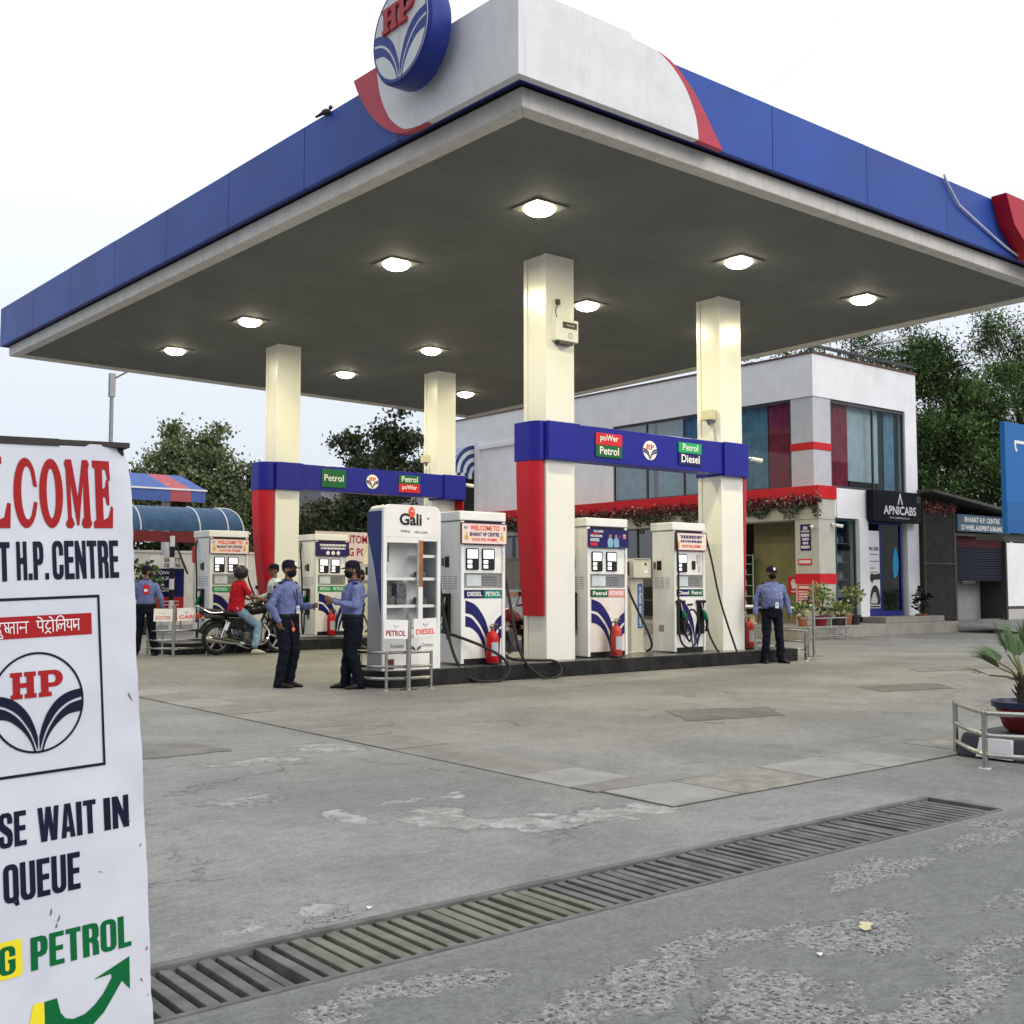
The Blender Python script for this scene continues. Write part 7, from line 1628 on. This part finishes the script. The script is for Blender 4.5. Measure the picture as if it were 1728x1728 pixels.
    if patch == 'front':
        m = MB(); m.prism([(0, 0), (.09, 0), (.09, .018), (0, .018)], (.045, -.156 - belly * .4, 1.26), XP, ZP, .003); m.build('name_tag', SIGNW, t); m = MB(); m.prism([(0, 0), (.045, 0), (.045, .07), (0, .07)], (.09, -.158 - belly * .6, 1.16), XP, ZP, .003); m.build('pocket_badge', mat('lilac_badge', (.55, .45, .7), .5), t)
    return t
t_ = person('attendant in blue shirt and black mask, one hand in pocket', (7.33, 13.98, 0), R(22), dict(elbR=(-.30, .05, 1.12), wrR=(-.235, -.055, .91), hdR=(.25, -.1, -1), curlR=.9, elbL=(.255, .0, 1.10), wrL=(.25, -.22, 1.12), hdL=(.1, -1, .05), pnL=(-1, 0, .1), curlL=1.2, kneeR=(-.09, -.03, .50), kneeL=(.10, -.05, .50), ankR=(-.10, .05, .085), ankL=(.08, .03, .085), footR=(.3, -1, 0), footL=(.35, -1, 0)), badge=(.04, 1.12), head_yaw=R(10))
m = MB(); m.ell((-.06, -.16, .80), (.03, .018, .034), 10, 8); m.tube([(-.08, -.14, .92), (-.06, -.16, .84)], .004, 5); m.build('orange_key_tag', mat('orange_tag', (.75, .2, .1), .5), t_, smooth=True)
person('attendant in blue shirt facing left with raised forearm near the cabinet', (7.93, 13.28, 0), R(-112), dict(elbR=(-.25, .0, 1.13), wrR=(-.14, -.25, 1.20), hdR=(.35, -.8, .3), pnR=(1, 0, 0), curlR=.9, elbL=(.25, .02, 1.12), wrL=(.17, -.26, 1.18), hdL=(-.2, -.9, .45), pnL=(-1, 0, .2), curlL=.8, hip=(0, .02, .92), chest=(0, .03, 1.39), kneeR=(-.10, -.03, .50), kneeL=(.10, .0, .49), ankR=(-.10, -.06, .085), ankL=(.10, .11, .085)), belly=.03, capbadge=False)
person('heavier attendant in blue shirt standing alone at right island end', (16.45, 12.83, 0), R(-34), dict(elbR=(-.29, .03, 1.12), wrR=(-.31, -.05, .87), elbL=(.295, .04, 1.12), wrL=(.33, -.03, .88), kneeR=(-.11, -.02, .50), kneeL=(.13, -.02, .50), ankR=(-.13, .0, .085), ankL=(.17, .02, .085), footR=(-.2, -1, 0), footL=(.55, -1, 0)), wide=1.12, belly=.055, badge=(.03, 1.10), patch='front', head_yaw=R(14))
person('attendant seen from behind with a red patch beside the standee', (8.42, 22.05, 0), R(150), dict(elbR=(-.28, .02, 1.12), wrR=(-.30, -.08, .90), kneeR=(-.12, -.02, .50), kneeL=(.12, -.02, .50), ankR=(-.18, .0, .085), ankL=(.17, .02, .085)), patch='back', head_yaw=R(-55), mask=True, capbadge=False, scale=1.03)
person('customer in pale shirt and dark cap behind first attendant', (11.0, 21.56, 0), R(-95), dict(elbR=(-.26, -.02, 1.13), wrR=(-.2, -.26, 1.08), hdR=(0, -1, 0)), shirt=cloth('pale_shirt', (.56, .66, .70)), mask=False, epaul=False, collar=False, capbadge=False, scale=1.06)
person('attendant mostly hidden between far pump and payment post', (12.98, 21.42, 0), R(55), dict(elbR=(-.25, -.02, 1.13), wrR=(-.16, -.28, 1.25), hdR=(.1, -1, .2), elbL=(.25, -.02, 1.13), wrL=(.14, -.28, 1.25), hdL=(-.1, -1, .2)), head_yaw=R(30), capbadge=False, patch='back')
# rider astride the black motorcycle (heading +X)
person('rider in red shirt, jeans and black helmet astride motorcycle', (10.02, 21.30, 0), R(90), dict(hip=(0, .02, .90), chest=(0, -.05, 1.37), kneeR=(-.20, -.36, .56), kneeL=(.20, -.38, .58), ankR=(-.30, -.26, .10), ankL=(.22, -.18, .30), footR=(-.05, -1, 0), footL=(.1, -1, 0), elbR=(-.29, -.16, 1.14), wrR=(-.33, -.40, 1.075), hdR=(-.05, -1, -.1), pnR=(0, 0, -1), curlR=1.0, elbL=(.29, -.16, 1.14), wrL=(.33, -.40, 1.075), hdL=(.05, -1, -.1), pnL=(0, 0, -1), curlL=1.0),
       shirt=cloth('red_tshirt', (.42, .012, .022)), trousers=cloth('blue_jeans', (.20, .30, .42)), shoe=mat('pale_sandal', (.50, .47, .42), .6), cap=False, mask=False, helmet=True, short=True, collar=False, head_yaw=R(35), scale=1.04)

# ================================================================== PLANTS
def leaf_mesh(name, pts_fn, n, size, mats, parent, seed, aspect=.5, droop=0.0):
    r = np.random.RandomState(seed); V = np.zeros((n * 4, 3)); MI = []
    for i in range(n):
        c, d = pts_fn(r); d = d + r.normal(0, .35, 3); d /= np.linalg.norm(d); s = np.cross(d, r.normal(size=3)); s /= np.linalg.norm(s); L = size * r.uniform(.6, 1.3)
        V[4 * i:4 * i + 4] = [c, c + d * L * .5 + s * L * aspect * .5, c + d * L - np.array([0, 0, droop * L]), c + d * L * .5 - s * L * aspect * .5]; MI.append(int(r.choice(len(mats))))
    m = MB(); m.v = [tuple(v) for v in V]; m.f = [(4 * i, 4 * i + 1, 4 * i + 2, 4 * i + 3) for i in range(n)]; m.mi = MI
    return m.build(name, mats, parent)
LG = [mat('leaf_mid', (.07, .12, .035), .5), mat('leaf_bright', (.16, .22, .07), .5), mat('leaf_dark', (.03, .06, .02), .5)]
LV = [mat('leaf_variegated', (.30, .36, .15), .5), mat('leaf_cream', (.46, .46, .26), .5), mat('leaf_mid', (.07, .12, .035)), mat('leaf_bright', (.16, .22, .07))]
TERRA = mat('terracotta', (.28, .085, .05), .6, var=.15); POTB = mat('dark_pot', (.03, .03, .035), .5); POTR = mat('maroon_pot', (.16, .015, .02), .4); SOIL = mat('soil', (.03, .022, .015), .9)
def potted(name, label, loc, pr, ph, crown_h, cr, pot, lv, n, size, stem=0.0):
    t = thing(name, label, 'plant', loc, 0, 'potted shrubs along the shop plinth')
    m = MB(); m.lathe([(pr * .72, 0), (pr * .95, ph * .8), (pr * 1.05, ph * .82), (pr * 1.05, ph), (pr * .9, ph), (pr * .88, ph * .92), (0.0, ph * .92)], (0, 0, 0), 18); m.build('pot', pot, t, smooth=True)
    m = MB(); r = random.Random(hash(label) % 1000 if False else len(label))
    for k in range(5): m.tube([(r.uniform(-.03, .03), r.uniform(-.03, .03), ph * .9), (r.uniform(-.05, .05), r.uniform(-.05, .05), ph + stem * .6), (r.uniform(-.15, .15), r.uniform(-.15, .15), ph + stem + crown_h * .4)], .010, 6)
    m.build('stems', mat('woody_stem', (.10, .08, .05), .8), t)
    def f(rr):
        p = rr.normal(size=3); p /= np.linalg.norm(p); p *= rr.rand() ** .5; return np.array([p[0] * cr, p[1] * cr, ph + stem + crown_h * .5 + p[2] * crown_h * .55]), np.array([p[0], p[1], .5])
    leaf_mesh('foliage', f, n, size, lv, t, len(label), .55, .2)
    return t
zp = .332
potted('potted_shrub', 'tall variegated shrub in dark red pot in front of corner pier', (25.11, 17.98, zp), .19, .26, .52, .32, POTR, LV, 260, .13, .28)
potted('potted_shrub', 'tall variegated shrub in dark pot right of the shop window', (26.62, 17.98, zp), .19, .26, .52, .26, POTB, LV, 210, .13, .30)
potted('potted_shrub', 'low broad-leaved plant in small clay pot by the corner pier', (24.35, 18.0, zp), .14, .26, .42, .26, TERRA, LV, 90, .20)
potted('potted_shrub', 'low broad-leaved plant between the two tall potted shrubs', (25.83, 17.98, zp), .16, .22, .36, .32, POTB, LV, 110, .22)
potted('potted_shrub', 'nearly bare clay pot beside the right tall shrub', (26.22, 17.95, zp), .17, .30, .10, .16, TERRA, LG, 24, .10)
potted('potted_shrub', 'dark thin plant in small pot at foot of white door pier', (30.6, 18.35, zp), .16, .22, .75, .22, TERRA, [mat('leaf_blackish', (.012, .016, .012), .5)], 70, .22)
potted('potted_shrub', 'dark green potted plant behind the far left attendant', (11.9, 31.5, 0), .3, .5, 1.3, .6, POTB, LG, 420, .2, .3)
# palm in its pot on a painted stone, with a curved rail round it
t_ = thing('potted_palm', 'young fan palm in red and navy pot on a painted stone at right edge', 'plant', (9.12, 4.55, .20))
m = MB(); m.lathe([(.13, .0), (.17, .04), (.215, .16), (.235, .20)], (0, 0, 0), 28); m.build('pot', POTR, t_, smooth=True)
m = MB(); m.lathe([(.236, .201), (.26, .205), (.262, .25), (.235, .252), (.225, .23), (.0, .23)], (0, 0, 0), 28); m.build('pot_rim', mat('pot_rim_navy', (.018, .025, .06), .3), t_, smooth=True)
m = MB(); m.lathe([(.06, .22), (.065, .3), (.05, .40), (.03, .46)], (.0, 0, 0), 12); r = random.Random(2)
for k in range(26):
    a = r.uniform(0, 6.28); z = r.uniform(.26, .44); m.cyl((.055 * math.cos(a), .055 * math.sin(a), z), (.10 * math.cos(a), .10 * math.sin(a), z + .06), .012, .004, 5)
m.build('palm_trunk', mat('palm_fibre', (.06, .05, .035), .9, bump=.5), t_)
PALM = [mat('palm_green', (.085, .145, .045), .5), mat('palm_dark', (.045, .095, .028), .5), mat('palm_olive', (.13, .14, .045), .55)]
def frond(az, el, L, fan, n=20, mi=0):
    d = Vector((math.cos(az) * math.cos(el), math.sin(az) * math.cos(el), math.sin(el))); o = Vector((0, 0, .40)); e = o + d * L
    m = MB(); m.tube([o, o + d * L * .5 + Vector((0, 0, .02)), e], [.012, .008, .007], 6, 2)
    s = d.cross(Vector((0, 0, 1))).normalized(); u = s.cross(d)
    for k in range(n):
        f = -1 + 2 * k / (n - 1); ang = f * fan; ld_ = (d * math.cos(ang) + s * math.sin(ang) + u * .10 * math.cos(ang * 2)).normalized(); Lk = .34 * (1 - .25 * abs(f)) * random.Random(k + int(az * 100)).uniform(.85, 1.1)
        sd_ = ld_.cross(u).normalized(); w = .0105
        a = e + ld_ * .02; b = e + ld_ * Lk * .55 + u * .01; c = e + ld_ * Lk - Vector((0, 0, .05 * Lk / .3 * (1 - el)))
        m.add([a - sd_ * w * .5, a + sd_ * w * .5, b + sd_ * w, b - sd_ * w, c], [(0, 1, 2, 3), (3, 2, 4)], (k + mi) % 2 if mi < 2 else 2)
    m.build('frond', PALM, t_)
for (az, el, L, fan, mi) in ((R(128), R(62), .26, .55, 0), (R(100), R(70), .24, .5, 1), (R(142), R(12), .30, .6, 2), (R(155), R(28), .26, .5, 2), (R(40), R(45), .28, .6, 0), (R(-40), R(35), .30, .7, 1), (R(-100), R(25), .26, .7, 0), (R(75), R(30), .30, .8, 1), (R(0), R(70), .26, .5, 0)): frond(az, el, L, fan * 1.15, 20, mi)
t_ = thing('painted_stone', 'black and white painted stone block under the potted palm', 'stone', (9.12, 4.55, 0))
m = MB(); m.hexa([(-.42, -.40, 0), (.42, -.40, 0), (.42, .40, 0), (-.42, .40, 0)], [(-.36, -.36, .195), (.38, -.36, .195), (.38, .36, .195), (-.36, .36, .195)]); m.build('stone', mat('stone_dark_paint', (.045, .048, .06), .6, var=.4, bump=.3, bscale=20), t_, bevel=.03)
m = MB(); m.hexa([(-.05, -.435, .02), (.30, -.435, .02), (.30, -.40, .02), (-.05, -.40, .02)], [(-.03, -.40, .16), (.28, -.40, .16), (.28, -.37, .16), (-.03, -.37, .16)]); m.build('white_patch', SIGNW, t_); m = MB(); m.hexa([(-.44, -.1, .02), (-.40, -.1, .02), (-.40, .2, .02), (-.44, .2, .02)], [(-.41, -.08, .17), (-.37, -.08, .17), (-.37, .18, .17), (-.41, .18, .17)]); m.build('white_patch', SIGNW, t_)
rail('guard_rail', 'curved stainless rail round the potted palm at the right edge', c3([(8.87, 5.03), (8.84, 5.0), (8.55, 4.74), (8.38, 4.55), (8.30, 4.40), (8.45, 4.1), (8.8, 3.85), (9.3, 3.8)], 8), [(8.86, 5.02), (8.29, 4.46), (9.2, 3.8)], (.10, .25, .42), r=.019)
# fallen leaf, litter
m = MB(); pts = cat([(-.05, 0, 0), (-.03, .03, .008), (.0, .022, .004), (.02, .035, .01), (.055, .01, .004), (.04, -.02, .008), (.0, -.012, .002), (-.03, -.025, .006)], 4, True)
m.add([tuple(p) for p in pts] + [tuple(p + Vector((0, 0, .003))) for p in pts], [tuple(reversed(range(len(pts)))), tuple(range(len(pts), 2 * len(pts)))]); o = m.build('fallen_leaf', mat('dry_leaf_yellow', (.55, .50, .30), .6), loc=(4.06, 2.71, .006)); o.rotation_euler = (0, 0, .4)
tag(o, 'pale yellow fallen leaf on the concrete near the drain', 'leaf')
r = random.Random(9)
for k, (x, y, lb) in enumerate(((3.62, 2.62, 'tiny white paper scrap near the fallen leaf'), (2.62, 4.22, 'tiny white paper scrap beyond the drain'), (2.58, 2.55, 'tiny white paper scrap at the bottom edge'))):
    m = MB(); m.add([(0, 0, .0), (.022, .004, .006), (.018, .02, .002), (-.004, .016, .007), (0, 0, .003), (.022, .004, .009), (.018, .02, .005), (-.004, .016, .010)], [(3, 2, 1, 0), (4, 5, 6, 7)]); tag(m.build('paper_scrap', SIGNW, loc=(x, y, .004)), lb, 'litter', 'paper scraps')

# ================================================================== TREES
def tree(name, label, loc, H, crown, n_clump, leaves, size, cols, seed, trunk=.18, aspect=.6, group='trees behind the forecourt', spread=.45, leaner=(0, 0)):
    """crown = list of ellipsoids (dx,dy,z,rx,ry,rz); leaves are gathered in clumps on limbs so gaps stay open"""
    t = thing(name, label, 'tree', loc, 0, group); r = np.random.RandomState(seed)
    tot = sum(c[3] * c[4] * c[5] for c in crown); cl = []
    for c in crown:
        k = max(2, int(n_clump * c[3] * c[4] * c[5] / tot))
        for _ in range(k):
            p = r.normal(size=3); p /= np.linalg.norm(p); p *= r.rand() ** .36
            cl.append(np.array([c[0] + p[0] * c[3], c[1] + p[1] * c[4], c[2] + p[2] * c[5]]))
    m = MB(); top = Vector((leaner[0], leaner[1], H * .62))
    m.tube([(0, 0, 0), (leaner[0] * .3, leaner[1] * .3, H * .25), tuple(top)], [trunk, trunk * .8, trunk * .45], 9)
    for i in r.choice(len(cl), min(len(cl), 34), replace=False):
        q = Vector(cl[i]); s = Vector((0, 0, 0)).lerp(top, r.uniform(.45, 1.0)); mid = s.lerp(q, .5) + Vector((r.normal(0, .2), r.normal(0, .2), .15)); m.tube([s, mid, q], [trunk * .32, trunk * .18, .015], 6)
    m.build('trunk', mat('bark', (.075, .06, .045), .9, var=.3, bump=.5, bscale=14), t)
    cl = np.array(cl); per = max(1, leaves // len(cl)); N = per * len(cl)
    cen = np.repeat(cl, per, axis=0) + r.normal(0, 1, (N, 3)) * np.array([spread, spread, spread * .75]) * r.rand(N, 1) ** .4
    d = r.normal(size=(N, 3)) + np.array([0, 0, -.25]); d /= np.linalg.norm(d, axis=1)[:, None]
    s = np.cross(d, r.normal(size=(N, 3))); s /= np.linalg.norm(s, axis=1)[:, None]
    L = size * r.uniform(.6, 1.35, (N, 1)); V = np.empty((N * 4, 3))
    V[0::4] = cen - d * L * .5; V[1::4] = cen + s * L * aspect * .5; V[2::4] = cen + d * L * .5; V[3::4] = cen - s * L * aspect * .5
    me = bpy.data.meshes.new('crown'); me.vertices.add(N * 4); me.vertices.foreach_set('co', V.ravel()); me.loops.add(N * 4); me.loops.foreach_set('vertex_index', np.arange(N * 4)); me.polygons.add(N); me.polygons.foreach_set('loop_start', np.arange(0, N * 4, 4)); me.polygons.foreach_set('loop_total', np.full(N, 4))
    for c in cols: me.materials.append(c)
    base = np.repeat(r.randint(0, len(cols), len(cl)), per); mi = np.where(r.rand(N) < .78, base, r.randint(0, len(cols), N)); me.polygons.foreach_set('material_index', mi); me.update(); me.validate()
    o = bpy.data.objects.new('crown', me); col.objects.link(o); o.parent = t
    return t
def leafmat(name, c, tr=.25):
    if name in MATS: return MATS[name]
    t = NT(name); p = t.n('NewGeometry').outputs['Position']; n1 = t.noise(p, 1.1, 3, .6); n2 = t.noise(p, 14, 2, .5)
    cc = t.mix(t.ss(n1, .3, .7), tuple(x * .7 for x in c), tuple(x * 1.25 for x in c)); cc = t.mix(.4, cc, t.mix(n2, (.6, .6, .6), (1.4, 1.4, 1.4)), 'MULTIPLY')
    t.put(t.b.inputs['Base Color'], cc); t.b.inputs['Roughness'].default_value = .6; t.b.inputs['Specular IOR Level'].default_value = .12
    tl = t.n('BsdfTranslucent'); t.put(tl.inputs[0], cc); ms = t.n('MixShader'); ms.inputs[0].default_value = tr * .6; t.t.links.new(t.b.outputs[0], ms.inputs[1]); t.t.links.new(tl.outputs[0], ms.inputs[2]); t.t.links.new(ms.outputs[0], t.o.inputs[0]); MATS[name] = t.m
    return t.m
TL = [leafmat('foliage_mid', (.140, .180, .080)), leafmat('foliage_darker', (.090, .122, .056)), leafmat('foliage_pale', (.190, .225, .120))]  # three leaf tones, mixed at random by clump
TD_ = [leafmat('foliage_deep', (.045, .068, .032)), leafmat('foliage_dark', (.042, .062, .028)), leafmat('foliage_deep_brown', (.062, .070, .036))]
TR_ = [leafmat('neem_mid', (.066, .118, .034)), leafmat('neem_dark', (.030, .054, .018)), leafmat('neem_pale', (.110, .175, .055))]
TB_ = [leafmat('scrub_brown', (.115, .105, .060)), leafmat('scrub_olive', (.100, .115, .052)), leafmat('foliage_dark', (.042, .062, .028))]
tree('tree', 'leafy broad tree over the striped canopy at left', (19.5, 45.8, 0), 9.4, [(0, 0, 6.2, 1.9, 1.7, 1.6), (-1.3, 1.0, 4.9, 1.4, 1.3, 1.2), (1.3, -1.0, 5.0, 1.6, 1.4, 1.4), (-.5, .4, 8.1, .75, .7, .75), (.75, -.6, 7.7, .6, .6, .8), (-1.5, 1.2, 6.9, .45, .45, .6), (-2.0, 1.6, 6.0, .4, .4, .5), (1.9, -1.5, 6.4, .6, .6, .6)], 150, 27000, .165, TL, 3, .22, .75, spread=.36)
tree('tree', 'dark dense tree rising behind the back beam and right back column', (27.0, 42.6, 0), 10.2, [(0, 0, 6.3, 1.6, 1.5, 2.0), (-.6, .5, 8.0, 1.0, .9, .9), (.5, -.4, 8.6, .9, .9, .8), (-.3, .3, 3.6, 2.2, 2.0, 1.8), (-1.35, 1.1, 7.6, .55, .5, .5), (-1.2, .9, 6.0, .7, .7, .7), (1.2, -.9, 7.4, .8, .8, 1.2)], 110, 15000, .22, TD_, 5, .25, .6, spread=.38)
scr = [(16.3, 48.8, 5.2), (18.6, 47.6, 5.4), (20.6, 46.4, 5.6), (22.6, 45.2, 5.9), (24.6, 44.2, 6.2), (26.3, 45.0, 5.8), (28.2, 44.0, 6.0)]
wd = ['leftmost, beside the standee', 'under the striped canopy', 'right of the striped canopy post', 'left of the far left column', 'seen between the back columns', 'beneath the distant grey house', 'below the dark dense tree', 'against the white showroom end']
for k, (x, y, h) in enumerate(scr):
    tree('scrub_tree', 'brownish green scrub tree, ' + wd[k], (x, y, 0), h, [(0, 0, h * .55, 2.3, 2.0, h * .42), (1.2, -.8, h * .40, 1.6, 1.5, h * .3), (-1.0, .9, h * .38, 1.6, 1.5, h * .3)], 60, 7000, .22, TB_ if k % 3 != 1 else TD_, 20 + k, .14, .55, 'scrub trees along the boundary wall', .45)
tree('tree', 'big feathery green tree at far right behind the hoarding', (46, 22.5, 0), 12.5, [(0, 0, 8.4, 3.4, 3.4, 2.6), (2.4, -2.6, 9.0, 3.0, 3.0, 2.6), (-1.6, 1.5, 7.0, 2.4, 2.4, 2.0), (1.0, -1.0, 5.6, 3.6, 3.4, 2.0), (.5, 0, 3.6, 2.8, 2.8, 1.3)], 260, 75000, .19, TR_, 8, .32, .35, spread=.52)
tree('tree', 'feathery green tree just right of the showroom roof', (40.5, 23.8, 0), 11.5, [(0, 0, 8.2, 2.2, 2.2, 2.6), (-.6, .4, 10.2, 1.6, 1.5, 1.0), (.6, -.6, 5.4, 2.6, 2.4, 2.0), (1.2, -1.0, 3.2, 2.2, 2.2, 1.2)], 160, 46000, .19, TR_, 9, .26, .35, spread=.5)
tree('tree', 'thin tall wispy tree poking above the showroom parapet', (43, 31.0, 0), 14.0, [(0, 0, 10.6, 2.0, 2.0, 2.4), (1.8, -1.5, 12.4, 1.6, 1.6, 1.3), (-1.6, 1.5, 10.4, 1.6, 1.5, 1.4), (3.6, -3.2, 12.8, 1.3, 1.2, .9)], 80, 14000, .17, TR_, 12, .2, .35, spread=.5)
tree('tree', 'tall wispy tree reaching the canopy corner at far right', (50, 23.5, 0), 15.5, [(0, 0, 12.2, 2.6, 2.6, 2.0), (-2.4, 2.2, 12.8, 1.8, 1.6, 1.2), (2.4, -2.2, 11.5, 2.4, 2.4, 2.0)], 80, 16000, .17, TR_, 13, .24, .35, spread=.55)
